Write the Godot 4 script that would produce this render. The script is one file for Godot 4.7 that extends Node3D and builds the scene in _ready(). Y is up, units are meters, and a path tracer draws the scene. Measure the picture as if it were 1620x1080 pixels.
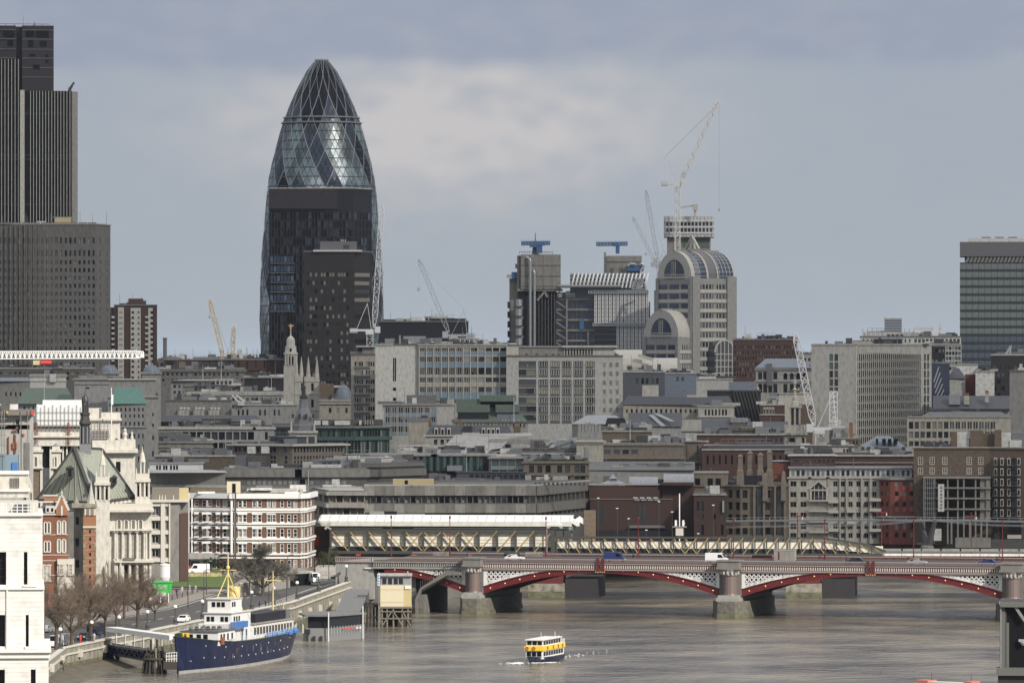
extends Node3D

const F:=8750.0
const HZ:=565.0
const CH:=58.0

var M:={}
var rng:=RandomNumberGenerator.new()
var unit_box: ArrayMesh
var cache:={}
var bx:=0.0
var bs:=1.0
var bg:=0.0

class MB:
	var v:=PackedVector3Array()
	var n:=PackedVector3Array()
	var c:=PackedColorArray()
	func tint(col: Color) -> void:
		while c.size()<v.size():c.append(col)
	func tri(a: Vector3,b: Vector3,c: Vector3) -> void:
		var m:=(c-a).cross(b-a).normalized()
		v.append(a);v.append(b);v.append(c)
		n.append(m);n.append(m);n.append(m)
	func quad(a: Vector3,b: Vector3,c: Vector3,d: Vector3) -> void:
		tri(a,b,c);tri(a,c,d)
	func trio(a: Vector3,b: Vector3,c: Vector3,out: Vector3) -> void:
		if (c-a).cross(b-a).dot(out)<0.0: tri(a,c,b)
		else: tri(a,b,c)
	func quado(a: Vector3,b: Vector3,c: Vector3,d: Vector3,out: Vector3) -> void:
		if (c-a).cross(b-a).dot(out)<0.0: quad(a,d,c,b)
		else: quad(a,b,c,d)
	func obox(o: Vector3,ax: Vector3,ay: Vector3,az: Vector3) -> void:
		for s in [-1.0,1.0]:
			quado(o+ax*s-ay-az,o+ax*s+ay-az,o+ax*s+ay+az,o+ax*s-ay+az,ax*s)
			quado(o+ay*s-ax-az,o+ay*s+ax-az,o+ay*s+ax+az,o+ay*s-ax+az,ay*s)
			quado(o+az*s-ax-ay,o+az*s+ax-ay,o+az*s+ax+ay,o+az*s-ax+ay,az*s)
	func box(x0: float,x1: float,y0: float,y1: float,z0: float,z1: float) -> void:
		obox(Vector3(x0+x1,y0+y1,z0+z1)*0.5,Vector3((x1-x0)*0.5,0,0),Vector3(0,(y1-y0)*0.5,0),Vector3(0,0,(z1-z0)*0.5))
	func bar(a: Vector3,b: Vector3,w: float,h:=-1.0,up:=Vector3.UP) -> void:
		var d:=(b-a)
		var l:=d.length()
		if l<1e-5: return
		d /= l
		if absf(d.dot(up))>0.98: up=Vector3(0.3,0.1,0.95)
		var s:=d.cross(up).normalized()
		var t:=s.cross(d).normalized()
		obox((a+b)*0.5,d*l*0.5,s*w*0.5,t*(w if h<0.0 else h)*0.5)
	func tube(a: Vector3,b: Vector3,ra: float,rb:=-1.0,k:=6,caps:=true) -> void:
		if rb<0.0: rb=ra
		var d:=(b-a).normalized()
		var up:=Vector3.UP if absf(d.y)<0.95 else Vector3(0,0,1)
		var s:=d.cross(up).normalized()
		var t:=s.cross(d).normalized()
		for i in k:
			var p:=TAU*i/k
			var q:=TAU*(i+1)/k
			var u:=s*cos(p)+t*sin(p)
			var w:=s*cos(q)+t*sin(q)
			var st:=v.size()
			quado(a+u*ra,b+u*rb,b+w*rb,a+w*ra,u+w)
			for j in range(st,v.size()):
				var base:=a if (v[j]-a).length()<(v[j]-b).length() else b
				var r:=v[j]-base
				r-=d*r.dot(d)
				if r.length()>1e-6: n[j]=r.normalized()
			if caps:
				trio(a,a+u*ra,a+w*ra,-d)
				trio(b,b+u*rb,b+w*rb,d)
	func lathe(c: Vector3,prof: Array,k:=16,sx:=1.0,sz:=1.0,turn:=0.0) -> void:
		for i in k:
			var p:=TAU*i/k+turn
			var q:=TAU*(i+1)/k+turn
			var u:=Vector3(cos(p)*sx,0,sin(p)*sz)
			var w:=Vector3(cos(q)*sx,0,sin(q)*sz)
			for j in prof.size()-1:
				var r0: float=prof[j][0];var r1: float=prof[j+1][0]
				var y0: float=prof[j][1];var y1: float=prof[j+1][1]
				var a:=c+u*r0+Vector3(0,y0,0)
				var b:=c+u*r1+Vector3(0,y1,0)
				var e:=c+w*r1+Vector3(0,y1,0)
				var g:=c+w*r0+Vector3(0,y0,0)
				var out:=(u+w)*(y1-y0)+Vector3(0,2.0*(r0-r1),0)
				if out.length()<1e-7: continue
				if r0>1e-4: trio(a,b,g,out)
				if r1>1e-4: trio(b,e,g,out)
	func prism(poly: PackedVector2Array,z0: float,z1: float) -> void:
		var t:=Geometry2D.triangulate_polygon(poly)
		for i in range(0,t.size(),3):
			var a:=poly[t[i]];var b:=poly[t[i+1]];var c:=poly[t[i+2]]
			trio(Vector3(a.x,a.y,z1),Vector3(b.x,b.y,z1),Vector3(c.x,c.y,z1),Vector3(0,0,1))
			trio(Vector3(a.x,a.y,z0),Vector3(b.x,b.y,z0),Vector3(c.x,c.y,z0),Vector3(0,0,-1))
		var cw:=Geometry2D.is_polygon_clockwise(poly)
		for i in poly.size():
			var a:=poly[i];var b:=poly[(i+1) % poly.size()]
			var e:=b-a
			var o:=Vector3(e.y,-e.x,0)*(-1.0 if cw else 1.0)
			quado(Vector3(a.x,a.y,z0),Vector3(b.x,b.y,z0),Vector3(b.x,b.y,z1),Vector3(a.x,a.y,z1),o)
	func plan(poly: PackedVector2Array,y0: float,y1: float) -> void:
		var st:=v.size()
		prism(poly,-y1,-y0)
		for i in range(st,v.size()):
			v[i]=Vector3(v[i].x,-v[i].z,v[i].y)
			n[i]=Vector3(n[i].x,-n[i].z,n[i].y)
		for i in range(st,v.size(),3):
			if (v[i+2]-v[i]).cross(v[i+1]-v[i]).dot(n[i])<0.0:
				var s:=v[i+1];v[i+1]=v[i+2];v[i+2]=s
	func move(from: int,t: Transform3D) -> void:
		for i in range(from,v.size()):
			v[i]=t*v[i]
			n[i]=(t.basis*n[i]).normalized()
	func lattice(a: Vector3,b: Vector3,w: float,segs: int,r: float,up:=Vector3.UP,w2:=-1.0) -> void:
		if w2<0.0: w2=w
		var d:=(b-a).normalized()
		var s:=d.cross(up).normalized()
		var t:=s.cross(d).normalized()
		var old:=[]
		for i in segs+1:
			var f:=float(i)/segs
			var c:=a.lerp(b,f)
			var hw:=lerpf(w,w2,f)*0.5
			var ring:=[c+s*hw+t*hw,c-s*hw+t*hw,c-s*hw-t*hw,c+s*hw-t*hw]
			for k in 4:
				if i>0:
					bar(old[k],ring[k],r*1.4)
					bar(old[k] if (i+k) % 2 else ring[k],ring[(k+1) % 4] if (i+k) % 2 else old[(k+1) % 4],r)
				if i % 2==0: bar(ring[k],ring[(k+1) % 4],r)
			old=ring
	func mesh() -> ArrayMesh:
		var m:=ArrayMesh.new()
		if v.is_empty():return m
		var a:=[]
		a.resize(Mesh.ARRAY_MAX)
		a[Mesh.ARRAY_VERTEX]=v
		a[Mesh.ARRAY_NORMAL]=n
		if not c.is_empty():a[Mesh.ARRAY_COLOR]=c
		m.add_surface_from_arrays(Mesh.PRIMITIVE_TRIANGLES,a)
		return m

# ---------------------------------------------------------------- helpers
func px(p: float,d: float) -> float: return (p-810.0)*d/F
func py(p: float,d: float) -> float: return CH-(p-HZ)*d/F
func at(x: float,y: float,d: float) -> Vector3: return Vector3(px(x,d),py(y,d),-d)
func X(p: float) -> float: return (p-bx)*bs
func Y(p: float) -> float: return CH-(p-HZ)*bs-bg
func curve(list: Array,d: float) -> float:
	for i in range(1,list.size()):
		if d <= list[i][0] or i==list.size()-1:
			return lerpf(list[i-1][1],list[i][1],clampf((d-list[i-1][0])/(list[i][0]-list[i-1][0]),0,1))
	return 0.0
func ground(d: float) -> float:
	return curve([[1019,3.3],[1177,4.7],[1290,6.0],[1560,6.5],[2000,10.0],[2700,16.0]],d)
func bank(d: float) -> float:
	return curve([[-3000,-600],[300,-150],[690,-60],[800,-68.5],[900,-77],[965,-82],[1019,-82.7],[1177,-47],[1262,-37],[1300,-24],[1400,4],[1470,22]],d)

func obj(called: String,mesh,mat,parent: Node=self) -> MeshInstance3D:
	var o:=MeshInstance3D.new()
	o.name=called
	o.mesh=mesh.mesh() if mesh is MB else mesh
	o.material_override=M[mat] if mat is String else mat
	parent.add_child(o,true)
	return o

func tag(o: Node,label: String,category: String,group:="") -> Node:
	o.set_meta("label",label)
	if category: o.set_meta("category",category)
	if group: o.set_meta("group",group)
	return o

func struct(called: String,mesh,mat,parent: Node=self) -> MeshInstance3D:
	var o:=obj(called,mesh,mat,parent)
	if parent==self: o.set_meta("kind","structure")
	return o

func stuff(o: Node) -> Node:
	o.set_meta("kind","stuff")
	return o

func thing(called: String,label: String,category: String,pos:=Vector3.ZERO,turn:=0.0,group:="") -> Node3D:
	var o:=Node3D.new()
	o.name=called
	add_child(o,true)
	o.position=pos
	o.rotation.y=turn
	tag(o,label,category,group)
	return o

func begin(called: String,label: String,category: String,xm: float,d: float,group:="",base:=NAN) -> Node3D:

	bx=xm;bs=d/F;bg=ground(d) if is_nan(base) else base
	return thing(called,label,category,Vector3(px(xm,d),bg,-d),atan2(810.0-xm,F),group)

func pbox(mb: MB,x0: float,x1: float,y0: float,y1: float,z: float,depth: float) -> void:
	mb.box(X(x0),X(x1),Y(y1),Y(y0),z-depth,z)

func part(called: String,mat,parent: Node,x0: float,x1: float,y0: float,y1: float,z: float,depth: float) -> MeshInstance3D:
	var mb:=MB.new()
	pbox(mb,x0,x1,y0,y1,z,depth)
	return obj(called,mb,mat,parent)

func piece(called: String,mat,parent: Node,c: Vector3,s: Vector3,turn:=0.0) -> MeshInstance3D:
	var o:=MeshInstance3D.new()
	o.name=called
	o.mesh=unit_box
	o.material_override=M[mat] if mat is String else mat
	o.transform=Transform3D(Basis(Vector3.UP,turn)*Basis.from_scale(s),c)
	parent.add_child(o,true)
	return o

func mk(key: String,c: Color,rough:=0.85,tex:="",scale:=0.08,metal:=0.0,spec:=0.5) -> StandardMaterial3D:
	var m:=StandardMaterial3D.new()
	m.resource_name=key
	m.albedo_color=c.linear_to_srgb()
	m.roughness=rough
	m.metallic=metal
	m.metallic_specular=spec
	if tex:
		m.albedo_texture=M["tex_"+tex]
		m.uv1_triplanar=true
		m.uv1_world_triplanar=true
		m.uv1_scale=Vector3(scale,scale*0.42,scale) if tex=="streak" else Vector3(scale,scale,scale)
	M[key]=m
	return m

func shade(key: String) -> String:
	var k:=rng.randi() % 5
	var name_:=key+"_batch_%d" % k
	if not M.has(name_):
		var m: StandardMaterial3D=M[key].duplicate()
		var f: float=[0.82,0.92,1.0,1.09,1.18][k]
		var c: Color=m.albedo_color.srgb_to_linear()
		m.albedo_color=Color(c.r*f*[1.03,0.98,1.0,1.02,0.99][k],c.g*f,c.b*f*[0.95,1.04,1.0,0.98,1.02][k]).linear_to_srgb()
		m.uv1_offset=Vector3(k*0.37,k*0.21,k*0.53)
		M[name_]=m
	return name_

func noise_tex(seed_: int,freq: float,lo: float,octaves: int,hi:=1.0) -> NoiseTexture2D:
	var t:=NoiseTexture2D.new()
	t.width=512;t.height=512
	t.seamless=true
	t.normalize=true
	var f:=FastNoiseLite.new()
	f.seed=seed_;f.frequency=freq;f.fractal_octaves=octaves
	f.noise_type=FastNoiseLite.TYPE_SIMPLEX_SMOOTH
	t.noise=f
	var g:=Gradient.new()
	g.offsets=PackedFloat32Array([0.0,0.35,0.7,1.0])
	g.colors=PackedColorArray([Color(lo,lo,lo),Color(lerpf(lo,hi,0.6),lerpf(lo,hi,0.6),lerpf(lo,hi,0.58)),Color(lerpf(lo,hi,0.85),lerpf(lo,hi,0.84),lerpf(lo,hi,0.82)),Color(hi,hi,hi)])
	t.color_ramp=g
	return t

# ---------------------------------------------------------------- sky
func sky_color(d: Vector3,nz: FastNoiseLite) -> Color:
	var el:=rad_to_deg(asin(clampf(d.y,-1,1)))
	var az:=rad_to_deg(atan2(d.x,-d.z))
	if el<0.0: return Color(0.13,0.135,0.14)
	var h:=clampf(el/3.7,0,1)
	var c:=Color(0.365,0.40,0.44).lerp(Color(0.34,0.385,0.46),h)

	var n1:=nz.get_noise_3d(d.x*60.0,d.y*260.0,d.z*60.0)
	var n2:=nz.get_noise_3d(d.x*170.0+40.0,d.y*520.0,d.z*170.0)
	var n3:=nz.get_noise_3d(d.x*420.0+9.0,d.y*900.0+4.0,d.z*420.0)
	var veil:=clampf(0.5+n1*0.9+n2*0.35,0,1)
	c=c.lerp(Color(0.395,0.43,0.455),veil*0.3)

	var e0:=2.42+n1*0.35
	var bank:=exp(-pow((el-e0)/0.62,2.0))*clampf(0.72+n2*0.8+n3*0.35,0,1)
	var here:=exp(-pow((az+0.75)/2.1,2.0))+0.75*clampf(sin(az*0.21+2.0)*1.2-0.3,0,1)*clampf((absf(az+0.75)-3.5)/4.0,0,1)
	c=c.lerp(Color(0.55,0.53,0.53),clampf(bank*here*1.6,0,0.95))
	var low:=exp(-pow((el-1.55)/0.35,2.0))*clampf(n2*1.6+0.25,0,1)
	c=c.lerp(Color(0.44,0.45,0.46),low*here*0.5)

	var edge:=3.03+0.10*n1+0.05*n2+0.012*az
	var sheet:=smoothstep(edge-0.05,edge+0.09,el)
	c=c.lerp(Color(0.305,0.345,0.435).lerp(Color(0.395,0.42,0.47),clampf(0.2+n2*0.8+n1*0.5,0,1)*0.6),sheet*0.95)

	var up:=smoothstep(5.0,40.0,el)
	var big:=nz.get_noise_3d(d.x*9.0,d.y*16.0,d.z*9.0)
	c=c.lerp(Color(0.60,0.64,0.70).lerp(Color(0.92,0.92,0.93),clampf(0.5+big*1.2,0,1)),up)
	return c

func make_sky() -> Sky:
	var nz:=FastNoiseLite.new()
	nz.seed=5;nz.frequency=0.5;nz.fractal_octaves=4
	var im:=Image.create(512,256,false,Image.FORMAT_RGBF)
	for j in 256:
		for i in 512:
			im.set_pixel(i,j,sky_color(sky_dir((i+0.5)/512.0,(j+0.5)/256.0),nz))
	im.resize(4096,2048,Image.INTERPOLATE_BILINEAR)

	for j in range(900,1026):
		for i in range(-420,420):
			var k:=posmod(i,4096)
			var c:=sky_color(sky_dir((k+0.5)/4096.0,(j+0.5)/2048.0),nz)
			var t:=smoothstep(420.0,340.0,absf(i))*smoothstep(900.0,930.0,j)
			im.set_pixel(k,j,im.get_pixel(k,j).lerp(c,t))
	var pm:=PanoramaSkyMaterial.new()
	pm.panorama=ImageTexture.create_from_image(im)
	var s:=Sky.new()
	s.sky_material=pm
	return s

func sky_dir(u: float,v: float) -> Vector3:
	var a:=u*TAU
	var p:=v*PI
	return Vector3(sin(a)*sin(p),cos(p),-cos(a)*sin(p))

func _ready() -> void:
	var cam:=Camera3D.new()
	cam.name="camera"
	cam.position=Vector3(0,CH,0)
	cam.rotation.x=atan((HZ-540.0)/F)
	cam.fov=rad_to_deg(2.0*atan(540.0/F))
	cam.near=5.0
	cam.far=90000.0
	add_child(cam)
	var env:=Environment.new()
	env.background_mode=Environment.BG_SKY
	env.sky=make_sky()
	env.tonemap_mode=Environment.TONE_MAPPER_LINEAR
	env.tonemap_exposure=1.06
	env.sdfgi_enabled=true
	env.ssao_enabled=true
	env.ssil_enabled=true
	env.fog_enabled=FOG
	env.fog_density=0.000013
	env.fog_light_color=Color(0.77,0.83,0.91)
	var we:=WorldEnvironment.new()
	we.name="world_environment"
	we.environment=env
	add_child(we)
	var sun:=DirectionalLight3D.new()
	sun.name="sun"
	sun.light_energy=1.6
	sun.light_color=Color(1.0,0.97,0.92)
	sun.light_angular_distance=0.5
	sun.shadow_enabled=true
	add_child(sun)
	sun.look_at_from_position(Vector3.ZERO,-SUN,Vector3.UP)
	rng.seed=20060
	materials()
	var ub:=MB.new()
	ub.box(-0.5,0.5,-0.5,0.5,-0.5,0.5)
	unit_box=ub.mesh()
	setting()
	far_city()
	landmarks()
	middle_city()
	near_city()
	bridges()
	river_things()
	street_things()
	shadow_cloud()

const FOG:=true
const SUN:=Vector3(0.5391,0.5446,0.6425)

func materials() -> void:
	M["tex_blotch"]=noise_tex(11,0.02,0.76,5)
	M["tex_streak"]=noise_tex(23,0.022,0.79,6)
	M["tex_soft"]=noise_tex(61,0.02,0.83,6)
	M["tex_grain"]=noise_tex(31,0.09,0.78,4)
	M["tex_stain"]=noise_tex(47,0.012,0.5,6)
	mk("stone_pale",Color(0.54,0.52,0.47),0.9,"streak",0.10)
	mk("stone_cream",Color(0.48,0.46,0.41),0.9,"streak",0.07)
	mk("stone_grey",Color(0.33,0.325,0.31),0.9,"streak",0.08)
	mk("stone_dark",Color(0.17,0.165,0.155),0.92,"streak",0.1)
	mk("stone_brown",Color(0.24,0.205,0.165),0.92,"streak",0.1)
	mk("stone_white",Color(0.78,0.76,0.72),0.85,"soft",0.03)
	mk("stone_soft",Color(0.60,0.575,0.52),0.88,"streak",0.09)
	mk("pier_stone",Color(0.175,0.165,0.14),0.9,"stain",0.12)
	mk("rail_rose",Color(0.20,0.135,0.135),0.6,"grain",0.2)
	mk("stone_trim",Color(0.60,0.57,0.51),0.85,"grain",0.2)
	mk("stone_green",Color(0.16,0.16,0.10),0.85,"stain",0.06)
	mk("stone_wall",Color(0.33,0.31,0.255),0.9,"stain",0.07)
	mk("granite_pink",Color(0.17,0.125,0.115),0.5,"grain",0.4)
	mk("concrete",Color(0.29,0.275,0.25),0.95,"streak",0.06)
	mk("concrete_dark",Color(0.155,0.148,0.14),0.95,"streak",0.06)
	mk("concrete_warm",Color(0.20,0.19,0.175),0.95,"streak",0.05)
	mk("concrete_pale",Color(0.45,0.44,0.40),0.95,"streak",0.05)
	mk("render_white",Color(0.66,0.65,0.62),0.85,"blotch",0.06)
	mk("paint_white",Color(0.80,0.80,0.79),0.5,"grain",0.1)
	mk("paint_cream",Color(0.70,0.62,0.45),0.6,"grain",0.1)
	mk("panel_cream",Color(0.80,0.765,0.67),0.6,"streak",0.05)
	mk("panel_buff",Color(0.55,0.46,0.25),0.65,"grain",0.1)
	mk("brick_red",Color(0.22,0.092,0.056),0.92,"grain",0.25)
	mk("brick_orange",Color(0.33,0.155,0.085),0.92,"grain",0.25)
	mk("brick_hotel",Color(0.165,0.085,0.054),0.92,"grain",0.2)
	mk("brick_dark",Color(0.095,0.056,0.048),0.92,"grain",0.15)
	mk("brick_brown",Color(0.165,0.125,0.09),0.92,"blotch",0.09)
	mk("brick_block",Color(0.20,0.068,0.052),0.9,"grain",0.2)
	mk("slate",Color(0.085,0.09,0.105),0.6,"streak",0.15)
	mk("roof_grey",Color(0.17,0.17,0.17),0.8,"blotch",0.08)
	mk("roof_pale",Color(0.40,0.39,0.38),0.75,"blotch",0.05)
	mk("roof_felt",Color(0.11,0.105,0.10),0.9,"blotch",0.06)
	mk("lead",Color(0.20,0.205,0.22),0.55,"streak",0.2)
	mk("lead_dark",Color(0.045,0.043,0.042),0.55,"streak",0.2)
	mk("lead_blue",Color(0.22,0.25,0.30),0.5,"streak",0.15)
	mk("copper_green",Color(0.135,0.18,0.145),0.7,"streak",0.12)
	mk("copper_teal",Color(0.12,0.25,0.215),0.7,"streak",0.1)
	mk("roof_sage",Color(0.27,0.285,0.245),0.75,"streak",0.1)
	mk("dark_frame",Color(0.02,0.02,0.022),0.5)
	mk("bronze",Color(0.030,0.023,0.023),0.55,"grain",0.05)
	mk("black_clad",Color(0.012,0.012,0.020),0.6,"streak",0.05)
	mk("black_clad2",Color(0.028,0.024,0.029),0.6,"streak",0.05)
	mk("grey_clad",Color(0.16,0.155,0.165),0.5,"grain",0.05)
	mk("zinc",Color(0.36,0.37,0.39),0.4,"streak",0.1,0.3)
	mk("steel",Color(0.50,0.51,0.52),0.35,"",0.1,0.6)
	mk("steel_dull",Color(0.28,0.285,0.29),0.5,"grain",0.1,0.3)
	mk("steel_dark",Color(0.055,0.055,0.055),0.5)
	mk("crane_white",Color(0.72,0.72,0.71),0.5)
	mk("crane_grey",Color(0.42,0.43,0.45),0.55)
	mk("crane_cream",Color(0.62,0.50,0.30),0.55)
	mk("crane_blue",Color(0.055,0.13,0.27),0.55)
	mk("red_paint",Color(0.60,0.045,0.03),0.5)
	mk("red_bridge",Color(0.17,0.016,0.019),0.5,"stain",0.25)
	mk("red_dark",Color(0.10,0.012,0.014),0.6)
	mk("pink_paint",Color(0.33,0.265,0.26),0.6,"grain",0.15)
	mk("gold",Color(0.75,0.52,0.22),0.35,"",0.1,0.5)
	mk("truss_green",Color(0.045,0.048,0.04),0.6)
	mk("truss_yellow",Color(0.40,0.29,0.13),0.6,"grain",0.2)
	mk("mast_yellow",Color(0.74,0.57,0.26),0.5)
	mk("boat_yellow",Color(0.85,0.55,0.03),0.4)
	mk("hull_blue",Color(0.013,0.022,0.072),0.35,"stain",0.12)
	mk("blue_paint",Color(0.05,0.16,0.42),0.55)
	mk("spandrel_blue",Color(0.175,0.255,0.32),0.6)
	mk("spandrel_grey",Color(0.105,0.108,0.10),0.7)
	mk("timber_dark",Color(0.05,0.042,0.033),0.9,"streak",0.5)
	mk("timber_grey",Color(0.20,0.18,0.15),0.9,"streak",0.5)
	mk("rust",Color(0.30,0.10,0.05),0.85,"grain",0.5)
	mk("asphalt",Color(0.075,0.071,0.068),0.9,"blotch",0.05)
	mk("paving",Color(0.27,0.245,0.215),0.9,"blotch",0.08)
	mk("paving_pink",Color(0.20,0.16,0.15),0.9,"blotch",0.1)
	mk("marking",Color(0.72,0.72,0.68),0.7)
	mk("earth",Color(0.14,0.13,0.12),0.95,"blotch",0.02)
	mk("mud",Color(0.135,0.115,0.08),0.7,"stain",0.05)
	mk("grass",Color(0.085,0.135,0.03),0.95,"grain",0.4)
	mk("flowers_red",Color(0.42,0.10,0.05),0.9)
	mk("flowers_yellow",Color(0.62,0.42,0.05),0.9)
	mk("straw",Color(0.50,0.44,0.22),0.9)
	mk("bark",Color(0.10,0.078,0.056),0.95,"grain",1.0)
	mk("twig",Color(0.17,0.128,0.095),0.95)
	mk("twig_grey",Color(0.15,0.135,0.11),0.95)
	mk("leaf_dark",Color(0.03,0.042,0.02),0.9)
	mk("leaf_olive",Color(0.07,0.075,0.03),0.9)
	mk("skip_green",Color(0.035,0.40,0.075),0.5)
	mk("tyre",Color(0.02,0.02,0.02),0.9)
	mk("cloth_dark",Color(0.03,0.03,0.04),0.9)
	mk("cloth_blue",Color(0.06,0.09,0.18),0.9)
	mk("cloth_light",Color(0.45,0.43,0.42),0.9)
	mk("foam",Color(0.62,0.61,0.59),0.9)
	mk("car_white",Color(0.78,0.78,0.78),0.3)
	mk("car_silver",Color(0.42,0.43,0.44),0.3,"",0.1,0.4)
	mk("car_blue",Color(0.025,0.04,0.13),0.3)
	mk("car_black",Color(0.02,0.022,0.026),0.3)
	mk("car_green",Color(0.05,0.06,0.06),0.3)
	mk("lamp_white",Color(0.85,0.85,0.82),0.3)
	mk("glass_dark",Color(0.016,0.018,0.022),0.12,"",0.1,0.0,0.6)
	mk("glass_black",Color(0.010,0.010,0.012),0.3,"",0.1,0.0,0.3)
	mk("glass_mid",Color(0.055,0.062,0.07),0.12,"",0.1,0.0,0.7)
	mk("glass_blind",Color(0.26,0.26,0.24),0.3)
	mk("glass_warm",Color(0.21,0.195,0.16),0.2)
	mk("glass_blue",Color(0.05,0.10,0.15),0.12,"",0.1,0.0,0.7)
	mk("glass_green",Color(0.06,0.105,0.095),0.12,"",0.1,0.0,0.8)
	mk("glass_pale",Color(0.26,0.30,0.28),0.15,"",0.1,0.2,0.8)
	mk("glass_navy",Color(0.018,0.028,0.06),0.12,"",0.1,0.0,0.8)
	mk("teal_dull",Color(0.075,0.125,0.115),0.5,"streak",0.1)
	mk("glass_sill",Color(0.30,0.31,0.31),0.6)
	mk("cloud_white",Color(0.85,0.85,0.86),1.0)
	M["cloud_white"].transparency=BaseMaterial3D.TRANSPARENCY_ALPHA
	M["cloud_white"].albedo_color.a=0.48


# ---------------------------------------------------------------- buildings in general
func R(y: float,p: float,h: float,n: int,mat:="") -> Array:
	var r:=[]
	for i in n: r.append([y+i*p,h,mat])
	return r

func pane_spot(o: Vector3,u: Vector3,x0: float,x1: float,y0: float,y1: float,rev: float) -> Transform3D:
	var out:=u.cross(Vector3.UP)
	var c:=o+u*(x0+x1)*0.5+Vector3(0,(y0+y1)*0.5,0)-out*(rev-0.05)
	var b:=Basis(u,Vector3.UP,out)
	return Transform3D(b*Basis.from_scale(Vector3(x1-x0,y1-y0,0.1)),c)

func grid_wall(mb: MB,o: Vector3,u: Vector3,xs: Array,ys: Array,rev: float) -> void:
	var out:=u.cross(Vector3.UP)
	var up:=Vector3.UP
	for j in ys.size()-1:
		var y0: float=ys[j];var y1: float=ys[j+1]
		if y1-y0<1e-4: continue
		if j % 2==0 or xs.size()<4:
			var a=o+u*xs[0]+up*y0
			var b=o+u*xs[-1]+up*y0
			mb.quado(a,a+up*(y1-y0),b+up*(y1-y0),b,out)
			continue
		for i in xs.size()-1:
			var p=o+u*xs[i]+up*y0
			var q=o+u*xs[i+1]+up*y0
			var h:=up*(y1-y0)
			if i % 2==0:
				if xs[i+1]-xs[i]>1e-4: mb.quado(p,p+h,q+h,q,out)
			else:
				var k:=-out*rev
				mb.quado(p,p+h,p+h+k,p+k,u)
				mb.quado(q,q+h,q+h+k,q+k,-u)
				mb.quado(p,q,q+k,p+k,up)
				mb.quado(p+h,q+h,q+h+k,p+h+k,-up)

func frame_mesh(w: float,h: float,nv: int,nh: int,t: float) -> ArrayMesh:
	var key:="f%.2f_%.2f_%d_%d_%.2f" % [w,h,nv,nh,t]
	if not cache.has(key):
		var mb:=MB.new()
		var a:=w*0.5;var b:=h*0.5
		mb.box(-a,a,b-t,b,0,0.12);mb.box(-a,a,-b,-b+t,0,0.12)
		mb.box(-a,-a+t,-b+t,b-t,0,0.12);mb.box(a-t,a,-b+t,b-t,0,0.12)
		for i in nv:
			var x:=-a+w*(i+1)/(nv+1)
			mb.box(x-t*0.4,x+t*0.4,-b+t,b-t,0,0.10)
		for i in nh:
			var y:=-b+h*(i+1)/(nh+1)
			mb.box(-a+t,a-t,y-t*0.35,y+t*0.35,0,0.09)
		cache[key]=mb.mesh()
	return cache[key]

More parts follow.
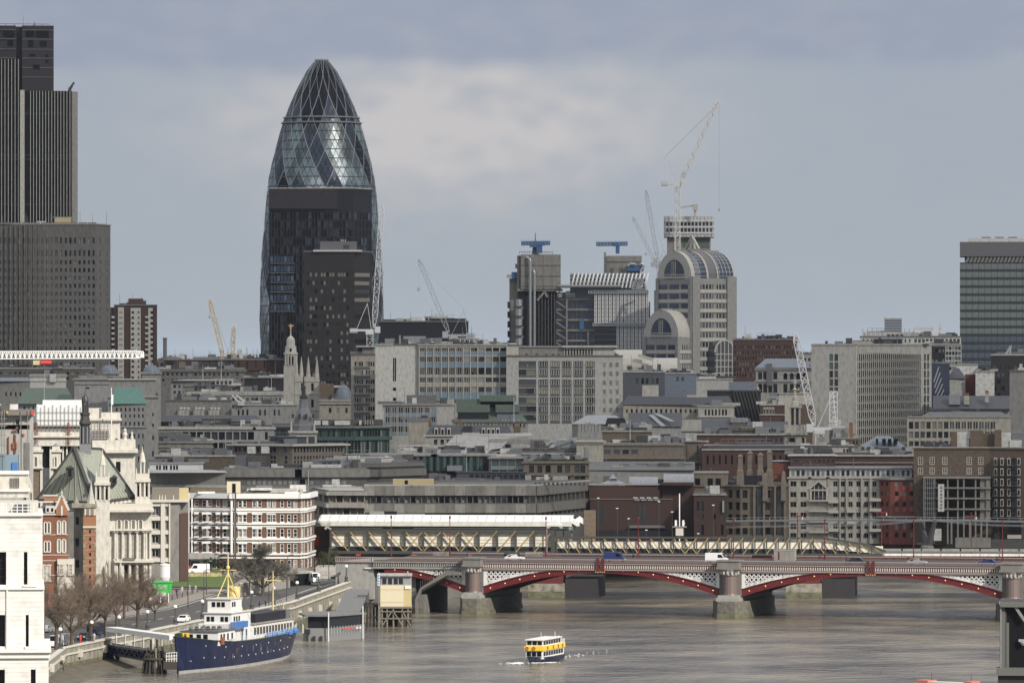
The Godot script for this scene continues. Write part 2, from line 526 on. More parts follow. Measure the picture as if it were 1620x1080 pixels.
func bld(called: String,label: String,d: float,pts: Array,top: float,o:={}) -> Node3D:
	var xm: float=(pts[0][0]+pts[-1][0])*0.5
	var node:=begin(called,label,o.get("cat","building"),xm,d,o.get("group",""),o.get("base",NAN))
	var P:=[]
	for p in pts: P.append(node.basis.inverse()*Vector3(px(p[0],d+p[1])-px(xm,d),0,-float(p[1])))
	var H:=Y(top)
	var wall: String=o.get("wall","stone_grey")
	var rev: float=o.get("rev",0.35)
	var glass: Array=o.get("glass",["glass_dark","glass_black","glass_mid","glass_dark","glass_blind","glass_dark","glass_warm"])
	var rows: Array=o.get("rows",[])
	var segs: Array=o.get("segs",[])
	var mb:=MB.new()
	var merged:={}
	var count:=0
	var zmin:=1e9
	for p in P: zmin=minf(zmin,p.z)
	var zb:=zmin-float(o.get("back",18.0))
	for i in P.size()-1:
		var a: Vector3=P[i]
		var u: Vector3=(P[i+1]-a)
		var L:=u.length()
		u /= L
		var xs:=[0.0]
		var sp=segs[i] if i<segs.size() else null
		var p0: float=pts[i][0];var p1: float=pts[i+1][0]
		if sp is Array and sp[0]>0:
			var ml: float=sp[2] if sp.size()>2 else 0.0
			var mr: float=sp[3] if sp.size()>3 else ml
			var pitch=(p1-p0-ml-mr)/sp[0]
			for k in int(sp[0]):
				var c: float=p0+ml+pitch*(k+0.5)
				xs.append(L*(c-pitch*sp[1]*0.5-p0)/(p1-p0))
				xs.append(L*(c+pitch*sp[1]*0.5-p0)/(p1-p0))
		elif sp is Dictionary:
			for c in sp.c:
				xs.append(L*(c-sp.w*0.5-p0)/(p1-p0))
				xs.append(L*(c+sp.w*0.5-p0)/(p1-p0))
		xs.append(L)
		var ys:=[0.0]
		var mats:=[]
		if xs.size()>2:
			for k in range(rows.size()-1,-1,-1):
				if Y(rows[k][0]+rows[k][1])<0.3: continue
				ys.append(Y(rows[k][0]+rows[k][1]))
				ys.append(Y(rows[k][0]))
				mats.append(rows[k][2] if rows[k].size()>2 else "")
		ys.append(H)
		grid_wall(mb,a,u,xs,ys,rev)
		for j in range(1,ys.size()-1,2):
			for k in range(1,xs.size()-1,2):
				var own: String=mats[(j-1)/2]
				var g: String=own if own else glass[rng.randi() % glass.size()]
				var t:=pane_spot(a,u,xs[k],xs[k+1],ys[j],ys[j+1],rev if not own else rev*0.5)
				if not own: t.basis=Basis(Vector3.UP,rng.randf_range(-0.02,0.02))*Basis(u,rng.randf_range(-0.012,0.02))*t.basis
				count+=1
				if o.get("merge",false) or count>300:
					if not merged.has(g):merged[g]=MB.new()
					var m: MB=merged[g]
					var st:=m.v.size()
					m.box(-0.5,0.5,-0.5,0.5,-0.5,0.5)
					m.move(st,t)
					continue
				var w:=MeshInstance3D.new()
				w.name="panel" if own else "window"
				w.mesh=unit_box
				w.material_override=M[g]
				w.transform=t
				node.add_child(w,true)
				if o.has("fr") and not own:
					var sx:=xs[k+1]-xs[k] as float
					var sy:=ys[j+1]-ys[j] as float
					var mul: Array=o.get("mul",[1,1])
					var f:=obj("frame",frame_mesh(snappedf(sx,0.05),snappedf(sy,0.05),mul[0],mul[1],o.get("ft",0.14)),o.fr,w)
					f.transform=Transform3D(Basis.from_scale(Vector3(1.0/sx,1.0/sy,10.0)),Vector3(0,0,0.5))

	var A: Vector3=P[0];var B: Vector3=P[-1]
	var h:=Vector3(0,H,0)
	var Ab:=Vector3(A.x,0,zb);var Bb:=Vector3(B.x,0,zb)
	mb.quado(A,A+h,Ab+h,Ab,Vector3(-1,0,0))
	mb.quado(B,B+h,Bb+h,Bb,Vector3(1,0,0))
	mb.quado(Ab,Ab+h,Bb+h,Bb,Vector3(0,0,-1))
	obj("wall",mb,shade(wall) if M[wall].albedo_texture and not o.get("plain",false) else wall,node)
	var plan:=PackedVector2Array()
	for p in P: plan.append(Vector2(p.x,p.z))
	plan.append(Vector2(Bb.x,Bb.z));plan.append(Vector2(Ab.x,Ab.z))
	var rf:=MB.new()
	rf.plan(plan,H-0.02,H+0.25)
	var rmat: String=o.get("roofmat","roof_grey")
	obj("roof",rf,rmat,node)
	for g in merged: stuff(obj("windows",merged[g],g,node))
	if not o.has("shape") and B.x-A.x>6.0:
		var cp:=MB.new()
		for i in P.size()-1:
			var u: Vector3=(P[i+1]-P[i]).normalized()
			var out: Vector3=u.cross(Vector3.UP)
			cp.obox((P[i]+P[i+1])*0.5+out*0.02+Vector3(0,H+0.16,0),u*((P[i+1]-P[i]).length()*0.5+0.1),Vector3(0,0.22,0),out*0.3)
		obj("coping",cp,["stone_grey","lead","concrete_pale","stone_dark","concrete_pale"][rng.randi() % 5],node)
	if B.x-A.x>24.0 and d>1390.0 and d<2200.0 and not o.has("shape") and not o.get("bare",false):
		for k in 1+rng.randi() % 2:
			var w:=(B.x-A.x)*rng.randf_range(0.18,0.4)
			var x0:=rng.randf_range(A.x+1.0,B.x-w-1.0)
			var hh:=rng.randf_range(1.2,2.6)
			var z:=zmin-rng.randf_range(4.0,8.0)
			var ph:=MB.new();ph.box(x0,x0+w,H,H+hh,z-4.0,z);ph.box(x0-0.3,x0+w+0.3,H+hh,H+hh+0.2,z-4.2,z+0.3)
			var pn:=obj("penthouse",ph,["concrete","grey_clad","stone_grey","render_white","slate","brick_brown"][rng.randi() % 6],node)
			var lv:=MB.new()
			for q in int(w/1.5):if rng.randf()<0.75: lv.box(x0+0.4+q*1.5,x0+1.5+q*1.5,H+hh*0.3,H+hh*0.8,z-0.05,z+0.06)
			if not lv.v.is_empty():stuff(obj("penthouse_windows",lv,"glass_dark",pn))
			var rl:=MB.new()
			for q in int(w/2.0)+1: rl.bar(Vector3(x0+q*2.0,H+hh+0.2,z),Vector3(x0+q*2.0,H+hh+1.2,z),0.07)
			rl.bar(Vector3(x0,H+hh+1.2,z),Vector3(x0+w,H+hh+1.2,z),0.08)
			if rng.randf()<0.5: obj("roof_rail",rl,"steel_dull",pn)

	for bd in o.get("bands",[]):
		var c:=MB.new()
		for i in P.size()-1:
			var u: Vector3=(P[i+1]-P[i]).normalized()
			var out: Vector3=u.cross(Vector3.UP)
			var mid: Vector3=(P[i]+P[i+1])*0.5+out*(bd[2]*0.5+0.003)
			mid.y=Y(bd[0]+bd[1]*0.5)
			c.obox(mid,u*((P[i+1]-P[i]).length()*0.5+bd[2]),Vector3(0,bd[1]*bs*0.5,0),out*bd[2]*0.5)
		obj("cornice",c,o.get("bm",wall),node)

	for un in o.get("units",[]):
		var bk: float=un[4] if un.size()>4 else 5.0
		part("roof_unit",un[3] if un.size()>3 else "grey_clad",node,un[0],un[1],un[2],top-0.3/bs,zmin-bk,6.0)
	for k in (int(o.get("clutter",0)*2.2)+(6 if B.x-A.x>8.0 and not o.has("shape") else 0)):
		var cx:=rng.randf_range(A.x+2,B.x-2)
		var s:=Vector3(rng.randf_range(0.8,4.2),rng.randf_range(0.5,2.2),rng.randf_range(1.2,3.0))
		if rng.randf()<0.3: s=Vector3(rng.randf_range(4.0,11.0),rng.randf_range(0.3,1.0),2.0)
		piece("roof_unit",["grey_clad","concrete_pale","steel_dull","roof_felt","render_white","steel_dark","lead"][rng.randi() % 7],node,Vector3(cx,H+0.25+s.y*0.5,zmin-rng.randf_range(3,9)),s)
	for k in int(o.get("masts",0))+(1+rng.randi() % 3 if B.x-A.x>14.0 and not o.has("shape") else 0):
		var cx:=rng.randf_range(A.x+1,B.x-1)
		var tb:=MB.new()
		tb.tube(Vector3(0,0,0),Vector3(0,rng.randf_range(2.5,6.0),0),0.1,0.06,5)
		var ms:=obj("aerial",tb,"steel_dull",node)
		ms.position=Vector3(cx,H+0.2,zmin-rng.randf_range(2,8))
	if o.has("shape"):
		var s: Dictionary=o.shape
		roof_on(node,s.t,A.x-float(s.get("over",0.3)),B.x+float(s.get("over",0.3)),H+0.25,Y(s.y),zmin-float(s.get("dz",12.0)),maxf(A.z,B.z)+float(s.get("over",0.3)),s.get("mat","slate"),float(s.get("in",3.0)))
	return node

func roof_on(node: Node,t: String,x0: float,x1: float,y0: float,y1: float,z0: float,z1: float,mat: String,inset: float,called:="roof") -> MeshInstance3D:
	var mb:=MB.new()
	var zm:=(z0+z1)*0.5
	var a:=Vector3(x0,y0,z1);var b:=Vector3(x1,y0,z1);var c:=Vector3(x1,y0,z0);var e:=Vector3(x0,y0,z0)
	match t:
		"gable":
			var r:=Vector3(x0,y1,zm);var s:=Vector3(x1,y1,zm)
			mb.quado(a,r,s,b,Vector3(0,1,1));mb.quado(e,r,s,c,Vector3(0,1,-1))
			mb.trio(a,r,e,Vector3(-1,0,0));mb.trio(b,s,c,Vector3(1,0,0))
		"gable_end":
			var xm:=(x0+x1)*0.5
			var r:=Vector3(xm,y1,z1);var s:=Vector3(xm,y1,z0)
			mb.quado(a,r,s,e,Vector3(-1,1,0));mb.quado(b,r,s,c,Vector3(1,1,0))
			mb.trio(a,r,b,Vector3(0,0,1));mb.trio(e,s,c,Vector3(0,0,-1))
		"hip","mansard":
			var zi:=(z1-z0)*0.5 if t=="hip" else inset
			var ra:=Vector3(x0+inset,y1,z1-zi);var rb:=Vector3(x1-inset,y1,z1-zi)
			var rc:=Vector3(x1-inset,y1,z0+zi);var re:=Vector3(x0+inset,y1,z0+zi)
			mb.quado(a,ra,rb,b,Vector3(0,1,1));mb.quado(e,re,rc,c,Vector3(0,1,-1))
			if t=="hip":
				mb.trio(a,ra,e,Vector3(-1,1,0));mb.trio(b,rb,c,Vector3(1,1,0))
			else:
				mb.quado(a,ra,re,e,Vector3(-1,1,0));mb.quado(b,rb,rc,c,Vector3(1,1,0))
				mb.quado(ra,rb,rc,re,Vector3.UP)
		"barrel":
			for i in 10:
				var p:=PI*i/10.0;var q:=PI*(i+1)/10.0
				var hz:=(z1-z0)*0.5
				var u:=Vector3(0,y0+sin(p)*(y1-y0),zm+cos(p)*hz);var w:=Vector3(0,y0+sin(q)*(y1-y0),zm+cos(q)*hz)
				var l:=Vector3(x0,0,0);var r:=Vector3(x1,0,0)
				mb.quado(u+l,w+l,w+r,u+r,(u+w)*0.5-Vector3(0,y0-1,zm))
				mb.trio(l+u,l+w,Vector3(x0,y0,zm),Vector3(-1,0,0));mb.trio(r+u,r+w,Vector3(x1,y0,zm),Vector3(1,0,0))
	return obj(called,mb,mat,node)

# ---------------------------------------------------------------- the setting
func along(off: float,d: float) -> float: return bank(d)-off

func strip(d0: float,d1: float,o0: float,o1: float,lift: float,step:=12.0) -> MB:
	var mb:=MB.new()
	var n:=int(ceil((d1-d0)/step))
	for i in n:
		var a:=lerpf(d0,d1,float(i)/n);var b:=lerpf(d0,d1,float(i+1)/n)
		mb.quado(Vector3(along(o1,a),ground(a)+lift,-a),Vector3(along(o1,b),ground(b)+lift,-b),Vector3(along(o0,b),ground(b)+lift,-b),Vector3(along(o0,a),ground(a)+lift,-a),Vector3.UP)
	return mb

func water_material() -> StandardMaterial3D:
	var m:=mk("water",Color(0.265,0.235,0.19),0.2,"",0.1,0.0,0.43)
	var tx:=[]
	for q in [[77,0.022,6],[78,0.006,4]]:
		var f:=FastNoiseLite.new()
		f.seed=q[0];f.frequency=q[1];f.fractal_octaves=q[2];f.fractal_gain=0.55
		var t:=NoiseTexture2D.new()
		t.width=2048 if tx.is_empty() else 1024;t.height=t.width;t.seamless=true;t.normalize=true;t.noise=f
		tx.append(t)
	m.heightmap_enabled=true
	m.heightmap_texture=tx[0]
	m.heightmap_scale=75.0
	m.heightmap_deep_parallax=false
	var g:=Gradient.new()
	g.offsets=PackedFloat32Array([0.0,0.4,0.62,1.0])
	g.colors=PackedColorArray([Color(0.42,0.43,0.44),Color(0.68,0.68,0.68),Color(0.82,0.81,0.78),Color(1.0,0.97,0.90)])
	tx[1].color_ramp=g
	m.albedo_texture=tx[1]
	m.roughness_texture=tx[1]
	m.roughness_texture_channel=BaseMaterial3D.TEXTURE_CHANNEL_RED
	return m

func setting() -> void:

	water_material()
	var a:=[]
	a.resize(Mesh.ARRAY_MAX)
	var v:=PackedVector3Array();var n:=PackedVector3Array();var uv:=PackedVector2Array()
	var xs:=[-4000.0,-400.0,400.0,6000.0];var zs:=[3000.0,-600.0,-1700.0]
	for j in 2:
		for i in 3:
			for c in [[0,0],[0,1],[1,1],[0,0],[1,1],[1,0]]:
				var p:=Vector3(xs[i+c[0]],0,zs[j+c[1]])
				v.append(p);n.append(Vector3.UP);uv.append(Vector2(p.x/250.0,p.z/210.0))
	a[Mesh.ARRAY_VERTEX]=v;a[Mesh.ARRAY_NORMAL]=n;a[Mesh.ARRAY_TEX_UV]=uv
	var wm:=ArrayMesh.new()
	wm.add_surface_from_arrays(Mesh.PRIMITIVE_TRIANGLES,a)
	struct("river_water",wm,"water")

	var g:=MB.new()
	var ds:=[-3000.0,300.0,690.0,900.0,965.0,1019.0,1060.0,1100.0,1140.0,1177.0,1220.0,1262.0,1300.0,1350.0,1400.0,1470.0,1560.0]
	for i in ds.size()-1:
		var p: float=ds[i];var q: float=ds[i+1]
		g.quado(Vector3(-20000,ground(p),-p),Vector3(-20000,ground(q),-q),Vector3(bank(q),ground(q),-q),Vector3(bank(p),ground(p),-p),Vector3.UP)
	var edge:=[[22,1470],[60,1530],[95,1540],[150,1500],[300,1470],[20000,1400]]
	for i in edge.size()-1:
		g.quado(Vector3(edge[i][0],6.3,-edge[i][1]),Vector3(edge[i][0],6.5,-1560),Vector3(edge[i+1][0],6.5,-1560),Vector3(edge[i+1][0],6.3,-edge[i+1][1]),Vector3.UP)
	var far:=[1560.0,1780.0,2000.0,2350.0,2700.0,5000.0,20000.0,70000.0]
	for i in far.size()-1:
		g.quado(Vector3(-20000,ground(far[i]),-far[i]),Vector3(-20000,ground(far[i+1]),-far[i+1]),Vector3(20000,ground(far[i+1]),-far[i+1]),Vector3(20000,ground(far[i]),-far[i]),Vector3.UP)
	struct("ground",g,"earth")

	var s:=MB.new()
	s.plan(PackedVector2Array([Vector2(-3000,3000),Vector2(-40,-60),Vector2(20,-330),Vector2(34,-520),Vector2(120,-640),Vector2(400,-700),Vector2(6000,-800),Vector2(6000,3000)]),-3.0,5.0)
	struct("south_bank",s,"paving")

	var wall:=thing("embankment_wall","long stone embankment wall with pale parapet and green tide line below","river wall")
	var body:=MB.new();var low:=MB.new();var cap:=MB.new()
	var wd:=[900.0,965.0,1019.0,1050.0,1080.0,1110.0,1140.0,1177.0,1205.0,1235.0,1262.0,1281.0]
	for i in wd.size()-1:
		var p: float=wd[i];var q: float=wd[i+1]
		var A:=Vector3(bank(p),0,-p);var B:=Vector3(bank(q),0,-q)
		var out:=(A-B).normalized().cross(Vector3.UP)*-1.0
		if out.x<0: out=-out
		var hp:=ground(p)+1.1;var hq:=ground(q)+1.1
		var U:=Vector3.UP
		low.quado(A+out*0.8-U*2.0,A+out*0.55+U*1.7,B+out*0.55+U*1.7,B+out*0.8-U*2.0,out)
		body.quado(A+out*0.55+U*1.7,A+out*0.35+U*hp,B+out*0.35+U*hq,B+out*0.55+U*1.7,out)
		body.quado(A-out*0.25-U,A-out*0.25+U*hp,B-out*0.25+U*hq,B-out*0.25-U,-out)
		cap.obox((A+B)*0.5+out*0.05+U*((hp+hq)*0.5+0.12),(B-A)*0.5+U*(hq-hp)*0.5,U*0.12,out*0.5)
		cap.obox((A+B)*0.5+out*0.42+U*((hp+hq)*0.5-1.15),(B-A)*0.5+U*(hq-hp)*0.5,U*0.16,out*0.3)

		for k in 2:
			var c:=A.lerp(B,0.25+0.5*k)+out*0.75+U*3.1
			cap.obox(c,(B-A).normalized()*0.5,U*0.7,out*0.4)
	obj("wall_face",body,"stone_wall",wall)
	obj("tide_line",low,"stone_green",wall)
	obj("coping",cap,"stone_trim",wall)
	var quay:=MB.new()
	var e2:=[[-30,1281],[-24,1300],[4,1400],[22,1470],[60,1530],[95,1540],[150,1500],[300,1470]]
	for i in e2.size()-1:
		var A:=Vector3(e2[i][0],0,-e2[i][1]);var B:=Vector3(e2[i+1][0],0,-e2[i+1][1])
		quay.quado(A+Vector3(0,-2,0),A+Vector3(0,8.2,0),B+Vector3(0,8.2,0),B+Vector3(0,-2,0),Vector3(0.3,0,1))
		quay.quado(A+Vector3(0,6,-0.7),A+Vector3(0,8.2,-0.7),B+Vector3(0,8.2,-0.7),B+Vector3(0,6,-0.7),Vector3(0,0,-1))
		quay.quado(A+Vector3(0,8.2,0),A+Vector3(0,8.2,-0.7),B+Vector3(0,8.2,-0.7),B+Vector3(0,8.2,0),Vector3.UP)
	tag(obj("river_wall",quay,"stone_dark"),"dark river wall along the north shore behind the railway bridge","river wall")

	var mud:=MB.new()
	for i in 8:
		var p:=960.0+i*20.0;var q:=p+20.0
		var w0:=9.0*sin(PI*clampf((p-950.0)/190.0,0,1));var w1:=9.0*sin(PI*clampf((q-950.0)/190.0,0,1))
		mud.quado(Vector3(bank(p)+0.3,1.2,-p),Vector3(bank(q)+0.3,1.2,-q),Vector3(bank(q)+0.8+w1,-0.15,-q),Vector3(bank(p)+0.8+w0,-0.15,-p),Vector3(0.2,1,0))
	struct("foreshore",mud,"mud")

	struct("pavement",strip(930,1290,0.3,6.5,0.12),"paving")
	struct("road",strip(930,1330,6.5,25.0,0.012),"asphalt")
	struct("pavement",strip(930,1290,25.0,30.0,0.12),"paving")
	struct("square",strip(1140,1262,30.0,62.0,0.02),"paving_pink")
	var mk_:=MB.new()
	for off in [7.3,24.4]:
		var st:=strip(930,1300,off,off+0.22,0.02)
		mk_.v.append_array(st.v);mk_.n.append_array(st.n)
	for i in 40:
		var st:=strip(935+i*9.0,939+i*9.0,15.6,15.8,0.02)
		mk_.v.append_array(st.v);mk_.n.append_array(st.n)
	var ln:=struct("road_markings",mk_,"marking")
	ln.set_meta("kind","structure")

	var tr:=MB.new()
	tr.quado(Vector3(px(232,1250),5.75,-1250),Vector3(px(232,1306),8.3,-1306),Vector3(px(500,1306),8.3,-1306),Vector3(px(378,1250),5.75,-1250),Vector3.UP)
	struct("terrace",tr,"paving")
	var lawn:=MB.new()
	for q in [[0.0,0.62,0.03],[0.78,0.95,0.03]]:
		var fa: float=q[0];var fb: float=q[1]
		var e:=func(u: float,t: float) -> Vector3: return Vector3(lerpf(px(262,1250),px(372-26*t,1250),u),5.75+2.55*t+q[2],-1250.0-56.0*t)
		lawn.quado(e.call(0.0,fa+0.06),e.call(0.0,fb),e.call(1.0,fb),e.call(1.0,maxf(0.0,fa-0.02)),Vector3.UP)
	struct("lawn",lawn,"grass")
	var kb:=MB.new();kb.bar(Vector3(px(258,1250),5.95,-1252.5),Vector3(px(376,1250),5.8,-1248.5),0.5,0.5);tag(obj("lawn_edging",kb,"steel_dark",self),"dark low edging wall in front of the lawn","edging wall")


# ---------------------------------------------------------------- cranes
func luffer(label: String,d: float,xm: float,yb: float,yt: float,jx: float,jy: float,mat: String,o:={}) -> Node3D:

	var n:=begin("tower_crane",label,"crane",xm,d,o.get("group",""),0.0)
	var side:=1.0 if jx >= xm else -1.0
	var w: float=o.get("w",2.0)
	var r: float=o.get("r",0.2)
	var top:=Vector3(0,Y(yt),0)
	var m:=MB.new()
	if yb-yt>2.0:
		m.lattice(Vector3(0,Y(yb),0),top,w,int(maxf(3.0,(yb-yt)*bs/w)),r,Vector3(0,0,1))
		obj("mast",m,mat,n)
	var deck:=MB.new()
	deck.box(-side*7.5 if side>0 else -2.0,2.0 if side>0 else 7.5,top.y,top.y+0.8,-1.3,1.3)
	deck.box(-1.6,1.6,top.y-1.2,top.y,-1.5,1.5)
	obj("slewing_deck",deck,mat,n)
	var bal:=MB.new()
	bal.box(minf(-side*7.6,-side*4.6),maxf(-side*7.6,-side*4.6),top.y-0.6,top.y+1.2,-1.2,1.2)
	obj("counterweight",bal,o.get("wmat","crane_grey"),n)
	var cab:=MB.new()
	cab.box(minf(side*1.9,side*3.9),maxf(side*1.9,side*3.9),top.y-0.6,top.y+1.8,0.4,2.2)
	obj("cab",cab,mat,n)
	var tip:=Vector3(X(jx),Y(jy),0)
	var foot:=top+Vector3(side*1.6,1.4,0)
	var L:=(tip-foot).length()
	var j:=MB.new()
	j.lattice(foot,foot.lerp(tip,0.1),0.5,2,r,Vector3(0,0,1),w*0.85)
	j.lattice(foot.lerp(tip,0.1),foot.lerp(tip,0.92),w*0.85,int(L/w*0.75),r,Vector3(0,0,1),w*0.8)
	j.lattice(foot.lerp(tip,0.92),tip,w*0.8,3,r,Vector3(0,0,1),0.4)
	obj("jib",j,mat,n)
	var ax: float=o.get("ax",xm-side*5.0);var ay: float=o.get("ay",yt-26.0)
	var apex:=Vector3(X(ax),Y(ay),0)
	var a:=MB.new()
	for z in [-0.9,0.9]:
		a.bar(top+Vector3(-side*5.0,0.8,z),apex+Vector3(0,0,z*0.4),r*1.1)
		a.bar(top+Vector3(0.5*side,0.8,z),apex+Vector3(0,0,z*0.4),r*0.9)
	obj("back_frame",a,mat,n)
	var rope:=MB.new()
	var pr: float=r*0.2
	rope.tube(apex,foot.lerp(tip,0.85)+Vector3(-side*0.5,0.6,0),pr,pr,4)
	rope.tube(tip,Vector3(tip.x,Y(o.get("hook",jy+30.0)),0),pr*0.6,pr*0.6,4)
	obj("rope",rope,"steel_dull",n)
	var hook:=MB.new()
	hook.box(tip.x-0.5,tip.x+0.5,Y(o.get("hook",jy+30.0))-1.2,Y(o.get("hook",jy+30.0)),-0.3,0.3)
	obj("hook_block",hook,"crane_grey",n)
	return n

func fins(called: String,mat,node: Node,x0: float,x1: float,n: int,y0: float,y1: float,z: float,w: float,dep: float) -> void:
	var sz:=Vector3(w*bs,absf(Y(y0)-Y(y1)),dep)
	for i in n:
		var p:=lerpf(x0,x1,(i+0.5)/n)
		piece(called,mat,node,Vector3(X(p),(Y(y0)+Y(y1))*0.5,z+dep*0.5),sz)

# ---------------------------------------------------------------- the towers
func far_city() -> void:

	var rows:=[
		[250,300,568,2900,"stone_dark","low flat roofed block on the skyline left of the yellow crane jibs"],
		[300,362,571,2950,"brick_dark","long low brown block on the skyline beneath the yellow crane jibs"],
		[362,414,567,2900,"brick_brown","low brown block on the skyline just left of the glass bullet tower"],
		[606,665,556,2950,"stone_dark","low dark block on the skyline right of the glass bullet tower"],
		[690,800,549,2960,"stone_grey","low grey block on the skyline between glass tower and pipework building"],
		[1030,1070,560,2950,"stone_dark","dark low block on the skyline behind the barrel vaulted office"],
		[1255,1300,560,2980,"stone_grey","grey low block on the skyline behind the white slanting crane"],
		[1300,1370,562,3000,"stone_dark","dark low block on the skyline behind the cream slab"],
		[1490,1530,548,2990,"stone_grey","grey block on the skyline left of the banded tower"],
		[120,260,572,2990,"brick_dark","dark low block on the skyline behind the striped flats"],
	]
	for r in rows:
		bld("city_block",r[5],r[3],[[r[0],0],[r[1],0]],r[2],{"wall": r[4],"rows": R(r[2]+6,11,5,4),"segs": [[int((r[1]-r[0])/7),0.6,2]],"merge": true,"clutter": 4,"masts": 2,"group": ""})

	var n:=begin("chimney_stack","thin grey chimney stack standing on the skyline beside the striped flats","chimney",260.5,2880)
	var mb:=MB.new()
	mb.lathe(Vector3.ZERO,[[3.4*bs,0],[3.0*bs,Y(537)],[3.6*bs,Y(536)],[3.6*bs,Y(534)],[0,Y(534)]],12)
	obj("shaft",mb,"grey_clad",n)
	luffer("tall yellow crane jib leaning left above the skyline",3100,357,600,568,331,474,"crane_cream",{"r": 0.32,"w": 2.6,"hook": 500,"ax": 360,"ay": 556})
	luffer("short upright yellow crane jib on the skyline",3120,363,600,568,369.5,516,"crane_cream",{"r": 0.32,"w": 2.4,"hook": 540,"ax": 360,"ay": 557})
	luffer("smallest yellow crane jib low on the skyline nearest the glass bullet tower",3140,373,600,569,380,552,"crane_cream",{"r": 0.32,"w": 2.2,"hook": 565,"ax": 370,"ay": 562})
	luffer("thin grey crane jib rising left of the vaulted office roof, the taller of two",2750,1046,470,415,1022,301,"crane_grey",{"r": 0.14,"w": 2.0,"hook": 400,"ax": 1050,"ay": 396})
	luffer("thin grey crane jib left of the vaulted office roof, the lower fainter one",2800,1042,470,420,1001,343,"crane_grey",{"r": 0.10,"w": 1.8,"hook": 420,"ax": 1047,"ay": 402})

func landmarks() -> void:
	striped_tower()
	concrete_tower()
	striped_flats()
	bullet_tower()
	black_towers()
	pipework_building()
	vaulted_office()
	banded_tower()
	cream_slabs()

func striped_tower() -> void:
	var n:=begin("skyscraper","tallest dark skyscraper with pale vertical stripes at the left edge","skyscraper",40,2450)
	part("plant_crown","black_clad2",n,-40,24,40,170,-1.0,26)
	part("plant_crown","black_clad2",n,24,34,41,170,-4.0,20)
	var cr:=part("plant_crown","black_clad2",n,34,84,40,170,-0.6,26)
	cr.set_meta("label","dark windowless plant storeys above the striped shafts")
	for y in [46.5,61,77,91,106,121]:
		for s in [[-40,24],[34,84]]: part("floor_band","grey_clad",n,s[0],s[1]+0.2,y,y+1.0,-0.4,0.8)
	for w in [[5,22,48,57],[40,53,48,58],[56,76,47.5,59],[44,52,63,74],[62,73,64.5,73],[12,20,63,72],[46,55,85,89],[71,76,86,90],[71,76,95,99],[51,62,102,109]]:
		part("louvre_opening","glass_black",n,w[0],w[1],w[2],w[3],-0.35,0.3)
	var rail:=MB.new()
	for x in [-30,-10,8,22,36,52,66,78]: rail.tube(Vector3(X(x),Y(40),-6),Vector3(X(x),Y(36),-6),0.15,0.15,5)
	rail.bar(Vector3(X(-36),Y(36),-6),Vector3(X(76),Y(36.6),-6),0.3)
	rail.tube(Vector3(X(36),Y(40),-8),Vector3(X(36),Y(21),-8),0.1,0.05,5)
	rail.tube(Vector3(X(54),Y(40),-8),Vector3(X(54),Y(33),-8),0.35,0.2,5)
	obj("roof_rail",rail,"steel_dull",n)
	part("shaft","glass_black",n,-70,31,93,760,0.0,24)
	part("corner_pier","stone_pale",n,31,38,142.5,760,2.0,26)
	part("shaft","glass_black",n,38,112.5,143.5,760,1.0,24)
	part("corner_pier","stone_grey",n,112.5,122,144.5,760,0.6,24)
	fins("mullion","concrete_pale",n,-70,31,19,93.5,760,0.0,1.15,1.0)
	fins("mullion","concrete_pale",n,45,112,14,143.8,760,1.0,1.1,1.0)
	for y in [178,244,250,322,392]:
		part("floor_band","black_clad",n,-70,31,y,y+3,0.35,0.6)
		part("floor_band","black_clad",n,38,112.5,y,y+3,1.35,0.6)
	var jib:=MB.new()
	jib.box(X(107),X(112),Y(143),Y(138),-6,-4)
	jib.bar(Vector3(X(109),Y(139),-5),Vector3(X(116.5),Y(129),-5),0.9)
	jib.bar(Vector3(X(112),Y(139),-5),Vector3(X(115.5),Y(130),-5),0.5)
	obj("cleaning_crane",jib,"steel_dark",n)

func concrete_tower() -> void:
	var rows:=[[375.5,9.5],[395.5,9.5]]
	for i in 15: rows.append([411.5+12.45*i,6.4])
	var n:=bld("office_tower","broad grey brown concrete tower with fine vertical ribs, in front of the striped skyscraper",2200,[[-70,0],[152,0],[164,6],[174,22]],355,{
		"wall": "concrete_dark","plain": true,"rows": rows,"segs": [[30,0.45,1],[1,0.2,3],[1,0.2,2]],"glass": ["glass_black","glass_dark","glass_dark","glass_black","glass_mid","glass_dark","glass_dark","glass_blind"],"merge": true,"masts": 8,"rev": 0.6})
	fins("rib","concrete_warm",n,-68,151,30,356,720,0.0,1.1,0.55)
	for i in 15: part("parapet_panel","concrete_warm",n,-69.5+14.8*i,-55.8+14.8*i,351.5,355,-0.4,0.5)
	part("roof_unit","panel_buff",n,86,112,343.5,354,-4,5)
	part("roof_unit","copper_green",n,83,113,341.5,344,-6,5)

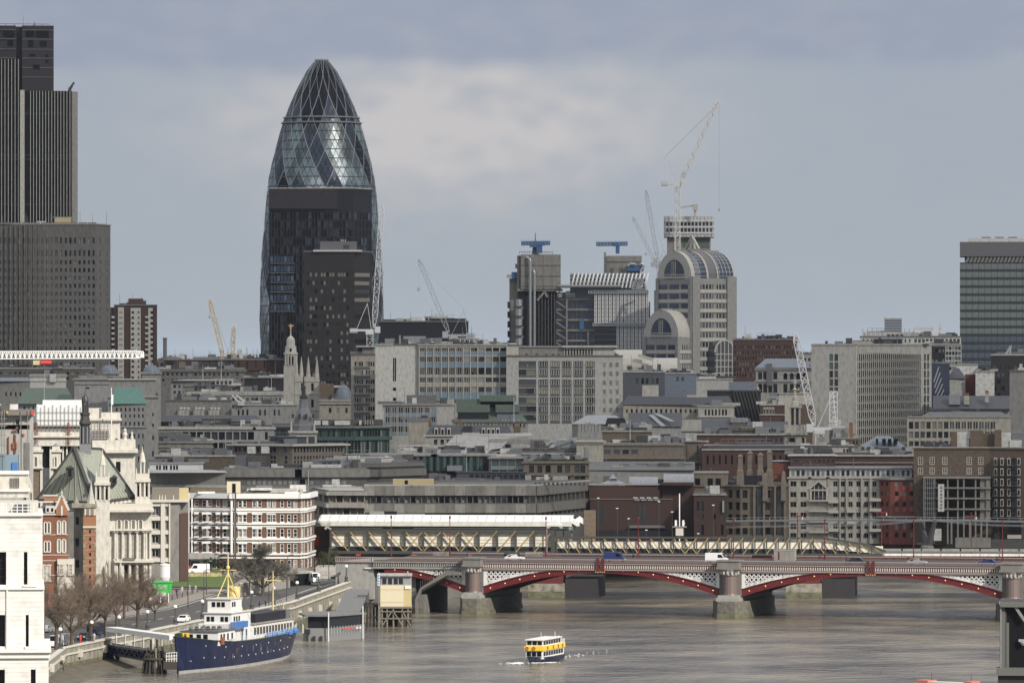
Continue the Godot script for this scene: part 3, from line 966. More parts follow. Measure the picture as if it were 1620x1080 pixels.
func striped_flats() -> void:
	var n:=bld("tower_block","brown tower block of flats with cream window stripes beside the broad concrete tower",2380,[[180,0],[248,0]],483,{"wall": "brick_dark","masts": 3})
	part("lift_housing","brick_dark",n,202.5,226,472,483,-3,8)
	part("wing","brick_dark",n,174,181,486,620,-2,10)
	for s in [[186,195.5,3],[206,222,3],[234,245.5,2]]:
		part("stripe_panel","stone_pale",n,s[0],s[1],486 if s[0]<200 else 487,620,0.5,0.8)
		for i in 15:
			var y:=492.0+8.6*i
			if s[2]==3 and s[0]>200:
				part("window","glass_dark",n,s[0]+1.5,s[0]+5.5,y,y+3.6,0.62,0.3)
				part("window","glass_mid",n,s[0]+11.5,s[0]+14,y,y+3.4,0.62,0.3)
			elif s[2]==2: part("window","glass_black",n,s[0]+3.5,s[0]+8,y,y+4,0.62,0.3)
			else: part("window","glass_blind",n,s[0]+2,s[0]+7.5,y,y+3.2,0.62,0.3)
	for i in 14: part("balcony","render_white",n,176,180.5,500+8.6*i,503.0+8.6*i,-0.5,2.0)
	for i in 14: part("balcony","render_white",n,229,234,500+8.6*i,502.6+8.6*i,0.9,1.4)

const BULLET:=[[94,8],[100,14],[112,23],[125,30],[138,37],[164,49],[187,58],[195,61],[223,69],[242,74],[267,80],[293,85],[343,89],[406,94.5],[469,97],[507,97.5],[550,96],[640,91],[760,82]]
func bullet_at(deg: float,y: float,grow:=0.0) -> Vector3:
	var r:=curve(BULLET,y)*bs+grow
	var t:=deg_to_rad(deg)
	return Vector3(sin(t)*r,Y(y),cos(t)*r)

func bullet_tower() -> void:
	var n:=begin("bullet_tower","tall bullet shaped glass tower wrapped in diagonal lattice","skyscraper",508.5,2550)
	var core:=MB.new()
	var prof:=[]
	for i in range(BULLET.size()-1,-1,-1):prof.append([BULLET[i][1]*bs-0.9,Y(BULLET[i][0])])
	prof.append([0,Y(94)])
	core.lathe(Vector3.ZERO,prof,48)
	obj("inner_shell",core,"black_clad",n)
	mk("bullet_bar",Color(0.27,0.29,0.31),0.5)
	mk("bullet_light",Color(0.16,0.225,0.25),0.34,"",0.1,0.15,0.8)
	mk("bullet_mid",Color(0.065,0.10,0.115),0.28,"",0.1,0.15,0.8)
	mk("bullet_pale",Color(0.46,0.54,0.58),0.4,"",0.1,0.15,0.8)
	mk("bullet_blue",Color(0.03,0.045,0.075),0.2,"",0.1,0.1,0.5)
	mk("bullet_dark",Color(0.009,0.011,0.02),0.2,"",0.1,0.0,0.3)
	mk("bullet_black",Color(0.014,0.013,0.02),0.3,"",0.1,0.0,0.25)
	for k in ["light","mid","pale","blue","dark","black"]: M["bullet_"+k].vertex_color_use_as_albedo=true
	var rest:=MB.new()
	var lr:=RandomNumberGenerator.new()
	lr.seed=8
	for m in range(-7,12):
		for c in 18:
			var col:=c*2+(m & 1)
			var i:=(col-m)/2
			var y:=300.0+30.0*m
			var th:=10.0*(col+1)+4.0
			var st:=posmod(i,3)
			var front:=cos(deg_to_rad(th))>-0.12
			var mb:=MB.new() if front else rest
			for a in 3:
				for b in 3:
					var q:=[]
					for k in [[0,0],[1,0],[1,1],[0,1]]:
						var u: float=(a+lerpf(0.04,0.96,k[0]))/3.0;var w: float=(b+lerpf(0.04,0.96,k[1]))/3.0

						q.append(bullet_at(th-10.0+10.0*(u+w),maxf(96.0,y-30.0*u+30.0*w),lr.randf_range(-0.06,0.06)))
					if absf(q[0].y-q[2].y)+absf(q[1].y-q[3].y)>0.2: mb.quado(q[0],q[1],q[2],q[3],(q[0]+q[2])*Vector3(1,0,1)+Vector3(0,0.3,0))
					var lum:=lr.randf_range(0.35,1.0) if lr.randf()<0.7 else lr.randf_range(1.0,2.2)
					mb.tint(Color(lum,lum,lum))
			if not front: continue
			var mat: String
			if y<195.0: mat=["bullet_dark","bullet_black","bullet_dark","bullet_blue"][lr.randi() % 4]
			elif st==0: mat=["bullet_dark","bullet_black","bullet_blue"][lr.randi() % 3]
			else: mat=["bullet_light","bullet_mid","bullet_light","bullet_pale","bullet_mid"][lr.randi() % 5]
			if not mb.v.is_empty():obj("glass_panel",mb,mat,n)
	stuff(obj("rear_glazing",rest,"bullet_mid",n))
	for way in [1.0,-1.0]:
		for i in 18:
			var mb:=MB.new()
			var last:=Vector3.ZERO
			for k in 24:
				var y:=lerpf(97.0,640.0,pow(k/23.0,1.15))
				var p:=bullet_at(20.0*i+4.0+way*(y-300.0)/3.0,y,0.18)
				if k>0: mb.bar(last,p,(0.22 if i % 3 else 0.36)*clampf((y-40.0)/180.0,0.45,1.0),0.22,Vector3(p.x,0,p.z).normalized())
				last=p
			obj("diagonal_bar",mb,"bullet_bar",n)
	for k in 26:
		var y:=209.0+14.45*k
		var r:=curve(BULLET,y)*bs
		var mb:=MB.new()
		mb.lathe(Vector3.ZERO,[[r+0.02,Y(y)-0.22],[r+0.16,Y(y)-0.2],[r+0.16,Y(y)+0.2],[r+0.02,Y(y)+0.22]],40)
		obj("floor_band",mb,"steel_dark",n)
	for y in [186.5,194.8]:
		var r:=curve(BULLET,y)*bs
		var mb:=MB.new()
		mb.lathe(Vector3.ZERO,[[r,Y(y)-0.4],[r+0.9,Y(y)-0.3],[r+0.9,Y(y)+0.3],[r,Y(y)+0.4]],40)
		obj("ledge_ring",mb,"steel_dull",n)
	var cap:=MB.new()
	cap.lathe(Vector3.ZERO,[[10.5*bs,Y(97)],[10.8*bs,Y(95.5)],[8.5*bs,Y(93.6)],[0,Y(93)]],20)
	for k in 12:
		var t:=TAU*k/12
		cap.tube(Vector3(sin(t)*10*bs,Y(97),cos(t)*10*bs),Vector3(sin(t)*10.8*bs,Y(93.2),cos(t)*10.8*bs),0.14,0.1,4)
	obj("cap_ring",cap,"steel_dull",n)

func black_towers() -> void:
	var n:=bld("office_tower","black glass office tower standing in front of the bullet shaped tower",2400,[[425.5,0],[559,0],[588,14]],298,{
		"wall": "black_clad","rows": R(336,13.6,10.5,18),"segs": [[26,0.72,3],[5,0.8,1]],"glass": ["glass_black","glass_black","glass_dark","glass_navy"],"merge": true,"rev": 0.25,"units": [[470,480,295,"steel"],[482,488,296,"steel"]]})
	part("plant_band","black_clad2",n,425,559.4,299,330,0.25,1.0)
	part("shadow_gap","glass_black",n,425.2,559.2,330.4,333.5,0.3,1.0)
	fins("mullion","black_clad2",n,427,558,27,334,720,0.0,0.9,0.35)
	for i in 6:
		for k in 7: part("window","glass_navy" if (i*3+k) % 4 else "glass_blue",n,427.5+5.4*k,431.6+5.4*k,405.5+15.2*i,414.5+15.2*i,0.4,0.5)
		part("floor_band","grey_clad",n,426.4,466,415.7+15.2*i,417+15.2*i,0.55,0.6)
	var b:=bld("office_tower","dark brown office tower with a projecting roof slab, in front of the black glass tower",2300,[[480.5,0],[559,0],[587,12]],398,{
		"wall": "bronze","rows": R(431,13.2,6.4,15),"segs": [{"c": [487,491.5,496,500,509,513.5,518,522.5,527,536,540.5,545,549.5],"w": 3.7},[1,0.94,1]],"glass": ["glass_warm","glass_dark","glass_warm","bronze","glass_black","glass_dark"],"rev": 0.3})
	part("roof_slab","render_white",b,495,573,395.2,398,0.9,16)
	part("plant_room","grey_clad",b,506,564.5,381.5,395,-1.5,10)
	part("louvre","steel_dark",b,543,552,387,393,-1.3,0.5)
	for x in [539,542,545.5]: part("aerial","render_white",b,x,x+1.2,378.5,382,-3,0.5)
	luffer("tall pale luffing crane standing before the right flank of the bullet tower",2080,585,560,524,604.5,322,"crane_white",{"r": 0.15,"w": 2.3,"hook": 430,"ax": 581,"ay": 480})
	var k:=bld("office_block","long black windowless block right of the pale luffing crane",2100,[[599,0],[741,0]],509,{"wall": "black_clad","units": [[632,662,504.5,"black_clad2"],[680,738,503.5,"black_clad2"]],"masts": 4})
	part("parapet","grey_clad",k,598.6,741.4,508,509.6,0.3,0.6)
	luffer("thin grey luffing crane with its jib leaning left above the blue panelled offices",1990,717,560,532,662,410,"crane_grey",{"r": 0.12,"w": 1.8,"hook": 455,"ax": 734,"ay": 490})

func pipe_run(mb: MB,pts: Array,r: float) -> void:
	for i in pts.size()-1: mb.tube(pts[i],pts[i+1],r,r,10)

func pipework_building() -> void:
	var n:=begin("pipework_building","high tech office building covered in steel pipes, stair towers and a glazed barrel roof","building",915,2450)

	part("plant_room","concrete",n,824,887,402.5,457,0,15)
	part("plant_room","concrete_dark",n,818,826,404,457,-1.2,14)
	for y in [419,436,452]: part("panel_joint","concrete_dark",n,823.5,887.5,y,y+1.2,0.15,0.5)
	for x in [838,859,873]: part("panel_joint","concrete_dark",n,x,x+0.8,403,457,0.12,0.5)
	part("service_core","black_clad2",n,819,880,457,640,-3,14)
	fins("column","concrete_dark",n,850,880,6,459,640,-3.0,1.0,1.2)
	part("floor_beam","concrete",n,818,890,456.5,460.5,-0.6,5)
	for s in [[850,475,862,461],[862,461,866,470]]:
		var mb:=MB.new()
		mb.bar(Vector3(X(s[0]),Y(s[1]),-1.0),Vector3(X(s[2]),Y(s[3]),-1.0),0.9)
		obj("brace",mb,"concrete",n)
	for s in [[839,408,2.7],[845.8,427,2.3]]:
		var mb:=MB.new()
		var r: float=s[2]*bs*0.82
		var x: float=s[0];var y: float=s[1]
		pipe_run(mb,[Vector3(X(x),Y(640),2.0),Vector3(X(x),Y(y+5),2.0),Vector3(X(x-1.5),Y(y+1),1.9),Vector3(X(x-6),Y(y-1),0.2)],r)
		for k in 26: mb.lathe(Vector3(X(x),Y(y+8+k*7.5),2.0),[[r,-0.12],[r+0.1,-0.12],[r+0.1,0.12],[r,0.12]],10)
		obj("duct",mb,"steel",n)

	for i in 8:
		var y:=474.0+15.4*i
		var mb:=MB.new()
		mb.lathe(Vector3(X(821),Y(y+10),1.4),[[0.0,-0.2],[5.6*bs,0],[5.6*bs,10*bs],[0.0,11*bs]],12)
		obj("stair_pod",mb,"steel",n)
		part("landing","steel_dull",n,815.5,828,y+11,y+15,1.0,4)
	part("lift_tower","concrete",n,805.5,819,440,640,-5,8)
	for i in 10: part("landing","black_clad2",n,802.6,807,477+15.4*i,487+15.4*i,-4,5)
	part("cleaning_crane","crane_blue",n,809,818,430,441,-3,4)
	part("cleaning_crane","steel",n,801.5,809,434,439,-3,3)
	part("aerial","steel_dull",n,815,820,417,424,-4,3)

	for c in [[825,870,848,0.0],[944,993,977.5,-16.0]]:
		var mb:=MB.new()
		mb.lattice(Vector3(X(c[0]),Y(385),c[3]),Vector3(X(c[1]),Y(384.4),c[3]),1.4,20,0.26,Vector3(0,0,1))
		mb.box(X(c[2]-7),X(c[2]+14 if c[0]<900 else c[2]+3),Y(388.5),Y(381.5),c[3]-1.5,c[3]+1.5)
		mb.box(X(c[2]+1 if c[0]<900 else c[2]-3.0),X(c[2]+10 if c[0]<900 else c[2]+3.2),Y(400),Y(388),c[3]-1.2,c[3]+1.2)
		if c[0]<900: mb.box(X(838),X(849),Y(391),Y(386),c[3]-0.6,c[3]+1.9)
		for k in 14: mb.tube(Vector3(X(lerpf(c[0],c[1],k/13.0)),Y(384),c[3]),Vector3(X(lerpf(c[0],c[1],k/13.0)),Y(379.5),c[3]),0.1,0.1,4)
		obj("roof_crane",mb,"crane_blue",n)
	var tb:=MB.new()
	tb.tube(Vector3(X(847),Y(402),-2),Vector3(X(847),Y(368),-2),0.5,0.15,6)
	for k in 5: tb.bar(Vector3(X(842+k*2.5),Y(402),-2),Vector3(X(844.5+k),Y(388),-2),0.5)
	obj("mast",tb,"steel_dull",n)
	var rl:=MB.new()
	for k in 14: rl.tube(Vector3(X(822+k*4.0),Y(402.5),-0.5),Vector3(X(822+k*4.0),Y(397.5),-0.5),0.1,0.1,4)
	rl.bar(Vector3(X(821),Y(397.8),-0.5),Vector3(X(875),Y(398.3),-0.5),0.22)
	obj("roof_rail",rl,"steel_dull",n)

	part("plant_room","concrete",n,960,1016,403.5,440,-15,14)
	part("plant_room","concrete_dark",n,957,961,405,440,-16,12)
	for x in [965.5,980]: part("opening","concrete_dark",n,x,x+6,422.5,432,-14.8,0.5)
	part("panel_joint","concrete_dark",n,960,1016.4,412.5,413.4,-14.7,0.5)
	part("cleaning_crane","crane_blue",n,993,1019,419,428,-13,3)
	var bend:=MB.new()
	pipe_run(bend,[Vector3(X(1014),Y(436),-12),Vector3(X(1014),Y(428),-12),Vector3(X(1020),Y(419),-12),Vector3(X(1014),Y(415.5),-12)],0.5)
	pipe_run(bend,[Vector3(X(994),Y(420),-12),Vector3(X(998),Y(415.5),-12),Vector3(X(1006),Y(417.5),-12)],0.5)
	obj("duct",bend,"steel",n)
	var ld:=MB.new()
	ld.lattice(Vector3(X(957.5),Y(440),-14),Vector3(X(957.5),Y(398),-14),0.8,26,0.14,Vector3(0,0,1))
	obj("ladder",ld,"steel_dull",n)

	var vault:=MB.new()
	var yb:=Y(455);var yt:=Y(432.5)
	for i in 8:
		var p:=PI*0.5*i/8.0;var q:=PI*0.5*(i+1)/8.0
		var u:=Vector3(0,yb+(yt-yb)*sin(p),-9.0+7.0*cos(p));var w:=Vector3(0,yb+(yt-yb)*sin(q),-9.0+7.0*cos(q))
		vault.quado(u+Vector3(X(902),0,0),w+Vector3(X(902),0,0),w+Vector3(X(1021),0,0),u+Vector3(X(1021),0,0),Vector3(0,sin(p)+0.1,cos(q)+0.1))
	vault.box(X(941),X(1021),Y(560),yb,-20,-3.4);vault.box(X(902),X(941),Y(462),yb,-20,-3.4)
	obj("vault_glazing",vault,"glass_dark",n)
	for k in 20:
		var rib:=MB.new()
		var x:=X(904+k*6.15)
		for i in 6:
			var p:=PI*0.5*i/6.0;var q:=PI*0.5*(i+1)/6.0
			rib.bar(Vector3(x+1.6*sin(p),yb+(yt-yb)*sin(p),-8.8+7.2*cos(p)),Vector3(x+1.6*sin(q),yb+(yt-yb)*sin(q),-8.8+7.2*cos(q)),0.62)
		obj("vault_rib",rib,"crane_white",n)
	for f in [0.25,0.5,0.75,0.98]:
		var pu:=MB.new()
		var p: float=PI*0.5*f
		pu.bar(Vector3(X(902),yb+(yt-yb)*sin(p),-8.7+7.3*cos(p)),Vector3(X(1021),yb+(yt-yb)*sin(p),-8.7+7.3*cos(p)),0.35)
		obj("vault_purlin",pu,"steel",n)
	var fan:=MB.new()
	for k in 9:
		var p:=PI*k/8.0
		fan.bar(Vector3(X(1011),Y(457),-1.2),Vector3(X(1011+11*cos(p)),Y(457-16*sin(p)),-1.2),0.4)
		var q:=PI*(k+1)/8.0
		if k<8: fan.bar(Vector3(X(1011+11*cos(p)),Y(457-16*sin(p)),-1.2),Vector3(X(1011+11*cos(q)),Y(457-16*sin(q)),-1.2),0.55)
	obj("fan_light",fan,"steel",n)
	part("gable_glass","glass_mid",n,1002,1021,441,457,-2.2,0.5)
	var hd:=MB.new()
	pipe_run(hd,[Vector3(X(884),Y(452.8),1.2),Vector3(X(982),Y(453),1.2)],2.6*bs)
	for k in 16: hd.lathe(Vector3.ZERO,[[0.0,0.0],[0.0,0.0]],4)
	obj("duct",hd,"steel_dull",n)

	part("gallery_glass","glass_navy",n,880,975,462,640,-6,12)
	for i in 10:
		var y:=471.5+16.4*i
		part("floor_beam","concrete",n,880,975 if i>3 else 942,y,y+3.0,-4.6,2.4)
		var mb:=MB.new()
		mb.bar(Vector3(X(877.5),Y(y+3),-3.6),Vector3(X(895),Y(y+15),-3.6),0.6)
		obj("brace",mb,"concrete",n)
	for x in [895.5,929.5]: part("column","concrete",n,x,x+2.6,472 if x<900 else 525,640,-3.4,1.4)
	for x in [905,912,919]:
		part("mullion","concrete_dark",n,x,x+0.9,474,640,-5.5,0.7)
	part("blue_cradle","crane_blue",n,917,924,505,521,-4,1.5)
	part("plant_unit","steel_dull",n,895,910,460,471,-4,4)
	var tank:=MB.new()
	tank.lathe(Vector3(X(885),Y(470),-2.5),[[0,-0.6],[1.2,0],[1.4,1.6],[0,2.6]],12)
	obj("tank",tank,"steel",n)

	part("atrium_glass","glass_dark",n,941,1025,458,640,-3.2,0.6)
	for k in 15:
		var x:=942.5+k*5.85
		var lo:=511.0 if x<972 else 640.0
		var post:=MB.new()
		post.lattice(Vector3(X(x),Y(lo),-1.9),Vector3(X(x),Y(459),-1.9),0.85,int((lo-459)/3.2),0.19,Vector3(0,0,1))
		obj("lattice_post",post,"crane_white",n)
	for y in [461.5,513]:
		var tr:=MB.new()
		tr.lattice(Vector3(X(931 if y<500 else 938),Y(y),-1.2),Vector3(X(1026),Y(y),-1.2),1.2,40,0.2,Vector3(0,0,1))
		obj("lattice_beam",tr,"steel",n)
	for k in 11: part("transom","steel_dull",n,941,1025,468+k*8.6,468.7+k*8.6,-2.4,0.4)
	part("lift_tower","concrete_dark",n,1024,1029,477,640,-4,8)

func vault_on(n: Node,x0: float,x1: float,z0: float,z1: float,yb: float,strips: Array) -> void:
	var r:=(x1-x0)*0.5;var xc:=(x0+x1)*0.5
	for s in strips:
		var mb:=MB.new()
		var za:=lerpf(z1,z0,s[0]);var zb:=lerpf(z1,z0,s[1])
		var rr: float=r*s[3]
		for i in 16:
			var p:=PI*i/16.0;var q:=PI*(i+1)/16.0
			var u:=Vector3(xc+cos(p)*rr,yb+sin(p)*rr,0);var w:=Vector3(xc+cos(q)*rr,yb+sin(q)*rr,0)
			mb.quado(u+Vector3(0,0,za),w+Vector3(0,0,za),w+Vector3(0,0,zb),u+Vector3(0,0,zb),Vector3(cos((p+q)*0.5),sin((p+q)*0.5),0))
			for e in [za,zb]: mb.trio(Vector3(xc,yb,e),Vector3(u.x,u.y,e),Vector3(w.x,w.y,e),Vector3(0,0,1 if e==za else -1))
		obj("vault" if s[2].begins_with("stone") else "vault_glazing",mb,s[2],n)

func vaulted_office() -> void:

	var t:=bld("construction_tower","white concrete core under construction with wide white scaffold platform on top",2600,[[1055.5,0],[1124.5,0]],374,{"wall": "concrete"})
	part("platform","render_white",t,1050.5,1130,342.5,375,3.0,24)
	for y in [352,361.5]:
		for i in 13: part("opening","glass_dark",t,1053+i*5.9,1057.5+i*5.9,y,y+5.2,3.15,0.4)
	for y in [348.5,358,367.4]: part("scaffold_rail","crane_white",t,1050,1130.5,y,y+2.2,3.5,0.6)
	fins("scaffold_pole","crane_white",t,1051,1130,14,341,374,3.2,0.8,0.3)
	part("opening","copper_green",t,1080,1122,377,391,0.2,0.4)
	luffer("tall white luffing crane on the unfinished tower, its jib raised to the right",2590,1072,400,292,1138,156.5,"paint_white",{"r": 0.30,"w": 2.3,"hook": 330,"ax": 1053,"ay": 247})
	var boom:=begin("concrete_boom","small cream concrete pump boom on the scaffold platform","crane",1098,2595,"",0.0)
	var bm:=MB.new()
	bm.bar(Vector3(X(1076),Y(328.5),2),Vector3(X(1100),Y(325),2),0.8);bm.bar(Vector3(X(1100),Y(325),2),Vector3(X(1100),Y(343),2),0.9)
	bm.box(X(1096),X(1104),Y(333),Y(323),1,3)
	obj("boom",bm,"stone_trim",boom)

	var d:=2400.0
	bx=1094.0;bs=d/F;bg=ground(d)
	var n:=thing("vaulted_office","stone banded office tower with barrel vaulted glass roof and lower vaulted wing","building",Vector3(px(bx,d),bg,-d),deg_to_rad(-53.0))
	var W:=52.0*bs/0.6;var L:=71.0*bs/0.8;var lw:=21.0*bs/0.8
	for blk in [[-L,0.0,440.0],[0.0,lw,533.0]]:
		var mb:=MB.new()
		mb.box(-W,0,0,Y(blk[2]),blk[0],blk[1]-0.004)
		obj("wall",mb,"stone_grey",n)
		var z0: float=blk[0];var z1: float=blk[1]
		var rows:=11 if z0<0 else 5
		for i in rows:
			var y:=(449.5 if z0<0 else 545.5)+15.3*i
			var y0:=Y(y+7);var y1:=Y(y)

			for k in 3:
				if not (z0<0 and i>4):piece("window","glass_navy",n,Vector3(-W*(0.84-0.34*k),(y0+y1)*0.5,z1+0.03),Vector3(W*0.27,y1-y0,0.3))
			var len:=z1-z0
			var cnt:=2 if z0<0 else 1
			for k in cnt:
				var za:=z1-len*(0.12+0.46*k) if z0<0 else z1-len*0.14
				var zl:=len*(0.38 if z0<0 else 0.7)
				piece("window","glass_mid" if i % 3 else "glass_dark",n,Vector3(0.03,(y0+y1)*0.5,za-zl*0.5),Vector3(0.3,y1-y0,zl))
				for q in 5: piece("mullion","stone_pale",n,Vector3(0.12,(y0+y1)*0.5,za-zl*(q+0.5)/5.0),Vector3(0.34,y1-y0,0.35))
			piece("stone_band","stone_pale",n,Vector3(0.02,y0-3.9*bs,(z0+z1)*0.5),Vector3(0.9,5.6*bs,len*0.92))
			if not (z0<0 and i>4):piece("stone_band","stone_pale",n,Vector3(-W*0.5,y0-3.9*bs,z1+0.01),Vector3(W*0.96,5.4*bs,0.7))
		for x in [-W+0.6,-0.6]: piece("corner_pier","stone_grey",n,Vector3(x,Y(blk[2])*0.5,z1-0.3),Vector3(1.9,Y(blk[2])+0.5,1.9))
		if z0<0:
			piece("corner_pier","stone_grey",n,Vector3(0.2,Y(440)*0.5+0.4,z0+2.4),Vector3(2.0,Y(440)+0.8,5.2))
			piece("corner_pier","stone_grey",n,Vector3(0.2,Y(440)*0.5+0.4,-2.0),Vector3(2.0,Y(440)+0.8,4.2))
		var yb:=Y(blk[2])
		if z0<0: vault_on(n,-W,0,z0,z1,yb,[[0.0,0.09,"stone_pale",1.0],[0.09,0.36,"glass_navy",0.97],[0.36,0.40,"stone_pale",1.0],[0.40,0.60,"grey_clad",0.97],[0.60,0.63,"stone_pale",1.0],[0.63,0.97,"glass_navy",0.97],[0.97,1.0,"stone_pale",1.0]])
		else: vault_on(n,-W,0,z0,z1,yb,[[0.0,1.0,"stone_pale",1.0]])
		if z0<0:
			for k in 9:
				var p:=PI*(k+0.5)/18.0
				for s in [[0.09,0.36],[0.63,0.97]]:
					var gb:=MB.new()
					gb.bar(Vector3(-W*0.5+cos(p)*W*0.488,yb+sin(p)*W*0.488,-L*s[0]),Vector3(-W*0.5+cos(p)*W*0.488,yb+sin(p)*W*0.488,-L*s[1]),0.25)
					obj("glazing_bar",gb,"steel",n)
			for k in 8:
				var z:=-L*(0.12+k*0.03) if k<4 else -L*(0.66+(k-4)*0.08)
				var gb:=MB.new()
				for i in 9:
					var p:=PI*i/18.0;var q:=PI*(i+1)/18.0
					gb.bar(Vector3(-W*0.5+cos(p)*W*0.49,yb+sin(p)*W*0.49,z),Vector3(-W*0.5+cos(q)*W*0.49,yb+sin(q)*W*0.49,z),0.25)
				obj("glazing_bar",gb,"steel",n)

		var win:=MB.new()
		var wr:=W*0.30
		var poly:=PackedVector2Array()
		for i in 17: poly.append(Vector2(-W*0.5+cos(PI*i/16.0)*wr,yb+4.0*bs+sin(PI*i/16.0)*wr*1.0))
		win.prism(poly,z1-0.2,z1+0.12)
		obj("arched_window",win,"glass_navy",n)
		for k in 3: piece("mullion","stone_pale",n,Vector3(-W*(0.5+0.05*(k-1.0)),yb+wr*0.5,z1+0.2),Vector3(0.3,wr*1.06,0.4))
		for k in 2: piece("transom","stone_pale",n,Vector3(-W*0.5,yb+1.0*bs+5.0*bs*k,z1+0.26),Vector3(W*0.62,1.3*bs,0.5))
		piece("keystone_rib","stone_grey",n,Vector3(-W*0.5,yb+W*0.5,(z0+z1)*0.5),Vector3(0.9,1.2,z1-z0+0.6))

	for c in [[0.36,0.80,538.0,5.0,"glass_mid"],[0.78,1.06,568.0,8.0,"glass_mid"]]:
		var poly:=PackedVector2Array()
		var za: float=-L*c[0];var zb: float=-L*c[1]
		var zr:=(za-zb)*0.5;var zc:=(za+zb)*0.5
		var sp:=Y(c[2])-zr
		poly.append(Vector2(za,0))
		for i in 13: poly.append(Vector2(zc+cos(PI*i/12.0)*zr,sp+sin(PI*i/12.0)*zr))
		poly.append(Vector2(zb,0))
		var mb:=MB.new()
		mb.prism(poly,0,c[3])
		mb.move(0,Transform3D(Basis(Vector3(0,0,1),Vector3(0,1,0),Vector3(1,0,0)),Vector3(0.35,0,0)))
		for i in range(0,mb.v.size(),3):
			if (mb.v[i+2]-mb.v[i]).cross(mb.v[i+1]-mb.v[i]).dot(mb.n[i])<0.0:
				var s:=mb.v[i+1];mb.v[i+1]=mb.v[i+2];mb.v[i+2]=s
		obj("conservatory",mb,c[4],n)
		var fx: float=c[3]+0.45
		for k in 5:
			var z:=lerpf(za,zb,(k+0.5)/5.0)
			var hh:=sp+sqrt(maxf(0.0,zr*zr-(z-zc)*(z-zc)))
			piece("glazing_bar","stone_pale",n,Vector3(fx,hh*0.5,z),Vector3(0.3,hh,0.4))
		for k in 7:
			if Y(600-10*k)<sp: piece("glazing_bar","stone_pale",n,Vector3(fx,Y(600-10*k),zc),Vector3(0.26,0.35,zr*2.0))
		var arc:=MB.new()
		for i in 12: arc.bar(Vector3(fx,sp+sin(PI*i/12.0)*zr,zc+cos(PI*i/12.0)*zr),Vector3(fx,sp+sin(PI*(i+1)/12.0)*zr,zc+cos(PI*(i+1)/12.0)*zr),0.55)
		obj("glazing_bar",arc,"stone_pale",n)
	piece("rear_wing","stone_grey",n,Vector3(-W-3.0,Y(458)*0.5,-8),Vector3(6.0,Y(458),10))

	var sp2:=MB.new()
	for k in 4:
		var s:=[-9.0,-3.0,4.0,10.0][k] as float
		sp2.bar(Vector3(-W*0.5,Y(372),-10),Vector3(-W*0.5+s,Y(394),-10+s*0.4),0.8)
	obj("roof_strut",sp2,"stone_pale",n)

func banded_tower() -> void:
	var n:=begin("office_tower","grey office tower with green glass bands and a deep solid crown at the right edge","skyscraper",1575,2300)
	part("crown","grey_clad",n,1519.5,1640,382.5,405.5,1.4,26)
	part("plant_room","render_white",n,1533,1640,376.5,383,-3,18)
	for x in [1554,1575,1596]: part("roof_unit","steel_dull",n,x,x+14,374,377,-5,6)
	part("recess","black_clad",n,1527,1640,405,416,-1.5,20)
	for i in 18:
		var mb:=MB.new()
		mb.bar(Vector3(X(1529+i*6),Y(415.5),-0.8),Vector3(X(1533.5+i*6),Y(406),0.6),0.8)
		obj("raking_strut",mb,"stone_pale",n)
	var mb2:=MB.new()
	pbox(mb2,1519.5,1640,415,760,0,26)
	obj("wall",mb2,"glass_dark",n)
	mk("banded_glass",Color(0.20,0.235,0.22),0.25,"streak",0.12,0.15,0.7)
	mk("banded_low",Color(0.12,0.145,0.175),0.2,"streak",0.12,0.2,0.7)
	for i in 24:
		var y:=417.0+12.75*i
		for k in 12:
			part("glass_panel","banded_glass" if i<9 else "banded_low",n,1519.6+k*9.9,1529.0+k*9.9,y,y+8.6,0.3,0.4)
		part("floor_band","steel_dark",n,1519.3,1640,y+9.2,y+11.4,0.35,0.5)

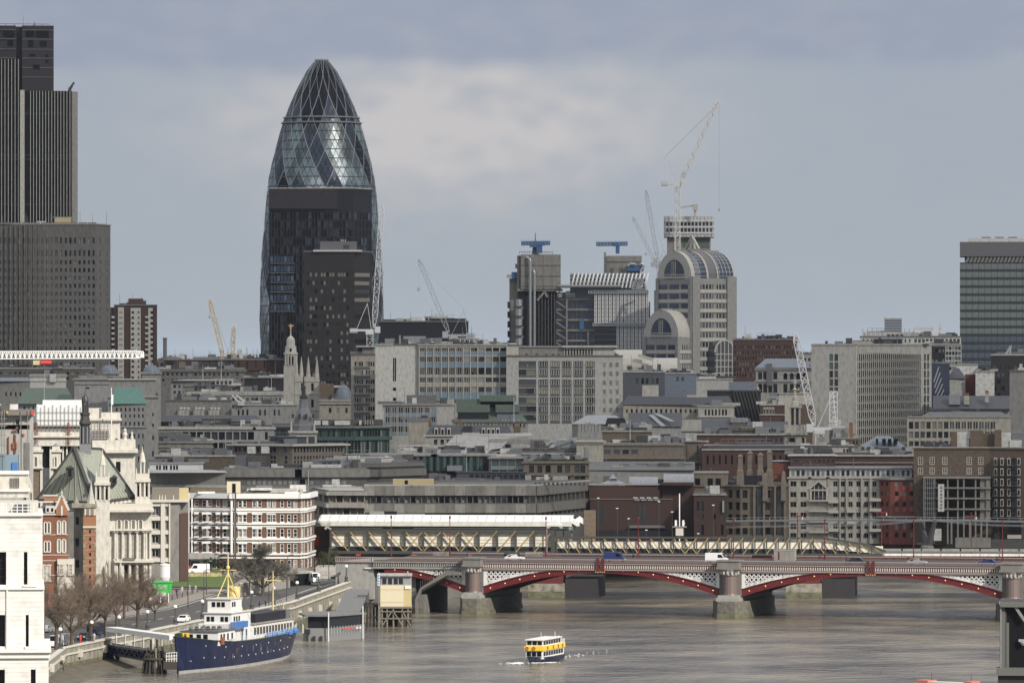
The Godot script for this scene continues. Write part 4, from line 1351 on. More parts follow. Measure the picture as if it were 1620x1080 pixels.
func cream_slabs() -> void:

	var gl:=["glass_dark","glass_mid","glass_blind","glass_dark","glass_black"]
	var a:=bld("office_block","low cream office wing with two window columns, left of the blank stair wall",1830,[[555,0],[594.5,0]],561,{
		"wall": "stone_cream","rows": [[572,7],[585.5,7,""],[600,7],[614.5,7],[629,7],[643,7],[657,7],[671,7]],"segs": [{"c": [562,565.6,569.2,572.8,580,583.6,587.2,590.8],"w": 2.6}],"glass": gl,"merge": true})
	part("penthouse","stone_grey",a,572.5,594,549,561,-1,8)
	part("roof_slab","stone_cream",a,563,594,546.5,549,0.6,10)
	fins("mullion","stone_pale",a,574,593,6,549,561,-1,1.0,0.4)
	for k in 8: part("spandrel_panel","spandrel_grey",a,559.6,593,580.0+14.4*k,584.5+14.4*k,0.06,0.2)
	var b:=bld("office_block","cream blank stair tower with one tall slot window, left of the blue panelled offices",1800,[[593.5,0],[660.5,0]],545.5,{
		"wall": "stone_pale","rows": [[566,37],[613,5],[629,5]],"segs": [{"c": [624],"w": 5}],"glass": ["glass_black"],"units": [[638,674,531.5,"zinc",6],[631,634,530,"concrete",4]]})
	fins("slot_bar","stone_cream",b,621.5,626.5,1,566,603,-0.1,0.8,0.1)
	part("roof_slab","stone_cream",b,593,661,544,546,0.3,12)
	part("downpipe","stone_brown",b,659.5,661,547,660,0.3,0.4)
	var rows:=[[550,5.5],[556.3,5.7,"spandrel_blue"],[564,8],[572.6,8.2,"spandrel_blue"],[581.3,11],[597,7.4],[612,8],[620.6,11,"spandrel_blue"],[633,8],[642,11,"spandrel_blue"]]
	var c:=bld("office_block","long cream office block with rows of blue panels under its windows",1799,[[660.5,0],[802,0]],546,{
		"wall": "stone_pale","rows": rows,"segs": [[12,0.82,2.6,0]],"glass": gl,"rev": 0.3,"clutter": 14,"masts": 3,"units": [[752,782,540,"concrete"],[690,745,543,"concrete_pale"]]})
	fins("mullion","stone_pale",c,663.1-5.8,802+5.8,13,547.5,700,-0.1,1.3,0.35)
	for k in 12: fins("glazing_bar","stone_pale",c,664.5+11.57*k,673.5+11.57*k,3,549,660,-0.28,0.55,0.12)
	var e:=bld("office_block","cream pier block with a grid of grey panelled windows, right of the blue panelled offices",1795,[[801,0],[820.5,0],[942.5,0],[985.5,0]],563.5,{
		"wall": "stone_pale","rows": [[571,8.4],[579.6,3.8,"spandrel_grey"],[584.2,9],[593.4,3.6,"spandrel_grey"],[600,8.4],[608.6,4.6,"spandrel_grey"],[614,8.6],[622.8,4,"spandrel_grey"],[628,9],[637.2,4,"spandrel_grey"],[642,9],[651.2,4,"spandrel_grey"],[656,9],[665.2,5,"spandrel_grey"]],
		"segs": [null,{"c": [825,840.5,859.5,878,896.5,915,933.8],"w": 15.4},null],"glass": ["glass_mid","glass_dark","glass_warm","glass_mid"],"rev": 0.35})
	for cx in [840.5,859.5,878,896.5,915,933.8]: fins("glazing_bar","stone_pale",e,cx-7.7,cx+7.7,4,571,672,-0.3,0.9,0.14)
	for cx in [840.5,859.5,878,896.5,915,933.8]:
		for i in 7: fins("open_sash","glass_black",e,cx-7.0,cx+7.4,4,573+14.2*i,579+14.2*i,-0.29,1.5,0.05)
	for i in 6:
		for k in 3: part("window","glass_warm" if (i*7+k*3) % 4 else "glass_blind",e,954.5+10.2*k,958.5+10.2*k,573+14.3*i,579.5+14.3*i,0.02,0.3)
	part("penthouse","concrete",e,821,892,549,563.5,-1.0,9)
	part("penthouse","stone_pale",e,892,972,550,563.5,-0.6,9)
	fins("louvre","glass_black",e,893,939,10,552,563,-0.55,2.0,0.1)
	part("roof_slab","stone_pale",e,889,977,546.5,549.5,0.6,11)
	part("roof_slab","stone_grey",e,800,890,547,549.5,-0.6,10)
	part("pier_head","stone_pale",e,801,820.6,549,563.6,-0.02,9)
	for x in [831,847,862,873,882]: part("vent","brick_dark",e,x,x+4,559.5,562,-0.95,0.3)

	var s:=bld("office_block","tall cream slab with a fine grid of window fins, right of the slanting white crane",1800,[[1284,0],[1355,0],[1458,0],[1474.5,3]],545.5,{
		"wall": "stone_cream","rows": R(560,13.1,11.0,12),"segs": [{"c": [1315.5,1323.5],"w": 5.6},[32,0.62,0.5],{"c": [1464,1469],"w": 3}],"glass": ["glass_dark","glass_mid","glass_dark","glass_green"],"rev": 0.5,"merge": true})
	for i in 12: part("floor_band","glass_sill",s,1355,1458,567.5+13.1*i,571.2+13.1*i,-0.2,0.2)
	fins("fin","stone_pale",s,1353.4,1459.6,33,557,712,0,0.6,0.3)
	part("roof_rail","steel_dark",s,1290,1470,543.5,545.6,-1,4)
	part("corner_pier","stone_pale",s,1354,1357,546,712,0.5,0.6)


# ---------------------------------------------------------------- the middle distance
func dome_on(n: Node,x: float,r: float,y0: float,y1: float,z: float,mat: String,drum:=0.0,ribs:=0) -> void:
	var mb:=MB.new()
	var h:=Y(y1)-Y(y0)
	var prof:=[[r*bs,0.0]]
	for i in 7: prof.append([r*bs*cos(PI*0.5*i/7.0),h*sin(PI*0.5*i/7.0)])
	prof.append([0.0,h])
	mb.lathe(Vector3(X(x),Y(y0),z),prof,20)
	for k in ribs:
		var t:=TAU*k/ribs
		for i in 6:
			var p:=PI*0.5*i/6.0;var q:=PI*0.5*(i+1)/6.0
			mb.bar(Vector3(X(x)+cos(t)*cos(p)*r*bs,Y(y0)+h*sin(p),z+sin(t)*cos(p)*r*bs),Vector3(X(x)+cos(t)*cos(q)*r*bs,Y(y0)+h*sin(q),z+sin(t)*cos(q)*r*bs),0.3)
	mb.tube(Vector3(X(x),Y(y1),z),Vector3(X(x),Y(y1)+1.6,z),0.3,0.08,5)
	obj("dome",mb,mat,n)
	if drum>0.0:
		var d:=MB.new()
		d.lathe(Vector3(X(x),0,z),[[r*bs*1.04,Y(y0+drum)],[r*bs*1.04,Y(y0)],[r*bs,Y(y0)+0.1]],20)
		obj("drum",d,"stone_grey",n)

func dormers(n: Node,xs: Array,w: float,y0: float,y1: float,z: float,mat:="stone_trim") -> void:
	for x in xs:
		var d:=part("dormer",mat,n,x-w*0.5,x+w*0.5,y0,y1,z,2.0)
		var g:=MB.new()
		g.box(X(x-w*0.28),X(x+w*0.28),Y(y1-0.4),Y(y0+(y1-y0)*0.25),z-0.05,z+0.06)
		obj("window",g,"glass_black",d)

func chimneys(n: Node,list: Array,mat:="brick_brown") -> void:
	for c in list:
		var s:=part("chimney",mat,n,c[0]-c[1]*0.5,c[0]+c[1]*0.5,c[2],c[3],c[4],c[1]*bs)
		var pots:=MB.new()
		for k in 3: pots.tube(Vector3(X(c[0]+c[1]*(k-1)*0.3),Y(c[2]),c[4]-c[1]*bs*0.5),Vector3(X(c[0]+c[1]*(k-1)*0.3),Y(c[2])+0.9,c[4]-c[1]*bs*0.5),0.22,0.18,6)
		obj("chimney_pots",pots,"brick_orange",s)

func spire(mb: MB,x: float,z: float,prof: Array,k:=8) -> void:
	var p:=[]
	for q in prof: p.append([q[0]*bs,Y(q[1])])
	mb.lathe(Vector3(X(x),0,z),p,k,1,1,PI/k)

func flagpole(n: Node,x: float,y0: float,y1: float,z:=0.0) -> void:
	var mb:=MB.new()
	mb.tube(Vector3(X(x),Y(y0),z),Vector3(X(x),Y(y1),z),0.12,0.06,5)
	obj("flagpole",mb,"paint_white",n)

func middle_city() -> void:
	var n: Node3D
	var dk:=["glass_dark","glass_black","glass_dark","glass_mid"]

	bld("office_block","low dark roofed block behind the stone towers with lead domes",2040,[[-20,0],[150,0]],583,{"wall": "stone_dark","rows": R(588,8,4,2),"segs": [[22,0.5,2]],"merge": true,"clutter": 9,"masts": 4})
	bld("office_block","pale blue roofed stone block at left edge under the white crane jib",1900,[[-10,0],[49,0]],604,{"wall": "stone_grey","rows": [[620,6.5]],"segs": [{"c": [9,16.5,24,31.5,40],"w": 2.6}],"shape": {"t": "mansard","y": 597,"mat": "lead_blue","in": 1.5}})
	bld("office_block","square pale stone block behind the dull green hipped roof",1850,[[47,0],[104,0]],593,{"wall": "stone_pale","bands": [[594,1.5,0.4],[602,1,0.3]],"clutter": 3,"units": [[78,88,604,"render_white",-2]]})
	n=bld("stone_building","stone building with a dull green hipped roof at left",1660,[[27,0],[118,0]],640,{"wall": "stone_pale","rows": [[643,4]],"segs": [{"c": [38,45,52,60],"w": 3}],"shape": {"t": "hip","y": 613.5,"mat": "copper_green","in": 2.6,"dz": 14}})
	flagpole(n,69.5,640,588)
	n=bld("stone_building","pale grey stone block with a small slit window, left of the teal roof",1640,[[117,0],[172,0]],600,{"wall": "stone_grey","rows": [[612.5,2.6]],"segs": [{"c": [138],"w": 6}],"bands": [[599,2,0.5],[607,1,0.3]]})
	part("upper_stage","stone_grey",n,124,168,594,600,-3,8)
	n=bld("stone_building","large grey stone telephone exchange block behind the teal roof",1620,[[170,0],[250,0]],628,{"wall": "stone_grey","rows": [[653,5],[670,5],[689,7],[713,9]],"segs": [{"c": [241.5],"w": 2.6}],"bands": [[627,2,0.5]],"clutter": 2})
	part("upper_stage","stone_grey",n,172,246,600,628,-2.5,9)
	part("cornice","stone_pale",n,171,247,599,601,-1.9,10)
	n=bld("stone_building","stone office with steep teal copper roof and rows of small arched windows",1585,[[172,0],[231,0]],640,{"wall": "stone_grey","rows": [[645,5.5],[655,5.5],[667,6],[686,7],[703,9],[722,9]],"segs": [{"c": [184,191,198,205,212,219,225.5],"w": 2.7}],"glass": dk,"shape": {"t": "hip","y": 613,"mat": "copper_teal","in": 2.2,"dz": 13},"bands": [[675,1.5,0.4]]})
	flagpole(n,176,672,613,1.0)
	for dm in [[172.5,16.5,"left lead dome on its stone drum, left of the twin"],[239,16.5,"right lead dome on its stone drum, above the brick hotel's corner"]]:
		n=begin("domed_tower",["stone tower with grey lead dome beside the crane trolley, left of its twin","stone tower with grey lead dome behind the teal roof, right of its twin"][0 if dm[0]<200 else 1],"tower",dm[0],1760)
		part("tower_shaft","stone_grey",n,dm[0]-15,dm[0]+15,590,760,0,7)
		part("cornice","stone_grey",n,dm[0]-17,dm[0]+17,588.5,591.5,0.5,8)
		dome_on(n,dm[0],13,588.5,577.5,-3.4,"lead_blue",0,12)
	bld("office_block","long low brown office range with dark end bays on the skyline left of the church",2320,[[258,0],[318,0],[370,0],[452,0]],569,{"wall": "brick_dark","rows": [[571,11]],"segs": [[3,0.55],[10,0.7],[6,0.15]],"merge": true,"clutter": 10,"masts": 5,"bands": [[584,2,0.4]]})
	bld("office_block","grey beige flat roofed block below the long brown range",2160,[[252,0],[388,0]],585,{"wall": "concrete_warm","rows": R(590,9,4,3),"segs": [[18,0.5,2]],"merge": true,"clutter": 6,"bands": [[585,3,0.5]]})
	bld("office_block","pale roofed block with two flagpoles below the grey beige block",2090,[[270,0],[380,0]],603,{"wall": "stone_grey","rows": R(609,9,4.5,3),"segs": [[14,0.5,2]],"merge": true,"shape": {"t": "mansard","y": 600,"mat": "roof_pale","in": 6}})
	n=bld("office_block","black windowless roof block left of the four pinnacles",1990,[[386,0],[460,0]],598,{"wall": "black_clad2","clutter": 3})
	flagpole(n,429,640,597,1.0)
	n=bld("office_block","grey office block with a strip of fins and one blue end panel",2010,[[290,0],[425,0]],611,{"wall": "concrete","rows": [[613,8],[627,6]],"segs": [[26,0.5,34,1]],"glass": dk,"merge": true,"bands": [[610,1.5,0.5],[623,2,0.3]]})
	part("blue_panel","spandrel_blue",n,315.5,325,612,619,0.1,0.4)
	flagpole(n,320.5,602,578,-3);flagpole(n,349.5,603,570,-3)
	bld("office_block","long low block with pale parapet band left of the church towers",1950,[[296,0],[449,0]],620.5,{"wall": "stone_grey","rows": [[629,5],[640,6]],"segs": [[20,0.5,2]],"merge": true,"bands": [[620,5,0.4]],"bm": "concrete_pale","clutter": 7})
	n=bld("office_block","grey block topped by groups of pale arched ventilation units",1850,[[262,0],[366,0]],634,{"wall": "concrete","clutter": 3,"units": [[275,294,629,"zinc"],[355,368,632,"zinc"]]})
	for k in [284,289,295,308,313,319,332,337.5,343]:
		var vent:=MB.new()
		vent.tube(Vector3(X(k),Y(658),1),Vector3(X(k),Y(648.5),1),0.75,0.75,8)
		vent.tube(Vector3(X(k),Y(648.5),1),Vector3(X(k)+0.7,Y(646),0.2),0.75,0.6,8)
		obj("vent_pipe",vent,"concrete_pale",n)
	n=bld("stone_building","stone block with pairs of slit windows just left of the dark lead steeple",1830,[[370,0],[470,0]],641,{"wall": "stone_grey","rows": [[648,9]],"segs": [{"c": [377,384,391,411,419,434,441],"w": 3}],"glass": dk,"clutter": 4})
	var scis:=MB.new()
	for s in [[367,625,379,637],[373,625,387,634],[379,637,387,634]]: scis.bar(Vector3(X(s[0]),Y(s[1]),1),Vector3(X(s[2]),Y(s[3]),1),0.5)
	scis.box(X(376),X(386),Y(641),Y(636),-1,1)
	obj("cleaning_cradle",scis,"paint_white",n)
	bld("office_block","long dark slate roofed range above the big windowed stone block",1780,[[248,0],[300,0],[418,0]],668,{"wall": "stone_dark","shape": {"t": "mansard","y": 657,"mat": "slate","in": 3},"clutter": 9,"bands": [[668,3,0.4]]})
	n=bld("stone_building","pale stone block with a row of ten large square windows",1700,[[248,0],[402,0],[434,0]],676.5,{"wall": "stone_grey","rows": [[683,12.5],[700,12]],"segs": [{"c": [293,304.5,316,327.5,339,350.5,362,373.5,385,396.5],"w": 9.6},{"c": [421],"w": 4.5}],"glass": dk,"bands": [[676,3,0.5]],"bm": "stone_pale","rev": 0.8,"clutter": 8})
	part("louvre_panel","roof_grey",n,250,287,683,694,0.1,0.3)
	n=bld("glass_office","teal glass office with a curved front and white roof boxes, behind the dark steeple",1750,[[432,10],[500,-4],[560,-6],[616,6]],676,{"wall": "teal_dull","rows": [[680,10],[697,20]],"segs": [[12,0.8,1],[14,0.8,1],[12,0.8,1]],"glass": ["glass_green","glass_dark","glass_pale","glass_green","glass_dark"],"bands": [[675,2.5,0.8],[690.5,5.5,0.6]],"bm": "teal_dull","roofmat": "roof_felt"})
	for u in [[497,507],[509.5,519],[529,554],[568,572]]: part("roof_unit","render_white",n,u[0],u[1],665.5,672.5,-5,4)
	part("penthouse","roof_felt",n,480,606,664,676,-7,6)
	for k in 4: part("vent_fin","concrete_pale",n,577+4*k,578.4+4*k,665,672,-4,2)
	bld("office_block","pale concrete block with thin string courses at left below the windowed stone block",1650,[[246,0],[336,0]],699,{"wall": "concrete","bands": [[699,1.5,0.5],[706,1.2,0.4],[713,1.2,0.4]],"bm": "concrete_pale","clutter": 6})
	n=bld("office_block","white fronted office with long pale roof slab and tawny lower storey, left of centre",1600,[[367,8],[462,-4],[545,10]],704,{"wall": "stone_brown","rows": [[707.5,7.5],[721,5],[728,5]],"segs": [{"c": [373,379,387,408.5,429,434,452],"w": 4.4},[16,0.55,2]],"glass": dk,"bands": [[702.6,2.6,1.2]],"bm": "stone_trim"})
	part("white_panel","render_white",n,391,404,706,717,0.35,0.3);part("white_panel","render_white",n,413,426,706,717,0.35,0.3)
	part("plant_unit","roof_felt",n,391,420,721,736,3,3)
	part("plant_unit","grey_clad",n,372,391,720,738,2.5,3)
	bld("office_block","brown brick roof storey at left below the pale concrete block",1500,[[244,0],[372,0]],722,{"wall": "brick_brown","rows": [[727,5]],"segs": [{"c": [278,304,314],"w": 8}],"clutter": 10,"units": [[286,296,721,"paint_white"]]})
	bld("penthouse_block","white rooftop penthouse with dark square openings above the brown office",1440,[[236,0],[312,0],[321,6]],733.5,{"wall": "paint_white","rows": [[736,7]],"segs": [{"c": [248,252.5,259,263,270,275,279.5],"w": 3.2},null],"glass": ["glass_black"]})
	n=bld("office_block","grey roof with a slatted louvre strip above the brick hotel",1410,[[236,0],[356,-8]],748,{"wall": "concrete","shape": {"t": "mansard","y": 744,"mat": "roof_pale","in": 4},"bands": [[766,4,0.7]],"bm": "concrete_pale","back": 20})
	for k in 26: piece("louvre","glass_black",n,Vector3(X(264+3.5*k),Y(756.5-0.16*k),0.7+0.27*k),Vector3(0.33,8.2*bs,0.5))

	n=begin("church","pale stone church tower with four tall pinnacles, right of the domed lantern tower","church",487,1850)
	part("tower_shaft","stone_cream",n,466,505,596,760,0,8)
	for x in [468.5,476.5,487.5,501]:
		var mb:=MB.new()
		var z:=-1.2 if x != 476.5 else -6.5
		spire(mb,x,z,[[4.0,760],[4.0,594],[3.2,590],[2.9,584],[1.6,574],[0.4,564.5],[0.0,563]])
		obj("pinnacle",mb,"stone_cream",n)
	for x in [478,494]:
		for y in [606,632]: part("belfry_opening","glass_black",n,x-2,x+2,y,y+12,0.02,0.2)
	for y in [602,622,648]: part("string_course","stone_pale",n,465,506,y,y+1.4,0.25,8.5)
	n=begin("church","slim stone lantern tower with small dome and golden weather vane","church",459.5,1900)
	part("tower_shaft","stone_cream",n,448.5,471,576,760,0,6)
	var lt:=MB.new()
	spire(lt,459.5,-2.6,[[9.5,576],[9.5,561],[11.6,560.5],[11.6,557.5],[9.6,557],[9.0,549],[9.2,547.5],[7.2,547],[7.0,539],[6.0,535.5],[3.4,532.5],[1.2,531],[0.9,524],[0,522]],12)
	obj("lantern",lt,"stone_pale",n)
	for k in 5: part("column","stone_pale",n,450.3+4.6*k,451.9+4.6*k,561,577,0.5,0.7)
	for x in [455,461.5]: part("opening","glass_black",n,x,x+3,564,576,0.1,0.2)
	for y in [551]: part("opening","glass_black",n,458,461,y,y+5,-0.5,0.3)
	var van:=MB.new()
	van.bar(Vector3(X(459.5),Y(523),-2.6),Vector3(X(459.5),Y(512.5),-2.6),0.35)
	van.bar(Vector3(X(456),Y(515),-2.6),Vector3(X(464),Y(515),-2.6),0.45)
	van.lathe(Vector3(X(459.5),Y(518.5),-2.6),[[0,-0.5],[0.5,0],[0,0.5]],8)
	obj("weather_vane",van,"gold",n)
	n=begin("church","dark lead steeple with stepped lantern rising from an octagonal stone base","church",480,1640)
	part("tower_shaft","stone_pale",n,457,501,686,760,0,8)
	part("cornice","stone_pale",n,455.5,502.5,681.5,685,0.6,9)
	var stp:=MB.new()
	spire(stp,480,-4,[[19,682],[19,673],[17,671],[15,660],[9,645],[7.5,636],[7.6,632],[5.5,631]],8)
	obj("steeple",stp,"lead",n)
	var st2:=MB.new()
	spire(st2,480,-4,[[5.5,631],[6.6,630],[6.6,626],[3.6,625],[3.2,613],[4.0,612],[1.6,609],[0.9,596],[0,588]],8)
	obj("lantern",st2,"lead_dark",n)
	for x in [461,471.5,482,493]: part("lucarne","lead_dark",n,x,x+4,655,661,-0.5,1.0)
	part("clock_opening","glass_black",n,469,477,691,696,0.05,0.2)
	for x in [460.5,497]:
		var pn:=MB.new()
		spire(pn,x,-1,[[1.8,682],[1.6,672],[0,664]])
		obj("pinnacle",pn,"stone_pale",n)
	n=bld("domed_hall","stone hall with ribbed grey dome left of the cream office wing",1880,[[503,0],[556,0]],634,{"wall": "stone_cream","rows": [[645,8]],"segs": [{"c": [522,534.5,548],"w": 4}],"bands": [[633,1.5,0.4],[637.5,1.5,0.6]]})
	part("roof_box","brick_brown",n,504.5,528,607,633,-6,8)
	part("roof_box","render_white",n,527,541,610,613,-9,4)
	dome_on(n,543.5,13.5,634,609.5,-5,"lead_blue",0,22)

	n=bld("office_block","lower office with blue bands and grey roof hut before the blank stair tower",1760,[[605,0],[691,0],[719,0]],640.5,{"wall": "stone_pale","rows": [[644,8.5],[652.7,6.3,"spandrel_blue"],[659.3,8.4],[668,5.6,"spandrel_blue"],[674,9],[683.5,6,"spandrel_blue"]],"segs": [[8,0.9,3,0],null],"glass": ["glass_mid","glass_dark","glass_blind","glass_dark"],"rev": 0.3})
	fins("mullion","stone_pale",n,608,691,24,643.5,695,-0.2,0.7,0.2)
	part("roof_hut","roof_grey",n,643,691,625,640.5,-3,7);part("roof_hut","render_white",n,652,659,629,638.5,-2.9,0.5)
	part("roof_slab","stone_grey",n,604,720,638.5,641,0.5,9)
	n=bld("copper_roof_building","building with stepped green copper mansard roof in front of the grid windows",1735,[[716,0],[835,0]],668,{"wall": "stone_grey","rows": [[670,6]],"segs": [[20,0.4,3]],"merge": true})
	roof_on(n,"mansard",X(716),X(836),Y(668),Y(640),-11,0.3,"copper_green",5.0)
	part("roof_step","copper_green",n,722,775,640,652,0.2,5);part("roof_step","copper_green",n,784,822,640,652,0.2,5)
	part("roof_recess","glass_dark",n,724,773,652.2,664,-0.6,3);part("roof_recess","lead_blue",n,786,820,652.2,662,-0.6,3)
	part("roof_cap","copper_green",n,758.5,816.5,625,635,-1,8);part("roof_recess","glass_black",n,760,814,634.5,640,-2,6);part("roof_cap","copper_green",n,720,760,631,640,-2,6)
	for k in 6: part("arch_panel","stone_pale",n,794+k*5,796.5+k*5,663,671,-0.3,0.4)
	flagpole(n,813,668,628,1)
	bld("plain_block","small blank cream block left of the dormered mansard",1700,[[646,0],[682,0]],665,{"wall": "stone_cream","bands": [[664.5,1.5,0.3]],"clutter": 2})
	n=bld("mansard_building","pale stone building with dark slate mansard and white dormers",1660,[[673,0],[722,0],[812,0]],689,{"wall": "stone_cream","rows": [[695,8],[708,8]],"segs": [{"c": [689,699.5,709],"w": 5.5},[12,0.4,4]],"glass": dk,"bands": [[688,2,0.6]],"bm": "stone_trim"})
	roof_on(n,"mansard",X(673),X(812),Y(688),Y(672.5),-11,-0.2,"slate",1.6)
	dormers(n,[690,700,710,765,773,780,787.5],6.0,676.5,687.5,0.1)
	part("bay_head","lead_dark",n,734,747,674,684,0.3,3);part("bay","stone_pale",n,731,759,684,689,0.4,3)
	chimneys(n,[[818,11,674.5,690,-2],[680,5,669,676,-6],[728,6,668,675,-6]])

	n=begin("exhibition_hall","hall with a big pale grey sculpted tent shaped roof","building",750,1560)
	var mb:=MB.new()
	var q:=func(x: float,y: float,z: float) -> Vector3: return Vector3(X(x),Y(y),z)
	mb.quado(q.call(694,713.5,2),q.call(720.5,687.5,-6),q.call(806,694,-10),q.call(774,712,1),Vector3(0,1,1))
	mb.trio(q.call(694,713.5,2),q.call(774,712,1),q.call(776,714,1.4),Vector3(0,0,1))
	mb.quado(q.call(774,712,1),q.call(793,708.5,1),q.call(803,699,-3),q.call(806,694,-10),Vector3(0,1,1))
	mb.quado(q.call(720.5,687.5,-6),q.call(842,685.5,-14),q.call(842,690,-12),q.call(806,694,-10),Vector3(0,1,0.3))
	obj("roof",mb,"roof_pale",n)
	part("wall","glass_green",n,697,790,713.6,730,0.6,14)
	part("wall","stone_grey",n,776,870,694.5,730,-6,10)
	for k in 4: part("window","glass_dark",n,800+13*k,808+13*k,703,708,-5.9,0.3)
	part("blue_hoarding","crane_blue",n,836,847,702,710,-5.7,0.4)
	part("eaves","roof_pale",n,690,800,713.2,715,2.2,3)
	n=bld("office_block","low block with a sloping glass roof lantern, right of the tent shaped roof",1530,[[826,0],[914,0]],710,{"wall": "roof_grey","clutter": 5,"bands": [[716,2.5,0.8]],"bm": "concrete_pale"})
	var gl:=MB.new()
	gl.quado(Vector3(X(862),Y(712),0.5),Vector3(X(886),Y(693),-2),Vector3(X(913),Y(691.5),-2),Vector3(X(913),Y(695),0.5),Vector3(0,1,1))
	gl.box(X(880),X(913),Y(712),Y(696),-8,0)
	obj("roof_lantern",gl,"zinc",n)
	for k in 4: part("window","glass_pale",n,888+6.2*k,893+6.2*k,697,703,0.05,0.3)
	n=bld("stone_pavilion","white stone block with carved front and a cluster of tall chimneys",1525,[[912,0],[954.5,0]],698,{"wall": "stone_pale","bands": [[697,2,0.8],[701,1,0.4]],"bm": "stone_trim"})
	part("carved_panel","stone_grey",n,925,932,707,726,0.2,0.4)
	for x in [917,922.5,928,933,938,943.5,949]: part("chimney","stone_grey",n,x-2,x+2,668+absf(x-931)*0.25,698,-3,2)
	part("chimney_base","stone_grey",n,914,953,684,698,-2.5,4)
	bld("stone_building","brown stone block with a planted roof terrace, right of the carved white block",1560,[[954,0],[1082,0]],702.5,{"wall": "stone_brown","rows": [[711,7]],"segs": [{"c": [961,976,990,1004],"w": 10}],"glass": dk,"bands": [[702,3,0.4],[722,4,0.6]],"clutter": 6})
	n=bld("brick_building","tawny brick block with a flagpole behind the planted terrace",1600,[[953,0],[1032,0]],682,{"wall": "brick_brown","clutter": 7,"bands": [[681,2,0.4]],"bm": "concrete_pale"})
	flagpole(n,997,700,664,1)
	n=bld("office_block","grey roofed block with one wide sloping dark window, below the cream pier block",1720,[[905,0],[997,0]],672,{"wall": "roof_grey","shape": {"t": "mansard","y": 657,"mat": "zinc","in": 5},"clutter": 3})
	mb=MB.new()
	mb.quado(Vector3(X(958),Y(671),0.5),Vector3(X(961),Y(661),-1.6),Vector3(X(988),Y(661),-1.6),Vector3(X(992),Y(671),0.5),Vector3(0,1,1))
	obj("sloping_window",mb,"glass_black",n)
	n=bld("gabled_building","slate gabled house with slanting white rooflights, right of the sloping dark window",1700,[[996,0],[1078,0]],676,{"wall": "stone_grey","shape": {"t": "gable","y": 653,"mat": "slate","dz": 11}})
	for s in [[1026,656,1046,676],[1034,654,1060,668],[1006,662,1020,676]]:
		mb=MB.new()
		mb.quado(Vector3(X(s[0]),Y(s[1]),-3.2),Vector3(X(s[0]+8),Y(s[1]),-3.2),Vector3(X(s[2]+8),Y(s[3]-2),0.6),Vector3(X(s[2]),Y(s[3]-2),0.6),Vector3(0,1,1))
		obj("rooflight",mb,"glass_sill",n)
	bld("stone_building","cream terrace with square windows under a long dark slate roof, right of the pier block",1790,[[986,0],[1160,0]],641.5,{"wall": "stone_cream","rows": [[647,6]],"segs": [[17,0.42,2,40]],"glass": dk,"shape": {"t": "mansard","y": 627,"mat": "slate","in": 1.5},"units": [[1087,1119,625,"stone_cream",0],[1016,1042,609.5,"stone_cream",6]],"clutter": 4})
	n=bld("arcaded_house","cream block with a row of arched windows, left of the raked dark glass block",1770,[[1105,0],[1162,0]],643,{"wall": "stone_cream","rows": [[647.5,9.5]],"segs": [{"c": [1116.5,1122,1127.5,1133,1138.5,1144,1149],"w": 3}],"glass": dk,"bands": [[642,1.5,0.4],[658.5,1.5,0.5]]})
	bld("mansard_building","dark slate fronted block with paired windows just right of the pier block",1900,[[985,0],[1052,0]],589,{"wall": "slate","rows": [[598,9]],"segs": [{"c": [1008,1017,1024,1033,1040],"w": 4}],"glass": dk,"units": [[1040,1046,576,"slate",2]],"clutter": 3})
	n=begin("vaulted_hall","pale stone hall with rounded barrel roofs at the foot of the vaulted office","building",1022,2150)
	for s in [[969,1016,553,586],[1004,1072,566,590]]: roof_on(n,"barrel",X(s[0]),X(s[1]),Y(s[3]),Y(s[2]),-16,2,"stone_pale",1)
	part("wall","stone_grey",n,969,1072,585,760,0,14)
	mb=MB.new()
	mb.bar(Vector3(X(1010),Y(562),3),Vector3(X(1034),Y(569),3),1.2)
	obj("buttress",mb,"stone_pale",n)
	bld("office_block","blue grey roofed block below the vaulted office",1930,[[1050,0],[1102,0]],591,{"wall": "lead_blue","rows": [[596,7]],"segs": [{"c": [1072,1080],"w": 4}],"glass": dk,"clutter": 5})
	bld("office_block","flat pale roof with plant below the glass conservatory",2020,[[1086,0],[1160,0]],600,{"wall": "stone_pale","clutter": 14,"masts": 3})
	n=bld("glass_office","dark raked glass block with slanting stripes, above the red brown roofs",1850,[[1119,0],[1158,0],[1204,0]],618,{"wall": "black_clad2","rows": [[625,9],[638,9]],"segs": [{"c": [1130,1140,1150],"w": 6},null],"glass": dk})
	part("plant_room","lead_blue",n,1153,1196,604,618,-2,8)
	for k in 8:
		mb=MB.new()
		mb.bar(Vector3(X(1160+5.2*k),Y(617.5),0.3),Vector3(X(1172+5.2*k),Y(664),0.9),0.62)
		obj("slanting_rib",mb,"steel_dark",n)
	n=bld("brick_building","tall dark brown block behind the vaulted office's right flank",2180,[[1160,0],[1262,0]],537.5,{"wall": "brick_dark","rows": R(546,9,5,6),"segs": [[24,0.45,1]],"merge": true,"clutter": 4,"units": [[1236,1244,534,"brick_dark"]]})
	n=bld("arcaded_office","grey roofed office with a row of white arches over raked dark glass",2040,[[1196,0],[1284,0]],583,{"wall": "stone_grey","rows": [[588,12],[607,14]],"segs": [{"c": [1203,1211,1219,1227,1243,1253,1263,1273],"w": 6.4}],"glass": ["glass_black","glass_dark"],"shape": {"t": "mansard","y": 567,"mat": "lead_blue","in": 4},"bands": [[583,2,0.6],[602,2,0.5]]})
